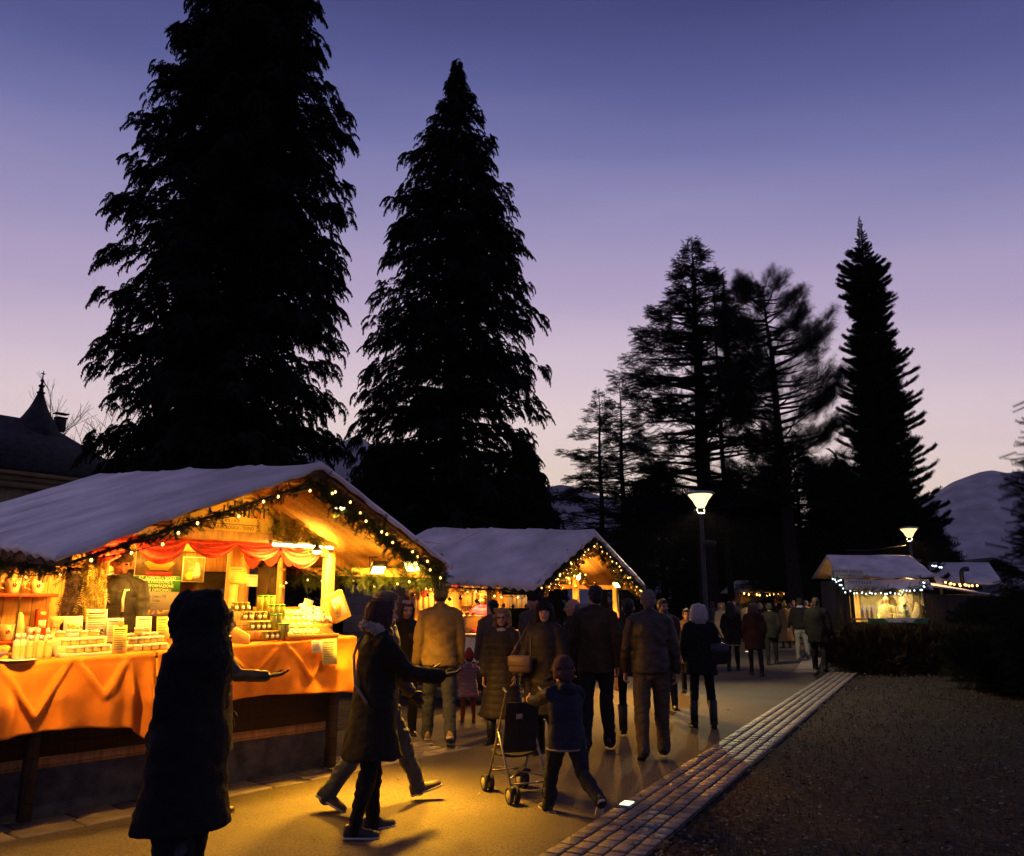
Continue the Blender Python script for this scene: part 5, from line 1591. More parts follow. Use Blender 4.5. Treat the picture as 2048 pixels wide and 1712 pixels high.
for k, (px, py, m, lb) in enumerate([(868, 1166, FELT, 'red felt bag hanging at the left of the second stall'), (912, 1166, FELT, 'red felt heart hanging beside the eave bulbs'), (848, 1180, FELT, 'red folded cloth lying on the slatted crate')]):
    v = 2.9; u = S2.u_at(px, v, 1.8); z = S2.z_at(py, u, v)
    o = empty('hanging_felt', S2.w(u, v, z), S2.a, lb, 'felt decoration')
    MB().loft([(0, 0, -.14, .03, .02), (0, 0, -.08, .085, .035), (0, 0, -.01, .075, .03), (0, 0, .02, .03, .02)], n=12).build('felt', m, o, smooth=True)
    MB().tube([(0, 0, .02), (0, 0, .14)], .004, 4).build('cord', BLACKM, o)
light('AREA', 'ceiling_light', (.9, 2.1, 2.14), 210, (1, .46, .06), (.5, .5), st2)
light('POINT', 'ceiling_light', (2.1, 2.2, 2.1), 80, (1, .46, .06), .06, st2)
fo = empty('floodlight', S2.w(3.05, .35, 1.98), 0, 'bright floodlight under the far corner of the second stall roof', 'floodlight', 'floodlights under the second stall roof')
fo.rotation_euler = (S2.w(1.9, .2, .3) - fo.location).to_track_quat('-Z', 'Y').to_euler()
MB().box((0, 0, .03), (.13, .17, .06), 0, None, .012).build('housing', BLACKM, fo)
MB().box((0, 0, -.004), (.11, .145, .012), 0, None, .004).build('lens', MATS['flood_lens'], fo)
MB().tube([(-.08, 0, .03), (-.08, 0, .12), (.08, 0, .12), (.08, 0, .03)], .008, 5).build('bracket', BLACKM, fo)
light('SPOT', 'flood_light', (0, 0, -.03), 750, (1, .44, .04), .06, fo, (0, 0, 0), R(130), .6)
pl2 = empty('pendant_lamp', S2.w(2.35, .75, 2.12), S2.a, 'small warm lamp hanging in the gable of the second stall', 'lamp')
MB().ell((0, 0, 0), (.035, .035, .045), 0, 10, 6).build('bulb', MATS['spot_lens'], pl2, smooth=True); MB().tube([(0, 0, .04), (0, 0, .3)], .005, 5).lathe([(.02, .035), (.02, .07)], n=8).build('cord', BLACKM, pl2)
light('POINT', 'pendant_light', (0, 0, -.08), 90, (1, .46, .06), .05, pl2)

# ================================================================== the far food stall at the right
Y3 = 27.5
def p3(px, py, Y=Y3): return at(px, py, Y)
a3 = empty('market_stall', (0, 0, 0), 0, 'far food stall with a lit window, cold white lights and hand-lettered signs', 'market stall', 'wooden stalls of the market')
xl, xr = p3(1668, 1205).x, p3(1842, 1205).x
zr_, ze_ = p3(1760, 1110, Y3 + .9).z, p3(1760, 1150, Y3 - .5).z
xw0 = p3(1706, 1205).x
rf = MB()
def rff(a, b):
    x = xl - .05 + (xr + .25 - xl + .05) * a + .30 * b * (1 - a)
    return (x, Y3 - .55 + 1.5 * b, ze_ + (zr_ - ze_) * b + .02 * math.sin(a * 21) * (1 - b) + .012 * math.sin(a * 9 + b * 14))
rf.grid(rff, 50, 16)
rf.grid(lambda a, b: (xl + .25 + (xr - xl) * a, Y3 + .95 + 1.6 * b, zr_ - .75 * b), 20, 4)
rf.grid(lambda a, b: (rff(a, 0)[0], Y3 - .56 - .02 * math.sin(b * 3), rff(a, 0)[2] - .10 * b), 50, 3)
o = rf.build('tarpaulin', TARP, a3, smooth=True); sm = o.modifiers.new('thick', 'SOLIDIFY'); sm.thickness = .02
aw = MB()   # lower awning flap, lifted at the front
zf = p3(1760, 1182).z
aw.grid(lambda a, b: (p3(1690, 1205).x + (xr + .1 - p3(1690, 1205).x) * a, Y3 - .45 - .25 * b, ze_ - .14 + (zf + .04 - ze_ + .14) * b + .012 * math.sin(a * 30)), 40, 8)
o = aw.build('awning_flap', TARP, a3, smooth=True); sm = o.modifiers.new('thick', 'SOLIDIFY'); sm.thickness = .015
zcn = p3(1780, 1238, Y3 - .1).z
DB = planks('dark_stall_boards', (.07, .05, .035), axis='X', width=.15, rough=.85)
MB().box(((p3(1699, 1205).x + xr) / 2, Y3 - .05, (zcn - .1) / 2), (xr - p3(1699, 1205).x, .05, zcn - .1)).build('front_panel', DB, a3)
MB().box(((p3(1699, 1205).x + xr) / 2, Y3 + 2.4, 1.2), (xr - p3(1699, 1205).x, .05, 2.4)).build('back_wall', PALEW, a3)
for x, hh in ((p3(1699, 1205).x, 2.4), (xr, 2.4)): MB().box((x, Y3 + 1.2, hh / 2), (.05, 2.35, hh)).build('side_wall', DB, a3)
for x in (p3(1702, 1205).x, p3(1838, 1205).x, xl + .1): MB().box((x, Y3 - .1, 1.15), (.10, .10, 2.3)).build('post', DARKWOOD, a3)
MB().box(((p3(1699, 1205).x + xr) / 2, Y3 - .15, zcn), (xr - p3(1699, 1205).x, .5, .05)).build('counter', WOODZ, a3)
MB().box(((xw0 + xr) / 2, Y3 - .38, (zcn + zf) / 2), (xr - xw0 - .1, .012, zf - zcn - .06)).build('window', mat('clear_pane', (.9, .92, .85), .03, trans=1.0, var=.02, alpha=.25), a3)
MB().box((xl + .9, Y3 + 1.15, .05), (1.2, 2.2, .1)).box((xl + 2.2, Y3 + 1.15, .05), (1.4, 2.2, .1)).build('floor', DARKWOOD, a3)
# side lean-to
lt = MB(); x2 = p3(1990, 1205, 29.5).x
lt.add([(xr + .02, Y3 - .2, 2.25), (x2, Y3 + 1.0, 1.86), (x2, Y3 + 3.2, 2.0), (xr + .02, Y3 + 2.6, 2.75)] + [(xr + .02, Y3 - .2, 2.19), (x2, Y3 + 1.0, 1.80), (x2, Y3 + 3.2, 1.94), (xr + .02, Y3 + 2.6, 2.69)], [(0, 1, 2, 3), (7, 6, 5, 4), (0, 4, 5, 1), (1, 5, 6, 2), (2, 6, 7, 3), (3, 7, 4, 0)])
lt.build('lean_to_roof', TARP, a3)
MB().bar((xr + .05, Y3 - .02, 1.0), (x2 - .1, Y3 + 1.1, .88), .05, 1.9).build('lean_to_wall', DB, a3)
# cloths, goods
gcl = MB().grid(lambda a, b: (p3(1722, 1205).x + (p3(1840, 1205).x - p3(1722, 1205).x) * a, Y3 - .40 - .02 * b - .008 * math.sin(a * 40), zcn + .03 - (.16 + .02 * a) * b), 40, 6).build('tablecloth', mat('green_cloth', (.05, .17, .09), .85, var=.15), None, (0, 0, 0), 0, True, 'green cloth over the counter of the far food stall', 'tablecloth')
sm = gcl.modifiers.new('thick', 'SOLIDIFY'); sm.thickness = .006
wx0, wx1 = p3(1752, 1205).x, p3(1818, 1205).x
wcl = MB().grid(lambda a, b: (wx0 + (wx1 - wx0) * (.5 + (a - .5) * (1 - .28 * b)), Y3 - .45 - .015 * b, zcn + .04 - .15 * b), 20, 6).build('table_runner', WHITECLOTH, None, (0, 0, 0), 0, True, 'white pointed runner over the green cloth of the far food stall', 'tablecloth')
sm = wcl.modifiers.new('thick', 'SOLIDIFY'); sm.thickness = .006
rr = random.Random(12)
for k in range(5):
    x = p3(1725 + k * 9 + (30 if k > 2 else 0), 1205).x
    o = empty('glass_bottle', (x, Y3 + .05, zcn + .03), 0, 'glass bottle standing in the lit window of the far food stall', 'bottle', 'bottles in the far window')
    MB().lathe([(.045, 0), (.05, .01), (.05, .2), (.018, .28), (.018, .36)], n=10).build('body', mat('honey_glass', (.55, .38, .10), .2, var=.3, spec=.6), o, smooth=True); MB().lathe([(.022, .34), (.022, .38)], n=8).build('cap', MATS['white_lid'], o)
for k in range(4):
    x = p3(1812 + k * 7, 1205).x
    o = empty('paper_lantern', (x, Y3 + .3 + .2 * k, zcn + .35 + .25 * (k % 3)), 0, 'round pale paper lantern glowing at the right of the food stall window', 'lantern', 'paper lanterns in the food stall')
    MB().ell((0, 0, 0), (.11, .11, .13), 0, 12, 8).build('shade', mat('lantern_paper', (.8, .6, .25), .6, emit=1.4, ecol=(1, .72, .28), var=.05), o, smooth=True); MB().tube([(0, 0, .12), (0, 0, .6)], .005, 4).build('cord', BLACKM, o)
o = empty('snowman_figure', (p3(1803, 1205).x, Y3 - .2, zcn + .05), 0, 'little green and white standing figure on the runner of the food stall', 'figure')
MB().lathe([(.09, 0), (.10, .05), (.06, .22), (.035, .27)], n=12).build('body', mat('pale_green_felt', (.40, .50, .28), .8), o, smooth=True); MB().ell((0, 0, .32), (.06, .06, .06), 0, 10, 7).build('head', WHITECLOTH, o, smooth=True); MB().lathe([(.06, .35), (.05, .40), (.01, .44)], n=10).build('hat', mat('dark_green_felt', (.03, .10, .04), .8), o, smooth=True)
o = MB().grid(lambda a, b: (p3(1780, 1205).x + 1.05 * a, Y3 + 2.3, .95 + 1.1 * b), 10, 10).build('wall_cloth', mat('grey_cloth', (.30, .27, .20), .85, var=.2, vs=4), None, (0, 0, 0), 0, True, 'grey sheet hung on the back wall of the food stall', 'cloth')
sm = o.modifiers.new('thick', 'SOLIDIFY'); sm.thickness = .02
light('AREA', 'ceiling_light', ((xl + xr) / 2 + .3, Y3 + .9, 2.28), 170, (1, .68, .18), (2.0, .8), a3)
# lettered boards
def board(px0, px1, py0, py1, Y, tilt, lines, label, m):
    P0, P1 = p3(px0, py1, Y), p3(px1, py0, Y); w, h = P1.x - P0.x, P1.z - P0.z
    o = empty('lettered_board', ((P0.x + P1.x) / 2, Y, (P0.z + P1.z) / 2), 0, label, 'sign')
    o.rotation_euler = (0, tilt, 0)
    MB().box((0, 0, 0), (w, .03, h), 0, None, .004).build('board', m, o)
    for k, (t, ww, dx) in enumerate(lines):
        text_mesh(t, h * .36, mat('sign_brown', (.16, .10, .05), .7), o, (dx * w, -.018, h * (.22 - .44 * k)), (R(90), 0, 0), .001, width=w * ww)
    return o


CREAM = mat('cream_sign', (.80, .68, .48), .7, var=.1)
b1 = board(1663, 1726, 1138, 1156, Y3 - .62, R(2), [('PICCOLI DOLCI', .92, 0), ('DELLA VALLE', .5, -.02)], 'upper cream board lettered in two lines at the roof edge of the food stall', CREAM)
MB().ell((.62, -.03, -.10), (.11, .02, .08), 0, 10, 6).build('painted_cake', mat('gold_paint', (.66, .36, .06), .6), b1, smooth=True)
board(1690, 1760, 1159, 1181, Y3 - .74, R(2), [('FRITTELLE', .66, -.08), ('DI MELE', .42, .08)], 'lower grey board lettered FRITTELLE on the awning of the food stall', mat('grey_sign', (.70, .60, .48), .7, var=.1))
FR0 = Frame(0, 0, 0)
ln = [tuple(p3(px, py, Y3 - .78)) for px, py in ((1666, 1158), (1676, 1168), (1690, 1182), (1740, 1184), (1790, 1183), (1836, 1180))]
garland(FR0, ln, 'fir_garland', 'dark fir garland along the awning edge of the far food stall', .13, 90, 31)
ln2 = [tuple(p3(px, py, Y3 - .78)) for px, py in ((1836, 1182), (1846, 1172), (1843, 1160))]
garland(FR0, ln2, 'fir_garland', 'short fir garland hanging at the right corner of the food stall', .15, 90, 32)
bulb_string(FR0, [(a, b - .1, c) for a, b, c in ln], 26, 'cold white lights along the awning edge of the far food stall', COLDBULB, 33, .022, .05)
bulb_string(FR0, [(a, b - .1, c) for a, b, c in ln2], 7, 'cold white lights at the right corner of the far food stall', COLDBULB, 34, .022, .05)
bulb_string(FR0, [tuple(p3(px, py, Y3 - .8)) for px, py in ((1662, 1157), (1672, 1160), (1684, 1158))], 5, 'few cold white lights under the upper lettered board', COLDBULB, 35, .022, .03)

# ---- the stall behind it with a stove pipe
q0, q1 = at(1868, 1205, 36), at(2004, 1205, 36)
b4 = empty('market_stall', (0, 0, 0), 0, 'stall behind the food stall with a pale pink-lit roof and a stove pipe', 'market stall', 'wooden stalls of the market')
zt4, zb4 = at(1900, 1125, 37.5).z, at(1900, 1168, 35).z
rf = MB()
rf.grid(lambda a, b: (q0.x - .2 + (q1.x - q0.x - .1) * a + 0.75 * b, 35.2 + 2.2 * b, zb4 + (zt4 - zb4) * b + .012 * math.sin(a * 14 + b * 5)), 24, 10)
rf.grid(lambda a, b: (q0.x + .5 + (q1.x - q0.x - .1) * a, 37.4 + 2 * b, zt4 - (zt4 - zb4) * b), 10, 4)
o = rf.build('tarpaulin', mat('pale_tarpaulin', (.60, .55, .53), .55, var=.15, vs=2, bump=.2), b4, smooth=True); sm = o.modifiers.new('thick', 'SOLIDIFY'); sm.thickness = .02
MB().box(((q0.x + q1.x) / 2, 36.0, 1.0), (q1.x - q0.x - .5, 1.4, 2.0)).build('wall', DB, b4)
for x in (q0.x, q1.x - .3): MB().box((x, 35.3, 1.2), (.1, .1, 2.4)).build('post', DARKWOOD, b4)
pc = at(1944, 1172, 34.6)
MB().tube([(pc.x, 35.3, pc.z - .3), (pc.x, 35.3, pc.z + .55), (pc.x + .04, 35.3, pc.z + .68), (pc.x + .14, 35.3, pc.z + .74), (pc.x + .30, 35.3, pc.z + .73)], [.09, .09, .09, .10, .11], 12).build('stove_pipe', BLACKM, b4, smooth=True)
ln4 = [tuple(at(px, py, 35)) for px, py in ((1885, 1164), (1915, 1168), (1950, 1168))]
garland(FR0, ln4, 'fir_garland', 'fir garland below the pink-lit roof beside the stove pipe', .12, 60, 36)
bulb_string(FR0, [(a, b - .15, c) for a, b, c in ln4], 11, 'warm lights below the pink-lit roof beside the stove pipe', BULB, 37, .04, .05)
bulb_string(FR0, [tuple(at(px, py, 34)) for px, py in ((1862, 1128), (1872, 1131), (1884, 1134))], 5, 'cold white lights in the gap between the two far roofs', COLDBULB, 38, .03, .03)

# ---- small stalls far along the road
def far_stall(px, Y, w, label, seed, wallm):
    c = at(px, 1205, Y)
    o = empty('market_stall', (c.x, Y, 0), 0, label, 'market stall', 'wooden stalls of the market')
    rf = MB(); rf.add([(-w / 2 - .4, -.7, 2.25), (w / 2 + .4, -.7, 2.25), (w / 2 - .2, 1.2, 3.0), (-w / 2 + .2, 1.2, 3.0), (-w / 2 - .4, 3.0, 2.25), (w / 2 + .4, 3.0, 2.25)], [(0, 1, 2, 3), (3, 2, 5, 4), (0, 3, 4), (1, 5, 2)])
    t = rf.build('tarpaulin', TARP, o); sm = t.modifiers.new('thick', 'SOLIDIFY'); sm.thickness = .03
    MB().box((0, 2.4, 1.1), (w, .05, 2.2)).build('back_wall', wallm, o)
    for x in (-w / 2, w / 2): MB().box((x, 1.1, 1.1), (.05, 2.5, 2.2)).build('side_wall', wallm, o)
    MB().box((0, -.1, .5), (w, .05, 1.0)).build('front_panel', DB, o); MB().box((0, 0, 1.02), (w + .1, .5, .05)).build('counter', WOODZ, o)
    light('POINT', 'ceiling_light', (0, .9, 2.0), 16, (1, .50, .12), .1, o)
    r_ = random.Random(seed)
    bulb_string(FR0, [(c.x - w / 2, Y - .75, 2.2), (c.x, Y - .75, 2.12), (c.x + w / 2, Y - .75, 2.2)], 9, 'warm lights strung across the ' + label.split(' with')[0], BULB, seed, .05, .05)
    for k in range(4):
        l = empty('shop_lantern', (c.x + r_.uniform(-w / 2, w / 2) * .7, Y + .1, 1.08), 0, 'glowing yellow lantern on the counter of the ' + label.split(' with')[0], 'lantern', 'lanterns in the ' + label.split(' with')[0])
        MB().lathe([(.1, 0), (.13, .1), (.13, .35), (.06, .45)], n=10).build('shade', mat('yellow_lantern', (.9, .6, .15), .5, emit=2.2, ecol=(1, .62, .12), var=.05), l, smooth=True); MB().lathe([(.07, .44), (.05, .5)], n=8).build('cap', BLACKM, l)


far_stall(1522, 50, 2.6, 'far warm-lit stall with lanterns behind the walking crowd', 51, PALEW)
far_stall(1628, 52, 2.6, 'farthest warm-lit stall with bulbs behind the man in jeans', 52, mat('rust_boards', (.35, .12, .06), .8))
bulb_string(FR0, [tuple(at(px, py, 36)) for px, py in ((1640, 1165), (1655, 1172), (1668, 1163))], 6, 'faint red lights beside the left end of the food stall', mat('red_bulb', (1, .1, .03), .4, emit=5, ecol=(1, .12, .04), var=.02), 55, .04, .1)
# ================================================================== people
SKIN = mat('skin', (.52, .30, .20), .55, var=.08, vs=9, spec=.4)
SKIND = mat('skin_weathered', (.44, .22, .14), .55, var=.12, vs=9, spec=.4)
EYE = mat('eye_dark', (.02, .015, .012), .25, var=.05, spec=.6)
LIP = mat('lips', (.34, .12, .10), .5, var=.05)
JOBS = []


def wool(n, c, **k): return mat(n, c, .95, var=.2, vs=22, bump=.6, bs=90, spec=.1, **k)
def cloth_m(n, c, rough=.85, **k):
    if max(c) < .15: c = tuple(x * .55 for x in c)
    return mat(n, c, rough, var=.18, vs=14, bump=.35, bs=70, spec=.2, **k)


BLACKC = cloth_m('black_coat_cloth', (.012, .011, .012))
BLACKW = cloth_m('black_wool', (.016, .015, .015))
DARKBR = cloth_m('dark_brown_cloth', (.040, .030, .022))
BROWNL = mat('brown_leather', (.034, .023, .016), .5, var=.25, vs=12, bump=.4, bs=30, spec=.4)
OLIVE = cloth_m('olive_parka', (.030, .024, .016))
NAVY = cloth_m('navy_jacket', (.030, .034, .058), .7)
TAN = cloth_m('tan_jacket', (.27, .18, .055))
JEANS = cloth_m('blue_jeans', (.075, .085, .105))
JEANSD = cloth_m('dark_jeans', (.030, .032, .040))
KHAKI = cloth_m('khaki_trousers', (.14, .10, .065))
BLACKT = cloth_m('black_trousers', (.012, .012, .014))
SHOEB = mat('black_shoe', (.014, .013, .012), .45, var=.2, spec=.4)
SHOET = mat('tan_shoe', (.26, .18, .08), .6, var=.15)
SHOEBR = mat('brown_shoe', (.06, .04, .025), .5, var=.2)
SOLE = mat('pale_sole', (.42, .38, .32), .7, var=.1)
PINKJ = mat('pink_padded', (.28, .155, .145), .6, var=.12, vs=10, bump=.2, bs=50, spec=.3)
MAGENTA = mat('magenta_padded', (.72, .02, .14), .5, var=.15, vs=10, bump=.2, bs=50)
FUR = mat('pale_fur', (.40, .32, .26), .95, var=.4, vs=30, bump=1.0, bs=70)
FURD = mat('dark_fur', (.035, .026, .02), .95, var=.5, vs=30, bump=1.0, bs=70)
H_BLACK = mat('black_hair', (.012, .010, .009), .6, var=.4, vs=30, bump=.8, bs=80, spec=.4, stretch=(3, 3, .6))
H_BROWN = mat('brown_hair', (.050, .028, .016), .6, var=.4, vs=30, bump=.8, bs=80, spec=.4, stretch=(3, 3, .6))
H_RED = mat('auburn_hair', (.055, .018, .012), .6, var=.4, vs=30, bump=.8, bs=80, spec=.4, stretch=(3, 3, .6))
H_BLOND = mat('blond_hair', (.36, .20, .08), .6, var=.35, vs=30, bump=.8, bs=80, spec=.4, stretch=(3, 3, .6))
H_WHITE = mat('white_hair', (.50, .42, .38), .65, var=.25, vs=30, bump=.8, bs=80, spec=.4, stretch=(3, 3, .6))
H_GREY = mat('grey_hair', (.16, .14, .12), .65, var=.35, vs=30, bump=.8, bs=80, spec=.4, stretch=(3, 3, .6))
GLOVE = mat('dark_gloves', (.020, .016, .015), .7, var=.2, bump=.3)


def unit(v): return Vector(v).normalized()


def add_hand(mb, wrist, d, palm_n, side, s=1.0, curl=35, spread=5):
    """palm, four unequal bent fingers and a thumb; d along the hand, palm_n out of the palm, side towards the thumb"""
    d, n, t = unit(d), unit(palm_n), unit(side)
    w = Vector(wrist)
    def P(a, b, c): return w + d * (a * s) + t * (b * s) + n * (c * s)
    mb.tube([P(-.035, 0, 0), P(0, 0, 0), P(.03, .003, 0), P(.065, .003, .002), P(.092, .0, .004)], [.027 * s, .026 * s, .036 * s, .041 * s, .037 * s], 12, 0, True, .42, True, upv=n)
    for k, (off, ln, st) in enumerate(((.029, .072, .090), (.0095, .081, .095), (-.0105, .075, .092), (-.029, .058, .084))):
        p = P(st, off, .002); ang = 0; dd = d + t * (off * 1.6 * spread / 5)
        pts = [P(st - .02, off * .9, .001), p]
        for j, f in enumerate((.45, .32, .23)):
            ang += R(curl) * (.75 if j == 0 else 1.0) * (1 + .12 * k)
            v = (unit(dd) * math.cos(ang) + n * math.sin(ang))
            p = p + v * (ln * f * s); pts.append(p)
        mb.tube(pts, [.0105 * s, .0100 * s, .0092 * s, .0085 * s, .0072 * s], 8, 0, True, 1.0, True)
    a = P(.018, .026, .006); b = P(.048, .056, .016); c = P(.075, .064, .024); e = P(.096, .060, .032)
    mb.tube([a, b, c, e], [.015 * s, .0125 * s, .0105 * s, .0085 * s], 8, 0, True, 1.0, True)


def head_parts(mb, M, hs, beard=False):
    """skull, jaw, nose, brow, cheeks, ears, lips, in head axes (y forward) placed with matrix M"""
    t = MB()
    t.ell((0, -.014, .034), (.076, .096, .084)); t.ell((0, .018, -.022), (.063, .076, .088)); t.ell((0, .052, -.088), (.034, .032, .027))
    t.ell((0, .01, -.07), (.055, .065, .04))
    t.tube([(0, .090, .020), (0, .104, -.002), (0, .116, -.022)], [.008, .011, .014], 8, 0, True, 1, True)
    t.ell((.010, .098, -.027), (.009, .009, .007)); t.ell((-.010, .098, -.027), (.009, .009, .007))
    t.ell((0, .078, .030), (.050, .016, .011))
    for sx in (-1, 1):
        t.ell((sx * .036, .062, -.022), (.026, .026, .026)); t.ell((sx * .079, -.004, -.004), (.010, .022, .031))
        t.ell((sx * .031, .076, .008), (.015, .012, .010))
    t.ell((0, .086, -.052), (.023, .011, .0065)); t.ell((0, .085, -.063), (.020, .011, .007))
    if beard: t.ell((0, .058, -.088), (.045, .042, .038)); t.ell((0, .088, -.043), (.028, .013, .008))
    t.tube([(0, -.02, -.06), (0, -.028, -.12), (0, -.04, -.20)], [.052, .052, .060], 12, 0, True, 1, True)
    t.xform(M @ Matrix.Scale(hs, 4))
    for V in t.v: pass
    b = 0
    for V in t.v: mb.v.append(V)
    off = mb.n
    for f, m in zip(t.f, t.m): mb.f.append(tuple(i + off for i in f)); mb.m.append(m)
    mb.n += t.n


def queue(mb, name, mats, parent, voxel, smooth, post=None, matfn=None):
    JOBS.append((mb, name, mats, parent, voxel, smooth, post, matfn))


def wrinkle(amp, freq, seed, quilt=0, zs=1.0):
    def f(V, Nn):
        d = amp * vnoise(V * [1, 1, .75], freq, seed) + amp * .55 * vnoise(V * [1, 1, 1.6], freq * 2.3, seed + 1)
        if quilt: d = d * .5 + quilt * (np.abs(np.sin(V[:, 2] * math.pi / (.085 * zs))) ** .6 - .6)
        return V + Nn * d[:, None]
    return f


def person(name_xy, H, yaw, label, legs=((0, 0, 2), (0, 0, 2)), arms=((0, 8, 12, 0), (0, 8, 12, 0)), woman=False, lean=0, headyaw=0, headpitch=0, headtilt=0,
           jacket=BLACKC, jlen=.80, flare=0.0, bulk=1.0, quilt=0, hood=None, hoodm=None, trousers=BLACKT, tw=1.0, shoes=SHOEB, sole=None, boots=False, hair='short', hairm=H_BROWN, hat=None, hatm=None,
           skin=SKIN, gloves=None, hands=None, beard=False, scarf=None, fine=None, zbase=0.0, belt=None, kid=False, skirt=None, feetpitch=(0, 0), hem=None, glasses=False, zip_m=None, collar=True, group='people at the market', pompom=None, stripes=None, hips=1.0, hoodscale=1.0, headscale=1.0):
    x, y = name_xy
    s = H / 1.75
    root = empty('person', (x, y, zbase), R(yaw), label, 'person', group)
    d = math.hypot(x, y)
    vx = fine or max(.0085, d * .0013)
    hs = s * headscale if not kid else s * (1.30 if H > 1.0 else 1.52)
    shw = (.172 if woman else .195) * s; hpw = .095 * s
    # legs
    body, tr_, jk = MB(), MB(), MB()
    feet = []
    hipz = .92 * s
    L = []
    for i, (hf, kf, ab) in enumerate(legs):
        sd = -1 if i == 0 else 1
        hip = Vector((sd * hpw, 0, hipz))
        a = R(hf); td = unit((sd * math.sin(R(ab)), math.sin(a), -math.cos(a)))
        knee = hip + td * (.43 * s)
        a2 = R(hf - kf); sd_ = unit((sd * math.sin(R(ab) * .6), math.sin(a2), -math.cos(a2)))
        ank = knee + sd_ * (.41 * s)
        L.append((hip, knee, ank, a2))
    # drop so the lower foot stands on the ground
    def foot_low(i):
        hip, knee, ank, a2 = L[i]; fp = R(feetpitch[i])
        toe = ank.z - .07 * s * math.cos(fp) + .17 * s * math.sin(fp); heel = ank.z - .07 * s * math.cos(fp) - .07 * s * math.sin(fp)
        return min(toe, heel)
    dz = -min(foot_low(0), foot_low(1))
    L = [(a + Vector((0, 0, dz)), b + Vector((0, 0, dz)), c + Vector((0, 0, dz)), e) for a, b, c, e in L]
    hipz += dz
    ln = math.tan(R(lean))
    def tz(z): return z * s + dz
    def ly(z): return (z * s - .92 * s) * ln
    # body inside the clothes
    for i, (hip, knee, ank, a2) in enumerate(L):
        body.tube([hip, hip.lerp(knee, .5), knee, knee.lerp(ank, .35), ank], [.062 * s, .052 * s, .038 * s, .036 * s, .028 * s], 10, 0, True, 1, True)
        fp = R(feetpitch[i]); fd = Vector((0, math.cos(fp), math.sin(fp))); fu = Vector((0, -math.sin(fp), math.cos(fp)))
        body.tube([ank - fu * .03 * s - fd * .03 * s, ank - fu * .04 * s + fd * .06 * s, ank - fu * .05 * s + fd * .13 * s], [.032 * s, .032 * s, .026 * s], 8, 0, True, .8, True)
    body.loft([(0, 0, tz(.86), .13 * s, .09 * s), (0, ly(1.0), tz(1.0), .135 * s, .09 * s), (0, ly(1.12), tz(1.12), .12 * s, .085 * s), (0, ly(1.28), tz(1.28), .145 * s, .095 * s), (0, ly(1.40), tz(1.40), .13 * s, .08 * s), (0, ly(1.47), tz(1.47), .06 * s, .055 * s)], 0, True, 14)
    # arms
    A = []
    for i, (sf, ab, ef, inw) in enumerate(arms):
        sd = -1 if i == 0 else 1
        sh = Vector((sd * shw, ly(1.40), tz(1.398)))
        a = R(sf); ud = unit((sd * math.sin(R(ab)), math.sin(a) * math.cos(R(ab)), -math.cos(a) * math.cos(R(ab))))
        el = sh + ud * (.29 * s)
        a2 = R(sf + ef); fd = unit((sd * math.sin(R(ab * .4 - inw)), math.sin(a2) * math.cos(R(inw)), -math.cos(a2) * math.cos(R(inw))))
        wr = el + fd * (.245 * s)
        A.append((sh, el, wr, fd))
        body.tube([Vector((sd * .05 * s, ly(1.4), tz(1.40))), sh, el, wr], [.05 * s, .047 * s, .037 * s, .027 * s], 10, 0, True, 1, True)
        hp = (hands or {}).get(i, {})
        side = Vector(hp.get('side', (0, 0, 1) if abs(fd.z) < .6 else (0, 1, 0)))
        side = (side - fd * side.dot(fd)).normalized()
        n = Vector(hp.get('n', (-sd, 0, 0))); n = (n - fd * n.dot(fd) - side * n.dot(side))
        n = n.normalized() if n.length > .1 else fd.cross(side)
        add_hand(body, wr + fd * .02 * s, hp.get('d', fd), n, side, s * (1.15 if kid else 1.0), hp.get('curl', 32), hp.get('spread', 5))
    # head
    hc = Vector((0, ly(1.62) + .012 * s, tz(1.62) if not kid else tz(1.50) + .11 * hs))
    HM = Matrix.Translation(hc) @ Euler((R(-headpitch), R(headtilt), R(headyaw)), 'ZYX').to_matrix().to_4x4()
    # Euler: yaw about z last
    HM = Matrix.Translation(hc) @ Matrix.Rotation(R(headyaw), 4, 'Z') @ Matrix.Rotation(R(-headpitch), 4, 'X') @ Matrix.Rotation(R(headtilt), 4, 'Y')
    head_parts(body, HM, hs, beard)
    HI = np.array((HM @ Matrix.Scale(hs, 4)).inverted())
    wr_pts = [(np.array(w), np.array(w + f * .3 * s)) for (_, _, w, f) in A]
    def matfn(C):
        q = C @ HI[:3, :3].T + HI[:3, 3]
        m = np.zeros(len(C), int)
        ax = np.abs(np.abs(q[:, 0]) - .031)
        m[((ax / .013) ** 2 + ((q[:, 2] - .008) / .0075) ** 2 < 1) & (q[:, 1] > .05)] = 1
        m[(ax < .018) & (np.abs(q[:, 2] - .031) < .0055) & (q[:, 1] > .05)] = 2
        m[(np.abs(q[:, 0]) < .021) & (np.abs(q[:, 2] + .058) < .0065) & (q[:, 1] > .07)] = 3
        if beard:
            m[(q[:, 1] > .0) & (q[:, 2] < -.048) & (q[:, 2] > -.14) & (m != 3)] = 2
            m[(q[:, 1] > .07) & (np.abs(q[:, 0]) < .026) & (np.abs(q[:, 2] + .042) < .008)] = 2
        if gloves is not None:
            for (w, e) in wr_pts:
                m[np.linalg.norm(C - w - (e - w) * .35, axis=1) < .17 * s * (1.15 if kid else 1)] = 4
        return m
    queue(body, 'body', [skin, EYE, hairm, LIP, gloves or skin], root, min(vx, .0095) if d < 14 else vx * .8, 2, None, matfn)
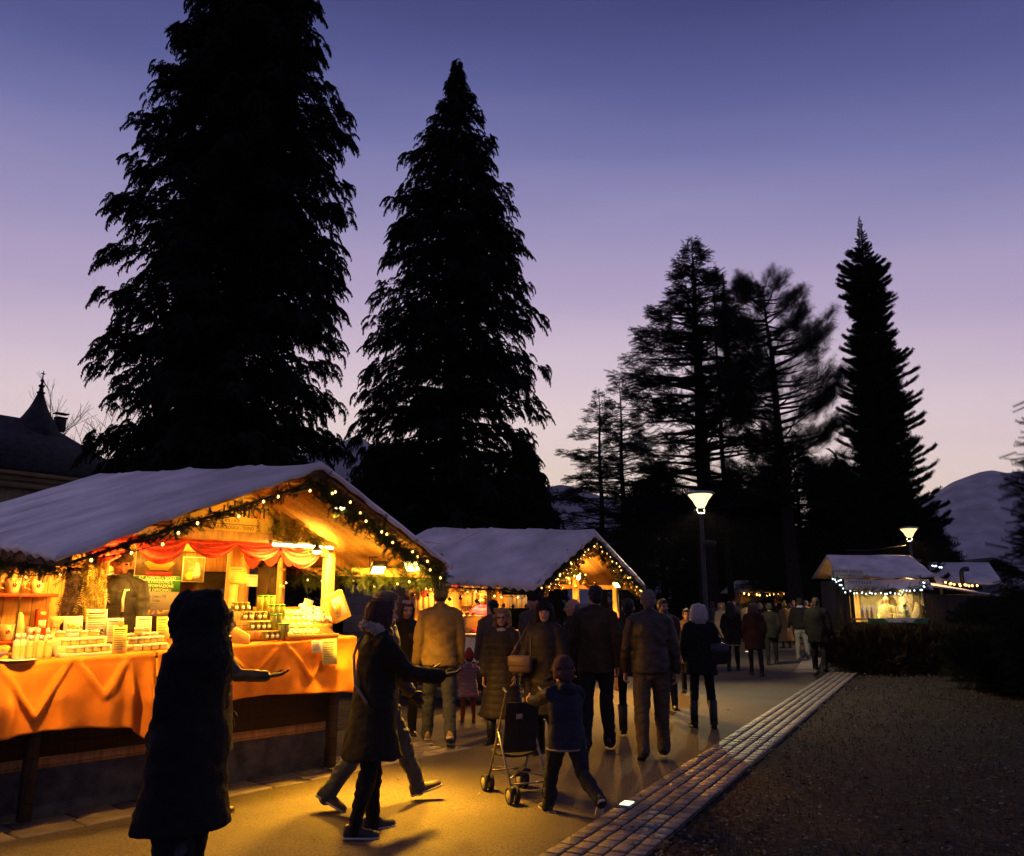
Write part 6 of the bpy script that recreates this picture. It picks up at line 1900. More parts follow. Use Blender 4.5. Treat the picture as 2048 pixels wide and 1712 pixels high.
    # trousers
    for (hip, knee, ank, a2) in L:
        k1 = .098 * tw * s; kk = .070 * tw * s; ka = .056 * tw * s
        ext = ank + (ank - knee).normalized() * (.03 * s)
        tr_.tube([hip + Vector((0, 0, .03 * s)), hip.lerp(knee, .35), hip.lerp(knee, .8), knee, knee.lerp(ank, .3), knee.lerp(ank, .75), ext], [k1 * .84, k1 * .90, kk * 1.06, kk, kk * .98, ka * 1.04, ka * 1.06], 12, 0, True, 1, True)
    tr_.loft([(0, -.01 * s, tz(.80), .13 * s, .105 * s), (0, -.008 * s, tz(.90), .158 * s * hips, .108 * s), (0, 0, tz(1.0), .136 * s * hips, .096 * s), (0, 0, tz(1.06), .125 * s, .09 * s)], 0, True, 16)
    queue(tr_, 'trousers', [trousers], root, vx, 3, wrinkle(.013 * s * (1 if tw > .85 else .3), 10 / s, 3 + int(x * 7) % 50))
    # shoes
    for i, (hip, knee, ank, a2) in enumerate(L):
        fp = R(feetpitch[i]); M = Matrix.Translation(ank) @ Matrix.Rotation(fp, 4, 'X')
        sd = -1 if i == 0 else 1
        M = M @ Matrix.Rotation(R(-sd * 7), 4, 'Z')
        up = MB()
        pr = [(-.075, .030, .075), (-.06, .038, .085), (-.02, .041, .088), (.03, .041, .075), (.08, .046, .058), (.13, .046, .050), (.17, .036, .042), (.19, .016, .03)]
        V = []; n = 12
        for yy, hw, ht in pr:
            for k in range(n):
                a = 2 * math.pi * k / n
                zz = math.sin(a); V.append((hw * math.cos(a) * s, yy * s, (-.058 + (ht * zz if zz > 0 else .006 * zz)) * s))
        up._skin(np.array(V), len(pr), n, 0)
        if boots: up.tube([(0, -.02 * s, -.03 * s), (0, -.01 * s, .12 * s), (0, -.005 * s, .30 * s)], [.055 * s, .058 * s, .066 * s], 12, 0)
        up.xform(M)
        sh = up.build('shoe', shoes, root, smooth=True)
        so = MB(); V = []
        for yy, hw, ht in pr:
            for z in (-.070, -.054): V += [(-hw * 1.06 * s, yy * 1.02 * s, z * s), (hw * 1.06 * s, yy * 1.02 * s, z * s)]
        Fc = []
        for r in range(len(pr) - 1):
            b = r * 4; c = b + 4
            Fc += [(b, b + 1, c + 1, c), (b + 2, c + 2, c + 3, b + 3), (b, c, c + 2, b + 2), (b + 1, b + 3, c + 3, c + 1)]
        Fc += [(0, 2, 3, 1), (len(pr) * 4 - 4, len(pr) * 4 - 3, len(pr) * 4 - 1, len(pr) * 4 - 2)]
        so.add(V, Fc); so.xform(M); so.build('sole', sole or SOLE if sole else SHOEB, sh)
    # coat or jacket
    B = bulk
    wz = .030 * s
    sw = max([abs(l[0]) for l in legs]) / 30
    rings = []
    zhem = jlen
    def ring(z, rx, ry, yo=0): rings.append((0, ly(max(z, .92)) + yo, tz(z), rx * s * B, ry * s * B))
    hw = .185 * hips + flare * max(0, .92 - zhem) * .9
    hd = .135 * hips + flare * max(0, .92 - zhem) * .8 + .07 * sw * max(0, .9 - zhem)
    ring(zhem, hw, hd)
    ring(zhem + .012, hw * 1.012, hd * 1.012)
    if zhem < .84: ring((zhem + .92) / 2, (hw + .188) / 2, (hd + .138) / 2)
    ring(max(.94, zhem + .05), .186 * hips, .137 * hips); 
    wx = (.158 if woman else .172); ring(1.12, wx, .125); ring(1.26, wx + .012, .132); ring(1.36, .185 if not woman else .165, .125); ring(1.43, .150 if not woman else .135, .10); ring(1.475, .085, .080); ring(1.50, .068, .07)
    jk.loft(rings, 0, True, 22)
    for i, (sh, el, wr, fd) in enumerate(A):
        sd = -1 if i == 0 else 1
        inn = Vector((sd * .07 * s, ly(1.41), tz(1.41)))
        jk.tube([inn, sh + Vector((0, 0, -.004)), sh.lerp(el, .45), el, el.lerp(wr, .5), wr - fd * .012 * s], [.068 * s * B, .073 * s * B, .066 * s * B, .059 * s * B, .054 * s * B, .049 * s * B], 12, 0, True, 1, True)
        jk.tube([Vector((sd * .03 * s, ly(1.47), tz(1.485))), Vector((sd * .09 * s, ly(1.45), tz(1.45))), sh.lerp(inn, .25) + Vector((0, 0, .012 * s))], [.045 * s * B, .055 * s * B, .066 * s * B], 10, 0, True, 1, True)
    if collar: jk.tube([(.062 * s * math.cos(a), ly(1.5) + .01 * s + .066 * s * math.sin(a), tz(1.505) - .018 * s * math.sin(a)) for a in np.linspace(0, 2 * math.pi, 15)], .026 * s, 8)
    if hood == 'down':
        jk.ell((0, ly(1.46) - .105 * s, tz(1.455)), (.125 * s, .065 * s, .085 * s)); jk.ell((0, ly(1.5) - .06 * s, tz(1.50)), (.10 * s, .07 * s, .04 * s))
    queue(jk, 'coat' if jlen < .75 else 'jacket', [jacket], root, vx, 3, wrinkle(.014 * s if not quilt else .007, 6.5 / s, 7 + int(abs(x) * 13) % 70, quilt, s))
    if hem is not None:
        hb = MB(); pts = [(hw * B * 1.03 * s * math.cos(a), ly(.92) + hd * B * 1.03 * s * math.sin(a), tz(zhem + .012)) for a in np.linspace(0, 2 * math.pi, 25)]
        hb.tube(pts, .012 * s, 6); hb.build('hem_band', hem, root, smooth=True)
    # head wear and hair
    def Hq(mb, name, mats, vox, sm=2, post=None, mf=None):
        mb.xform(HM @ Matrix.Scale(hs, 4)); queue(mb, name, mats, root, vox, sm, post, mf)
    hv = min(vx, .010)
    if hood == 'up':
        hb = MB()
        hb.ell((0, -.025, .025), (.115, .125, .135)); hb.ell((0, -.03, -.05), (.118, .115, .12)); hb.tube([(0, -.04, -.08), (0, -.05, -.17)], [.12, .15], 14, 0, True, .85, True)
        for a in np.linspace(-.5, math.pi + .5, 14): hb.ell((.088 * math.cos(a), .070, .02 + .106 * math.sin(a)), (.034, .036, .034), 0, 8, 6)
        hb.ell((0, -.05, .135), (.055, .07, .03)); hb.ell((0, .085, -.135), (.085, .06, .045))
        hb.ell((0, .010, .02), (.124, .098, .140)); hb.ell((0, .02, -.06), (.118, .09, .12)); hb.ell((0, -.02, -.15), (.155, .125, .08))
        hb.xform(Matrix.Scale(hoodscale, 4))
        Hq(hb, 'hood', [hoodm or jacket], hv, 2, wrinkle(.009, 18, 5))
    elif hood in ('fur', 'furdown'):
        hb = MB()
        for a in np.linspace(0, 2 * math.pi, 16): hb.ell((.125 * math.cos(a), -.055 + .085 * math.sin(a), -.145 - .028 * math.sin(a) + (.03 if math.sin(a) < 0 else 0)), (.042, .042, .040), 0, 8, 6)
        Hq(hb, 'fur_collar', [hoodm or FUR], hv, 1, wrinkle(.013, 55, 6))
    if hat == 'beanie':
        hb = MB()
        hb.ell((0, -.016, .058), (.087, .106, .082)); hb.tube([(.081 * math.cos(a), -.014 + .099 * math.sin(a), .043 - .012 * math.sin(a)) for a in np.linspace(0, 2 * math.pi, 19)], .013, 8)
        hb.ell((0, -.03, .118), (.052, .060, .062)); hb.ell((0, -.05, .01), (.083, .075, .05))
        def sf(C):
            if not stripes: return np.zeros(len(C), int)
            q = C @ HI[:3, :3].T + HI[:3, 3]
            return (np.floor((q[:, 2] - .03) / .038).astype(int) % 2 == 0).astype(int)
        Hq(hb, 'beanie', [hatm, stripes or hatm], hv, 2, wrinkle(.003, 60, 4), sf)
        if pompom:
            pb = MB(); pb.ell((0, -.035, .178), (.038, .038, .034)); Hq(pb, 'pompom', [pompom], min(hv, .007), 0, wrinkle(.010, 110, 3))
    elif hat == 'earflap':
        hb = MB()
        hb.ell((0, -.016, .055), (.088, .107, .084)); hb.tube([(.086 * math.cos(a), -.014 + .104 * math.sin(a), .040) for a in np.linspace(0, 2 * math.pi, 19)], .015, 8)
        for sx in (-1, 1):
            hb.ell((sx * .083, -.004, -.012), (.016, .045, .06)); hb.tube([(sx * .085, .01, -.06), (sx * .088, .02, -.12), (sx * .08, .025, -.17)], [.010, .008, .010], 6, 0, True, 1, True)
        hb.ell((0, -.055, -.03), (.088, .072, .07)); hb.ell((0, -.02, .07), (.092, .11, .085))
        Hq(hb, 'hat', [hatm], hv, 2, wrinkle(.003, 60, 4))
    elif hat == 'cap':
        hb = MB()
        hb.ell((0, -.015, .075), (.100, .125, .050)); hb.ell((0, .03, .068), (.092, .10, .036)); hb.ell((0, .105, .042), (.062, .045, .012)); hb.ell((0, -.012, .05), (.085, .105, .035))
        Hq(hb, 'flat_cap', [hatm], hv, 2, wrinkle(.003, 40, 4))
    if hair and hood != 'up':
        hb = MB()
        under = hat is not None
        if not under: hb.ell((0, -.026, .046), (.083, .099, .086)); hb.ell((0, .030, .088), (.060, .055, .040))
        if hair == 'short':
            hb.ell((0, -.055, -.01), (.074, .062, .075))
            for sx in (-1, 1): hb.ell((sx * .066, -.005, .02), (.016, .045, .045))
        elif hair == 'crop':
            hb = MB(); hb.ell((0, -.040, .020), (.079, .078, .062)); hb.ell((0, -.06, -.02), (.070, .05, .05))
        elif hair == 'bob':
            for a in np.linspace(math.pi * .93, math.pi * 2.07, 13):
                hb.tube([(.074 * math.cos(a), -.02 + .074 * math.sin(a), .08), (.098 * math.cos(a), -.02 + .098 * math.sin(a), .0), (.100 * math.cos(a), -.02 + .098 * math.sin(a), -.09), (.085 * math.cos(a), -.02 + .08 * math.sin(a), -.15)], [.030, .034, .034, .024], 8, 0, True, 1, True)
            for sx in (-1, 1): hb.tube([(sx * .06, .05, .09), (sx * .088, .04, .03), (sx * .092, .03, -.08)], [.026, .024, .022], 8, 0, True, 1, True)
        elif hair == 'long':
            for a in np.linspace(math.pi * .95, math.pi * 2.05, 13):
                hb.tube([(.072 * math.cos(a), -.02 + .074 * math.sin(a), .08), (.092 * math.cos(a), -.02 + .095 * math.sin(a), -.01), (.098 * math.cos(a), -.025 + .098 * math.sin(a), -.12), (.10 * math.cos(a), -.03 + .105 * math.sin(a), -.22), (.075 * math.cos(a), -.03 + .10 * math.sin(a), -.30)], [.030, .034, .036, .034, .018], 8, 0, True, 1, True)
            for sx in (-1, 1): hb.tube([(sx * .055, .05, .09), (sx * .086, .035, .02), (sx * .092, .03, -.10)], [.026, .024, .02], 8, 0, True, 1, True)
        elif hair == 'curly':
            r_ = random.Random(int(x * 100))
            for k in range(70):
                a = r_.uniform(math.pi * .9, math.pi * 2.1); zz = r_.uniform(-.16, .11); q = .098 * (1.0 if zz < .04 else math.sqrt(max(.1, 1 - ((zz - .04) / .10) ** 2)))
                hb.ell((q * 1.12 * math.cos(a), -.02 + q * 1.05 * math.sin(a), zz), (.027, .027, .027), 0, 7, 5)
            for k in range(22):
                sx = r_.choice((-1, 1)); hb.ell((sx * r_.uniform(.07, .105), r_.uniform(.0, .07), r_.uniform(-.13, .09)), (.022, .022, .024), 0, 7, 5)
        elif hair == 'bun':
            hb.ell((0, -.06, -.02), (.072, .055, .07)); hb.ell((0, -.115, .05), (.042, .038, .042))
        Hq(hb, 'hair', [hairm], hv, 1, wrinkle(.006 if hair != 'curly' else .008, 40, 8))
    if scarf is not None:
        sb = MB(); sb.tube([(.075 * math.cos(a), -.02 + .085 * math.sin(a), -.135 - .012 * math.sin(a)) for a in np.linspace(0, 2 * math.pi, 15)], .034, 8); sb.ell((0, .075, -.165), (.07, .035, .05))
        Hq(sb, 'scarf', [scarf], hv, 2, wrinkle(.006, 30, 9))
    if glasses:
        gb = MB()
        for sx in (-1, 1):
            gb.tube([(sx * .032 + .023 * math.cos(a), .104, .006 + .016 * math.sin(a)) for a in np.linspace(0, 2 * math.pi, 13)], .0028, 5); gb.tube([(sx * .055, .102, .008), (sx * .080, .05, .010), (sx * .082, -.005, .008)], .0026, 5)
        gb.tube([(-.009, .106, .008), (.009, .106, .008)], .0026, 5)
        gb.xform(HM @ Matrix.Scale(hs, 4)); gb.build('glasses', BLACKM, root)
    if zip_m is not None:
        zb = MB()
        for sx in (-1, 1): zb.tube([(sx * .155 * s, .085 * s + ly(1.3), tz(1.36)), (sx * .085 * s, .135 * s + ly(1.3), tz(1.36)), (sx * .075 * s, .148 * s + ly(1.2), tz(1.28)), (sx * .08 * s, .145 * s + ly(1.15), tz(1.16))], .013 * s, 6)
        zb.build('reflective_trim', zip_m, root)
    root['arms'] = 0
    del root['arms']
    W = {'root': root, 's': s, 'A': A, 'L': L, 'tz': tz, 'hc': hc, 'x': x, 'y': y, 'yaw': yaw}
    def world(v):
        c, sn = math.cos(R(yaw)), math.sin(R(yaw)); v = Vector(v)
        return Vector((x + c * v.x - sn * v.y, y + sn * v.x + c * v.y, v.z + zbase))
    W['world'] = world
    return W


def run_jobs():
    tmp = []
    for (mb, name, mats, parent, voxel, sm, post, mf) in JOBS:
        me = mb.mesh('tmp', [], False)
        o = bpy.data.objects.new('tmp', me); COL.objects.link(o)
        r = o.modifiers.new('r', 'REMESH'); r.mode = 'VOXEL'; r.voxel_size = voxel
        if sm:
            s_ = o.modifiers.new('s', 'SMOOTH'); s_.iterations = sm; s_.factor = .5
        tmp.append(o)
    dg = bpy.context.evaluated_depsgraph_get()
    metas = []
    for o in tmp: metas.append(bpy.data.meshes.new_from_object(o.evaluated_get(dg)))
    for o in tmp:
        m = o.data; bpy.data.objects.remove(o); bpy.data.meshes.remove(m)
    for me, (mb, name, mats, parent, voxel, sm, post, mf) in zip(metas, JOBS):
        me.name = name
        n = len(me.vertices); V = np.empty(n * 3, np.float32); me.vertices.foreach_get('co', V); V = V.reshape(-1, 3).astype(float)
        Nn = np.empty(n * 3, np.float32); me.vertex_normals.foreach_get('vector', Nn); Nn = Nn.reshape(-1, 3)
        if post is not None:
            V = post(V, Nn); me.vertices.foreach_set('co', V.astype(np.float32).ravel())
        me.materials.clear()
        for m in mats: me.materials.append(m)
        p = len(me.polygons)
        if mf is not None:
            C = np.empty(p * 3, np.float32); me.polygons.foreach_get('center', C)
            me.polygons.foreach_set('material_index', mf(C.reshape(-1, 3).astype(float)).astype(np.int32))
        else: me.polygons.foreach_set('material_index', np.zeros(p, np.int32))
        me.polygons.foreach_set('use_smooth', np.ones(p, bool)); me.update()
        o = bpy.data.objects.new(name, me); COL.objects.link(o); o.parent = parent
    JOBS.clear()


def G(px, py): g = ground(px, py); return (g.x, g.y)


def walk(k=1.0, lead=1):
    a = (22 * k, 6 * k, 2); b = (-16 * k, 22 * k, 2)
    return (a, b) if lead == 0 else (b, a)


def walkfeet(k=1.0, lead=1): return (8 * k, -28 * k) if lead == 0 else (-28 * k, 8 * k)


HANG = (2, 9, 14, 0)
POCKET = (-12, 14, 42, 18)

# front: hooded figure in a long dark coat seen from behind, looking to the stall
person(G(352, 1800), 1.67, 62, 'hooded person in a long black coat, a dark silhouette in front of the orange cloth', walk(.3), ((4, 5, 30, 18), (2, 5, 30, 18)), True, -2, 8, 0, 0, BLACKC, .42, .08, 1.34, 0, 'up', BLACKC, BLACKT, 1.75, boots=True, hips=1.08, hoodscale=1.28)
# person hidden behind, one arm held out to the right
p = person(G(414, 1636), 1.62, -78, 'person half hidden behind the hooded figure, gloved hand held out to the right', ((3, 4, 3), (-4, 4, 3)), ((2, 6, 14, 0), (42, 6, 46, -6)), True, 0, 20, 5, 0, mat('black_glossy_padding', (.014, .013, .013), .35, var=.2, bump=.5, bs=18, spec=.5), .55, .1, 1.0, .005, None, None, BLACKT, .8, hair='long', hairm=H_BLACK, gloves=GLOVE, boots=True,
       hands={1: dict(d=(0, 1, .12), n=(0, -.1, 1), side=(-1, 0, .1), curl=16, spread=4), 0: dict(curl=20)})
# woman in the long olive parka with her hand out
woman3 = person(G(738, 1668), 1.70, -66, 'woman with auburn hair in a long fur-hooded parka, palm held out', ((6, 5, 2), (-6, 8, 2)), ((34, 8, 52, 4), (40, 10, 44, -4)), True, 3, 0, 2, 0, OLIVE, .56, .16, 1.22, 0, 'fur', FUR, BLACKT, .95, SHOEB, SOLE, False, 'bob', H_RED, gloves=mat('dark_red_gloves', (.035, .012, .012), .8, var=.2),
       hands={1: dict(d=(0, 1, .16), n=(.1, -.1, 1), side=(-1, 0, .1), curl=14, spread=2), 0: dict(d=(0, 1, .3), curl=10, side=(1, 0, .2), n=(0, 0, 1))}, feetpitch=(0, -4))
# man with the flat cap, striding behind her
person(G(752, 1612), 1.79, -80, 'man in a flat cap and brown leather jacket striding behind the parka woman', ((27, 6, 2), (-20, 14, 3)), ((-14, 18, 34, 10), (12, 10, 30, 10)), False, 2, 62, 4, 0, BROWNL, .80, 0, 1.08, 0, None, None, JEANS, 1.08, SHOEBR, SOLE, False, 'short', H_GREY, 'cap', wool('grey_flat_cap_wool', (.16, .13, .09)), SKIND, GLOVE, feetpitch=(16, -30))
# person with the striped pompom beanie and a white carrier bag
p5 = person(G(806, 1470), 1.68, 190, 'person in a striped pompom beanie and dark jacket holding a pale plastic bag', ((4, 5, 2), (-4, 5, 2)), ((46, 12, 62, 30), (8, 10, 20, 0)), True, 0, 20, 8, 0, BLACKW, .72, .05, 1.1, 0, None, None, BLACKT, .95, hair='long', hairm=H_BROWN, hat='beanie', hatm=wool('dark_red_wool', (.20, .03, .03)), stripes=wool('cream_wool', (.46, .38, .30)), pompom=wool('dark_red_wool', (.20, .03, .03)), gloves=GLOVE)
# man in the tan jacket walking away
person(G(876, 1492), 1.83, 8, 'man in a tan jacket and khaki beanie walking away toward the second stall', walk(.62, 0), (HANG, (4, 10, 10, 4)), False, 0, 0, 0, 0, TAN, .84, .0, 1.06, 0, None, None, JEANS, 1.12, SHOET, SOLE, False, 'crop', H_BROWN, 'beanie', wool('khaki_wool', (.24, .16, .06)), feetpitch=walkfeet(1.2, 0))
# toddler in the pink padded jacket
kid = person(G(936, 1445), .93, 12, 'toddler in a pink padded jacket, red hat and dark red tights seen from behind', ((4, 4, 4), (-4, 4, 4)), ((6, 22, 24, 0), (55, 42, 30, -10)), True, 0, 10, 0, 0, PINKJ, .66, .10, 1.32, .016, 'down', None, cloth_m('dark_red_tights', (.16, .025, .02)), .95, SHOEBR, None, False, 'crop', H_BROWN, 'beanie', wool('red_wool', (.46, .06, .03)), kid=True)
# woman with glasses in the long quilted coat
person(G(1003, 1486), 1.60, 165, 'woman with curly blond hair and glasses in a long dark quilted coat and pale scarf', walk(.35, 1), ((6, 12, 18, 6), (4, 10, 12, 4)), True, 0, 12, 4, 0, mat('dark_quilted', (.032, .024, .018), .6, var=.2, vs=10, bump=.3, bs=40), .34, .12, 1.20, .007, None, None, BLACKT, .95, SHOEB, None, True, 'curly', H_BLOND, scarf=cloth_m('pale_scarf', (.50, .42, .34)), glasses=True)
person(G(985, 1432), 1.70, 20, 'woman with dark bound hair and a brown coat seen from behind at the second stall', ((2, 3, 2), (-2, 3, 2)), (HANG, HANG), True, 0, 10, 0, 0, mat('brown_padded', (.12, .075, .04), .7, var=.2, bump=.3, bs=30), .60, .08, 1.12, .005, None, None, BLACKT, .9, hair='bun', hairm=H_BLACK)
person(G(1072, 1440), 1.80, 150, 'man in a black beanie and grey jacket looking toward the second stall', ((2, 3, 3), (-2, 3, 3)), (POCKET, POCKET), False, 0, -42, 2, 0, cloth_m('grey_field_jacket', (.13, .11, .09)), .82, 0, 1.1, 0, None, None, JEANSD, 1.0, hair='crop', hairm=H_GREY, hat='beanie', hatm=wool('black_wool_hat', (.018, .016, .016)), skin=SKIND)
# woman in the black beanie with a shoulder bag
p11 = person(G(1092, 1512), 1.68, 158, 'woman in a dark beanie and fur-collared dark coat facing the viewer', walk(.3, 0), ((10, 14, 40, 16), (10, 12, 24, 8)), True, 0, 14, 2, 0, mat('dark_padded_coat', (.020, .015, .012), .65, var=.2, bump=.3, bs=30), .48, .10, 1.22, .005, 'furdown', FURD, BLACKT, .95, boots=True, hair='long', hairm=H_BLACK, hat='beanie', hatm=wool('black_wool_hat', (.018, .016, .016)), gloves=GLOVE)
person(G(1150, 1462), 1.72, 95, 'bald man in a fur-trimmed jacket looking to the left', ((2, 3, 3), (-2, 3, 3)), (HANG, HANG), False, 0, 0, 4, 0, DARKBR, .8, 0, 1.1, 0, 'furdown', mat('tan_fur', (.20, .13, .08), .95, var=.4, vs=30, bump=1.0, bs=70), BLACKT, 1.0, hair='crop', hairm=H_GREY, skin=SKIND)
# man in the brown jacket walking away beside him
person(G(1196, 1502), 1.82, -10, 'tall man in an olive brown jacket and jeans walking away, head turned left', walk(.42, 1), ((4, 12, 12, 0), (-10, 12, 26, 8)), False, 1, 25, 0, 0, cloth_m('olive_brown_jacket', (.085, .060, .035)), .80, 0, 1.1, 0, None, None, JEANSD, 1.15, SHOEBR, None, False, 'short', H_BLACK, feetpitch=walkfeet(.8, 1))
# child pushing a pushchair
kid2 = person(G(1135, 1632), 1.20, 20, 'child in a navy jacket and knitted ear-flap hat pushing the pushchair', ((24, 10, 3), (-26, 34, 4)), ((70, 6, 16, 2), (58, 18, 30, 16)), False, 6, 6, 8, 4, NAVY, .78, .04, 1.22, 0, 'down', None, JEANSD, 1.22, SHOEBR, SOLE, False, None, H_BROWN, 'earflap', wool('plum_knit', (.085, .048, .045)), kid=True, hem=mat('pale_hem', (.24, .19, .15), .8), feetpitch=(4, -52))
# woman in black beside the man in the leather jacket
person(G(1264, 1478), 1.68, -12, 'slim woman in black leggings and a short grey coat walking away', walk(.55, 0), (POCKET, HANG), True, 0, 0, 0, 0, cloth_m('dark_grey_coat', (.045, .036, .034)), .76, .04, 1.04, 0, None, None, BLACKT, .78, hair='bun', hairm=H_BLACK, boots=True, feetpitch=walkfeet(.9, 0))
person(G(1308, 1520), 1.76, -6, 'grey-haired man in a brown leather jacket and khaki trousers walking away', walk(.45, 1), ((6, 12, 14, 0), (2, 13, 12, 2)), False, 0, 0, 0, 0, BROWNL, .86, 0, 1.14, 0, None, None, KHAKI, 1.18, SHOEB, None, False, 'short', H_GREY, feetpitch=walkfeet(.9, 1))
# people facing us farther on
person(G(1334, 1418), 1.72, 168, 'bearded man in an orange scarf and dark jacket facing the viewer', ((4, 4, 3), (-4, 4, 3)), (HANG, HANG), False, 0, 30, 4, 0, cloth_m('brown_jacket', (.10, .07, .045)), .8, 0, 1.1, 0, None, None, JEANSD, 1, hair='short', hairm=H_BROWN, beard=True, scarf=cloth_m('orange_scarf', (.52, .11, .03)), skin=SKIND)
person(G(1380, 1386), 1.55, 165, 'short person in a patterned tan coat and boots walking toward the viewer', walk(.3, 0), ((14, 10, 60, 20), (10, 8, 40, 10)), True, 0, 10, 6, 0, mat('patterned_coat', (.24, .15, .08), .85, var=.6, vs=18, bump=.4), .62, .08, 1.1, 0, None, None, BLACKT, .85, SHOEB, None, True, 'short', H_BROWN)
p20 = person(G(1408, 1456), 1.64, -3, 'woman with white blond hair in a short black coat walking away', ((3, 4, 3), (-3, 5, 3)), (POCKET, (0, 16, 30, 6)), True, 0, 0, 0, 0, BLACKW, .74, .06, 1.22, 0, None, None, BLACKT, .88, hair='bob', hairm=H_WHITE, boots=True, feetpitch=(0, -6))
# walkers farther along the road
person(G(1468, 1342), 1.68, -14, 'woman with long dark hair and a belted dark coat walking away', walk(.5, 1), (POCKET, HANG), True, 0, 0, 0, 0, BLACKC, .66, .06, 1.1, 0, None, None, BLACKT, .95, hair='long', hairm=H_BLACK, hem=mat('pale_hem', (.24, .19, .15), .8))
person(G(1514, 1352), 1.66, -16, 'woman with long brown hair in a dark wine-red coat walking away', walk(.4, 0), (POCKET, POCKET), True, 0, 0, 0, 0, cloth_m('wine_coat', (.045, .018, .018)), .64, .08, 1.24, 0, 'down', None, BLACKT, .95, hair='long', hairm=H_BROWN)
person(G(1546, 1330), 1.66, -16, 'man in a black jacket and dark trousers walking in the middle of the road', walk(.5, 1), (HANG, POCKET), False, 0, 0, 0, 0, BLACKC, .76, 0, 1.1, 0, None, None, BLACKT, 1.05, hair='short', hairm=H_BLACK)
person(G(1574, 1296), 1.66, 10, 'woman in a long brown coat and yellow hat standing by the far stalls', ((2, 2, 3), (-2, 2, 3)), (HANG, HANG), True, 0, 0, 0, 0, cloth_m('long_brown_coat', (.20, .12, .055)), .26, .16, 1.15, 0, None, None, BLACKT, .9, hair='crop', hairm=H_BROWN, hat='beanie', hatm=wool('yellow_wool', (.45, .34, .06)), pompom=wool('yellow_wool', (.45, .34, .06)), scarf=cloth_m('yellow_scarf', (.46, .36, .12)))
person(G(1607, 1321), 1.80, -10, 'man in pale jeans and a black jacket with a light collar walking away', ((3, 3, 3), (-3, 4, 3)), ((4, 18, 30, 0), (4, 18, 34, 10)), False, 0, 0, 0, 0, BLACKC, .86, 0, 1.16, 0, None, None, cloth_m('pale_jeans', (.15, .15, .15)), 1.1, SHOEBR, None, False, 'short', H_BLACK, scarf=cloth_m('lilac_collar', (.32, .30, .40)))
person(G(1642, 1344), 1.76, -24, 'stout man all in black walking near the end of the paver strip', walk(.55, 0), (HANG, (-6, 16, 12, 0)), False, 0, 0, 0, 0, BLACKC, .66, .06, 1.3, 0, None, None, BLACKT, 1.2, hair='short', hairm=H_BROWN, feetpitch=walkfeet(.8, 0))
YJ = cloth_m('yellow_jacket', (.46, .36, .08)); YJ2 = cloth_m('mustard_jacket', (.40, .30, .07))
person(G(1662, 1292), 1.75, -60, 'person in a yellow jacket and grey beanie bending toward the food stall', ((3, 3, 3), (-3, 3, 3)), ((20, 10, 50, 10), (25, 10, 50, 10)), False, 10, 0, 6, 0, YJ, .8, 0, 1.15, 0, None, None, JEANSD, 1, hair='crop', hairm=H_BROWN, hat='beanie', hatm=wool('dark_grey_wool', (.05, .045, .04)))
person(G(1676, 1290), 1.68, -62, 'person in a mustard jacket eating with one arm raised by the food stall', ((3, 3, 3), (-3, 3, 3)), ((60, 20, 100, 20), (20, 10, 60, 10)), False, 2, 0, 8, 0, YJ2, .8, 0, 1.1, 0, None, None, JEANSD, 1, hair='short', hairm=H_BROWN)
person(G(1692, 1289), 1.62, -80, 'dark-haired person in a dark jacket waiting at the food stall corner', ((3, 3, 3), (-3, 3, 3)), ((20, 10, 70, 10), (20, 10, 70, 10)), False, 2, 0, 8, 0, cloth_m('charcoal_jacket', (.040, .034, .030)), .8, 0, 1.1, 0, None, None, JEANSD, 1, hair='short', hairm=H_BLACK)
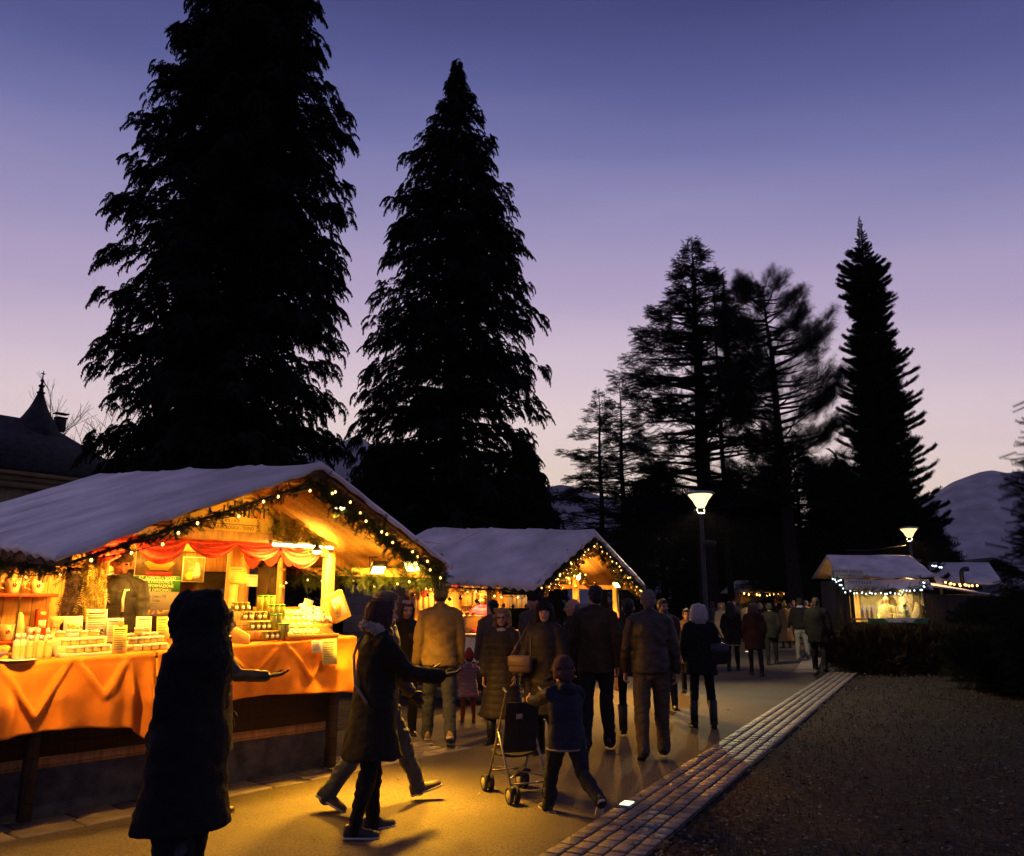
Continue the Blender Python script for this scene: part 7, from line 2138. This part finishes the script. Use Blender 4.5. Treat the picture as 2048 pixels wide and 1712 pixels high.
# crowd in the distance
CR = [(1472, 1290, 1.78, 150, 'tall man in a grey coat standing behind the woman in the belted coat', dict(jacket=cloth_m('grey_field_jacket', (.13, .11, .09)), hair='short', hairm=H_BROWN)),
      (1448, 1305, 1.66, 170, 'blond woman in a light fur coat near the lamp post', dict(jacket=cloth_m('fawn_coat', (.30, .23, .15)), jlen=.5, hair='curly', hairm=H_BLOND, woman=True)),
      (1496, 1284, 1.66, 0, 'person in a cream jacket facing the far lantern stall', dict(jacket=cloth_m('cream_jacket', (.50, .38, .20)), hair='short', hairm=H_BLACK)),
      (1556, 1276, 1.74, 165, 'person in a red and white hat in the far crowd', dict(jacket=BLACKC, hat='beanie', hatm=wool('bright_red_wool', (.45, .03, .02)), pompom=wool('cream_wool', (.46, .38, .30)))),
      (1537, 1272, 1.70, 20, 'person in a brown jacket with hair tied up in the far crowd', dict(jacket=DARKBR, hair='bun', hairm=H_BROWN, woman=True)),
      (1592, 1281, 1.76, 170, 'fair man in a grey jacket facing the viewer in the far crowd', dict(jacket=cloth_m('grey_field_jacket', (.13, .11, .09)), hair='short', hairm=H_BLOND)),
      (1627, 1279, 1.72, 175, 'dark-haired man in a black jacket facing the viewer in the far crowd', dict(jacket=BLACKC, hair='short', hairm=H_BLACK)),
      (1640, 1276, 1.60, 160, 'woman with a pale face and light jacket in the far crowd', dict(jacket=cloth_m('fawn_coat', (.30, .23, .15)), hair='bob', hairm=H_BROWN, woman=True)),
      (1510, 1274, 1.70, 30, 'person in a green jacket near the far lantern stall', dict(jacket=cloth_m('green_jacket', (.06, .09, .05)), hair='crop', hairm=H_BLACK, hat='beanie', hatm=wool('dark_grey_wool', (.05, .045, .04)))),
      (1480, 1278, 1.64, 10, 'woman in a violet jacket beside the far lantern stall', dict(jacket=cloth_m('violet_jacket', (.09, .05, .10)), hair='long', hairm=H_BROWN, woman=True)),
      (1462, 1286, 1.72, 165, 'man in a dark green coat with grey hair in the far crowd', dict(jacket=cloth_m('dark_green_coat', (.035, .05, .035)), hair='short', hairm=H_GREY)),
      (1524, 1282, 1.66, -10, 'woman with grey hair in a black coat far along the road', dict(jacket=BLACKC, hair='bob', hairm=H_GREY, woman=True)),
      (1584, 1286, 1.60, 20, 'person in an ochre coat beside the long brown coat', dict(jacket=cloth_m('ochre_coat', (.26, .17, .07)), jlen=.45, hair='crop', hairm=H_BROWN, hat='beanie', hatm=wool('dark_grey_wool', (.05, .045, .04)))),
      (1654, 1281, 1.70, 10, 'person in a red jacket waiting behind the yellow jacket', dict(jacket=cloth_m('red_jacket', (.22, .04, .03)), hair='short', hairm=H_BLACK)),
      (1618, 1288, 1.74, 15, 'man in a camel coat facing the farthest stall', dict(jacket=cloth_m('camel_coat', (.24, .16, .08)), jlen=.5, hair='short', hairm=H_GREY)),
      (1428, 1282, 1.70, 20, 'person in a blue jacket seen beside the lamp post', dict(jacket=NAVY, hair='short', hairm=H_BROWN))]
for px, py, H, yw, lb, kw in CR:
    k2 = dict(trousers=BLACKT, arms=(HANG, HANG), legs=((3, 3, 3), (-3, 3, 3)), bulk=1.12); k2.update(kw)
    person(G(px, py), H, yw, lb, **k2)
# vendors
u = S1.u_at(240, 1.98, 1.8); w = S1.w(u, 1.98, FZ)
v1 = person((w.x, w.y), 1.70, 192, 'older vendor in a grey pompom beanie and black jacket behind the herb stall counter', ((2, 3, 3), (-2, 3, 3)), ((10, 10, 22, 8), (10, 10, 22, 8)), False, 2, 22, 16, 0, mat('black_shell_jacket', (.030, .027, .026), .6, var=.2, bump=.3, bs=30), .8, 0, 1.14, 0, None, None, JEANSD, 1, hair='crop', hairm=H_GREY, hat='beanie', hatm=wool('grey_wool', (.15, .13, .10)), pompom=wool('pale_grey_wool', (.40, .36, .28)), skin=mat('ruddy_skin', (.55, .24, .13), .55, var=.1, vs=9), fine=.0062, headscale=1.13, zbase=FZ, zip_m=mat('reflective_tape', (.85, .80, .6), .4), scarf=cloth_m('red_neck_cloth', (.40, .03, .02)))
u = S2.u_at(966, 2.1, 1.6); w = S2.w(u, 2.1, F2)
person((w.x, w.y), 1.66, 165, 'vendor in a magenta padded jacket and red hat behind the second stall counter', ((2, 3, 3), (-2, 3, 3)), ((16, 14, 50, 16), (16, 14, 50, 16)), True, 0, 0, 6, 0, MAGENTA, .8, 0, 1.12, .007, None, None, BLACKT, 1, hair='long', hairm=H_BROWN, hat='beanie', hatm=wool('red_wool', (.46, .06, .03)), zbase=F2)
w = at(1772, 1205, Y3 + .75)
person((w.x, w.y), 1.74, 150, 'cook in white behind the window of the far food stall', ((2, 3, 3), (-2, 3, 3)), ((16, 14, 50, 16), (16, 14, 50, 16)), False, 0, 0, 6, 0, cloth_m('white_jacket', (.62, .56, .42)), .8, 0, 1.15, 0, None, None, BLACKT, 1, hair='crop', hairm=H_BROWN, hat='beanie', hatm=WHITECLOTH, zbase=.1)
run_jobs()

# ------------------------------------------------------------------ things people carry
def hand_w(P, i): return P['world'](P['A'][i][2] + P['A'][i][3] * .10 * P['s'])


hw_ = hand_w(p5, 1)
cbg = empty('carrier_bag', (hw_.x, hw_.y, hw_.z), 0, 'pale translucent plastic bag hanging from the hand of the person in the striped beanie', 'bag')
mb = MB().loft([(0, 0, -.46, .10, .05), (0, 0, -.43, .14, .075), (0, 0, -.30, .135, .07), (0, 0, -.16, .10, .045), (0, 0, -.07, .05, .025), (0, 0, -.02, .03, .02)], n=24)
vv = mb.v[0]; mb.v[0] = vv + np.stack([vnoise(vv, 14, 3), vnoise(vv, 14, 4), 0 * vv[:, 0]], 1) * .016
mb.build('bag', mat('plastic_bag', (.40, .37, .36), .35, var=.2, vs=12, bump=.5, bs=20, spec=.5), cbg, smooth=True)
MB().tube([(-.03, 0, -.03), (-.02, 0, .03), (.02, 0, .03), (.03, 0, -.03)], .007, 5).build('handle', mat('plastic_bag', (.40, .37, .36)), cbg)


def shoulder_bag(P, loc, yaw, m, label, sz=(.30, .11, .22), strap_to=None):
    w = P['world'](loc)
    o = empty('shoulder_bag', w, R(P['yaw'] + yaw), label, 'bag')
    MB().box((0, 0, 0), sz, 0, None, .03).build('bag', m, o, smooth=True)
    MB().box((0, -sz[1] / 2 - .006, sz[2] * .18), (sz[0] * .96, .012, sz[2] * .55), 0, None, .005).build('flap', m, o)
    if strap_to:
        c = P['world'](strap_to); a = R(P['yaw'] + yaw); dv = c - w
        L_ = Vector((dv.x * math.cos(-a) - dv.y * math.sin(-a), dv.x * math.sin(-a) + dv.y * math.cos(-a), dv.z))
        MB().tube([(-sz[0] * .45, 0, sz[2] * .4), tuple(L_ * .5 + Vector((-.06, 0, .04))), tuple(L_), tuple(L_ * .5 + Vector((.06, 0, .04))), (sz[0] * .45, 0, sz[2] * .4)], .009, 5).build('strap', m, o)
    return o


shoulder_bag(p11, (.22, .20, .98), 180, mat('taupe_leather', (.13, .085, .07), .5, var=.2, bump=.3), 'taupe leather handbag at the hip of the woman in the dark beanie', (.27, .10, .19), (.17, .02, 1.44))
shoulder_bag(p20, (.235, -.06, .97), 0, mat('black_leather', (.016, .015, .016), .35, var=.2, bump=.3, spec=.5), 'big black bag hanging at the right side of the white-haired woman', (.26, .15, .28), (.19, 0, 1.40))
# cross strap of the woman in the parka
a = woman3; tzf = a['tz']
st = MB().tube([(-.12, -.10, tzf(1.43)), (-.06, -.150, tzf(1.30)), (.06, -.160, tzf(1.10)), (.19, -.10, tzf(.97))], .011, 6)
st.build('bag_strap', mat('grey_strap', (.20, .17, .14), .6), a['root'])

# ------------------------------------------------------------------ pushchair
def pushchair():
    g = G(1036, 1592)
    root = empty('pushchair', (g[0], g[1], 0), R(24), 'folding pushchair with a black seat and grey tube frame pushed by the child', 'pushchair')
    fm = mat('pushchair_tube', (.26, .24, .21), .35, metal=.7, var=.15)
    for sx in (-1, 1):
        x = sx * .20
        f = MB().tube([(x, -.12, .98), (x, -.16, .96), (x, -.10, .86), (x, .12, .45), (x, .30, .12)], .013, 8)
        f.tube([(x, -.30, .12), (x, -.05, .45), (x, .06, .60)], .012, 8)
        f.build('frame_tube', fm, root, smooth=True)
        MB().tube([(x, -.19, .955), (x, -.10, .985)], .019, 8, 0, True, 1, True).build('grip', BLACKM, root, smooth=True)
    MB().tube([(-.20, -.26, .16), (.20, -.26, .16)], .008, 6).tube([(-.20, .25, .20), (.20, .25, .20)], .008, 6).tube([(-.20, -.24, .20), (.20, .2, .26)], .006, 6).tube([(.20, -.24, .20), (-.20, .2, .26)], .006, 6).tube([(-.2, .12, .45), (.2, .12, .45)], .008, 6).build('cross_bar', fm, root)
    se = MB()
    se.grid(lambda a, b: (-.185 + .37 * a, -.03 + .30 * b, .40 - .03 * math.sin(math.pi * a) - .02 * math.sin(math.pi * b)), 10, 8)
    se.grid(lambda a, b: (-.185 + .37 * a, -.03 - .10 * b - .03 * math.sin(math.pi * a), .40 + .46 * b), 10, 10)
    s_ = se.build('seat', mat('black_pushchair_fabric', (.014, .013, .014), .8, var=.2, bump=.3), root, smooth=True); sm = s_.modifiers.new('thick', 'SOLIDIFY'); sm.thickness = .02
    MB().box((-.06, -.17, .74), (.07, .006, .045)).build('badge', mat('pale_badge', (.30, .27, .24), .6), s_)
    MB().grid(lambda a, b: (-.16 + .32 * a, .0 + .26 * b, .17 + .05 * (2 * a - 1) ** 2), 8, 6).build('basket', mat('black_pushchair_fabric', (.014, .013, .014)), root)
    first = None
    for sx in (-1, 1):
        for y in (-.32, .33):
            for o2 in (-.035, .035):
                if first is None:
                    w = MB().tube([(.030 * 0 + .0, .062 * math.cos(a), .062 * math.sin(a)) for a in np.linspace(0, 2 * math.pi, 21)], .020, 8).build('wheel', mat('tyre_rubber', (.02, .02, .02), .8), root, loc=(sx * .2 + o2, y, .083), smooth=True)
                    h_ = MB().lathe([(.012, -.016), (.05, -.014), (.052, 0), (.05, .014), (.012, .016)], n=14).xform(Euler((0, R(90), 0)).to_matrix().to_4x4()).build('rim', mat('grey_plastic', (.30, .27, .20), .5), w, smooth=True)
                    first = w
                else:
                    w = first.copy(); COL.objects.link(w); w.location = (sx * .2 + o2, y, .083)
                    c = first.children[0].copy(); COL.objects.link(c); c.parent = w
            MB().box((sx * .2, y, .12), (.05, .07, .07), 0, None, .01).build('fork', BLACKM, root)


    root.scale = (.86, .86, .92)


pushchair()
SC.view_settings.view_transform = 'Standard'
SC.view_settings.look = 'None'
SC.view_settings.exposure = 0.0
SC.view_settings.gamma = 1.0
SC.cycles.use_denoising = True
SC.cycles.max_bounces = 6
SC.cycles.transparent_max_bounces = 8
SC.cycles.sample_clamp_indirect = 6.0
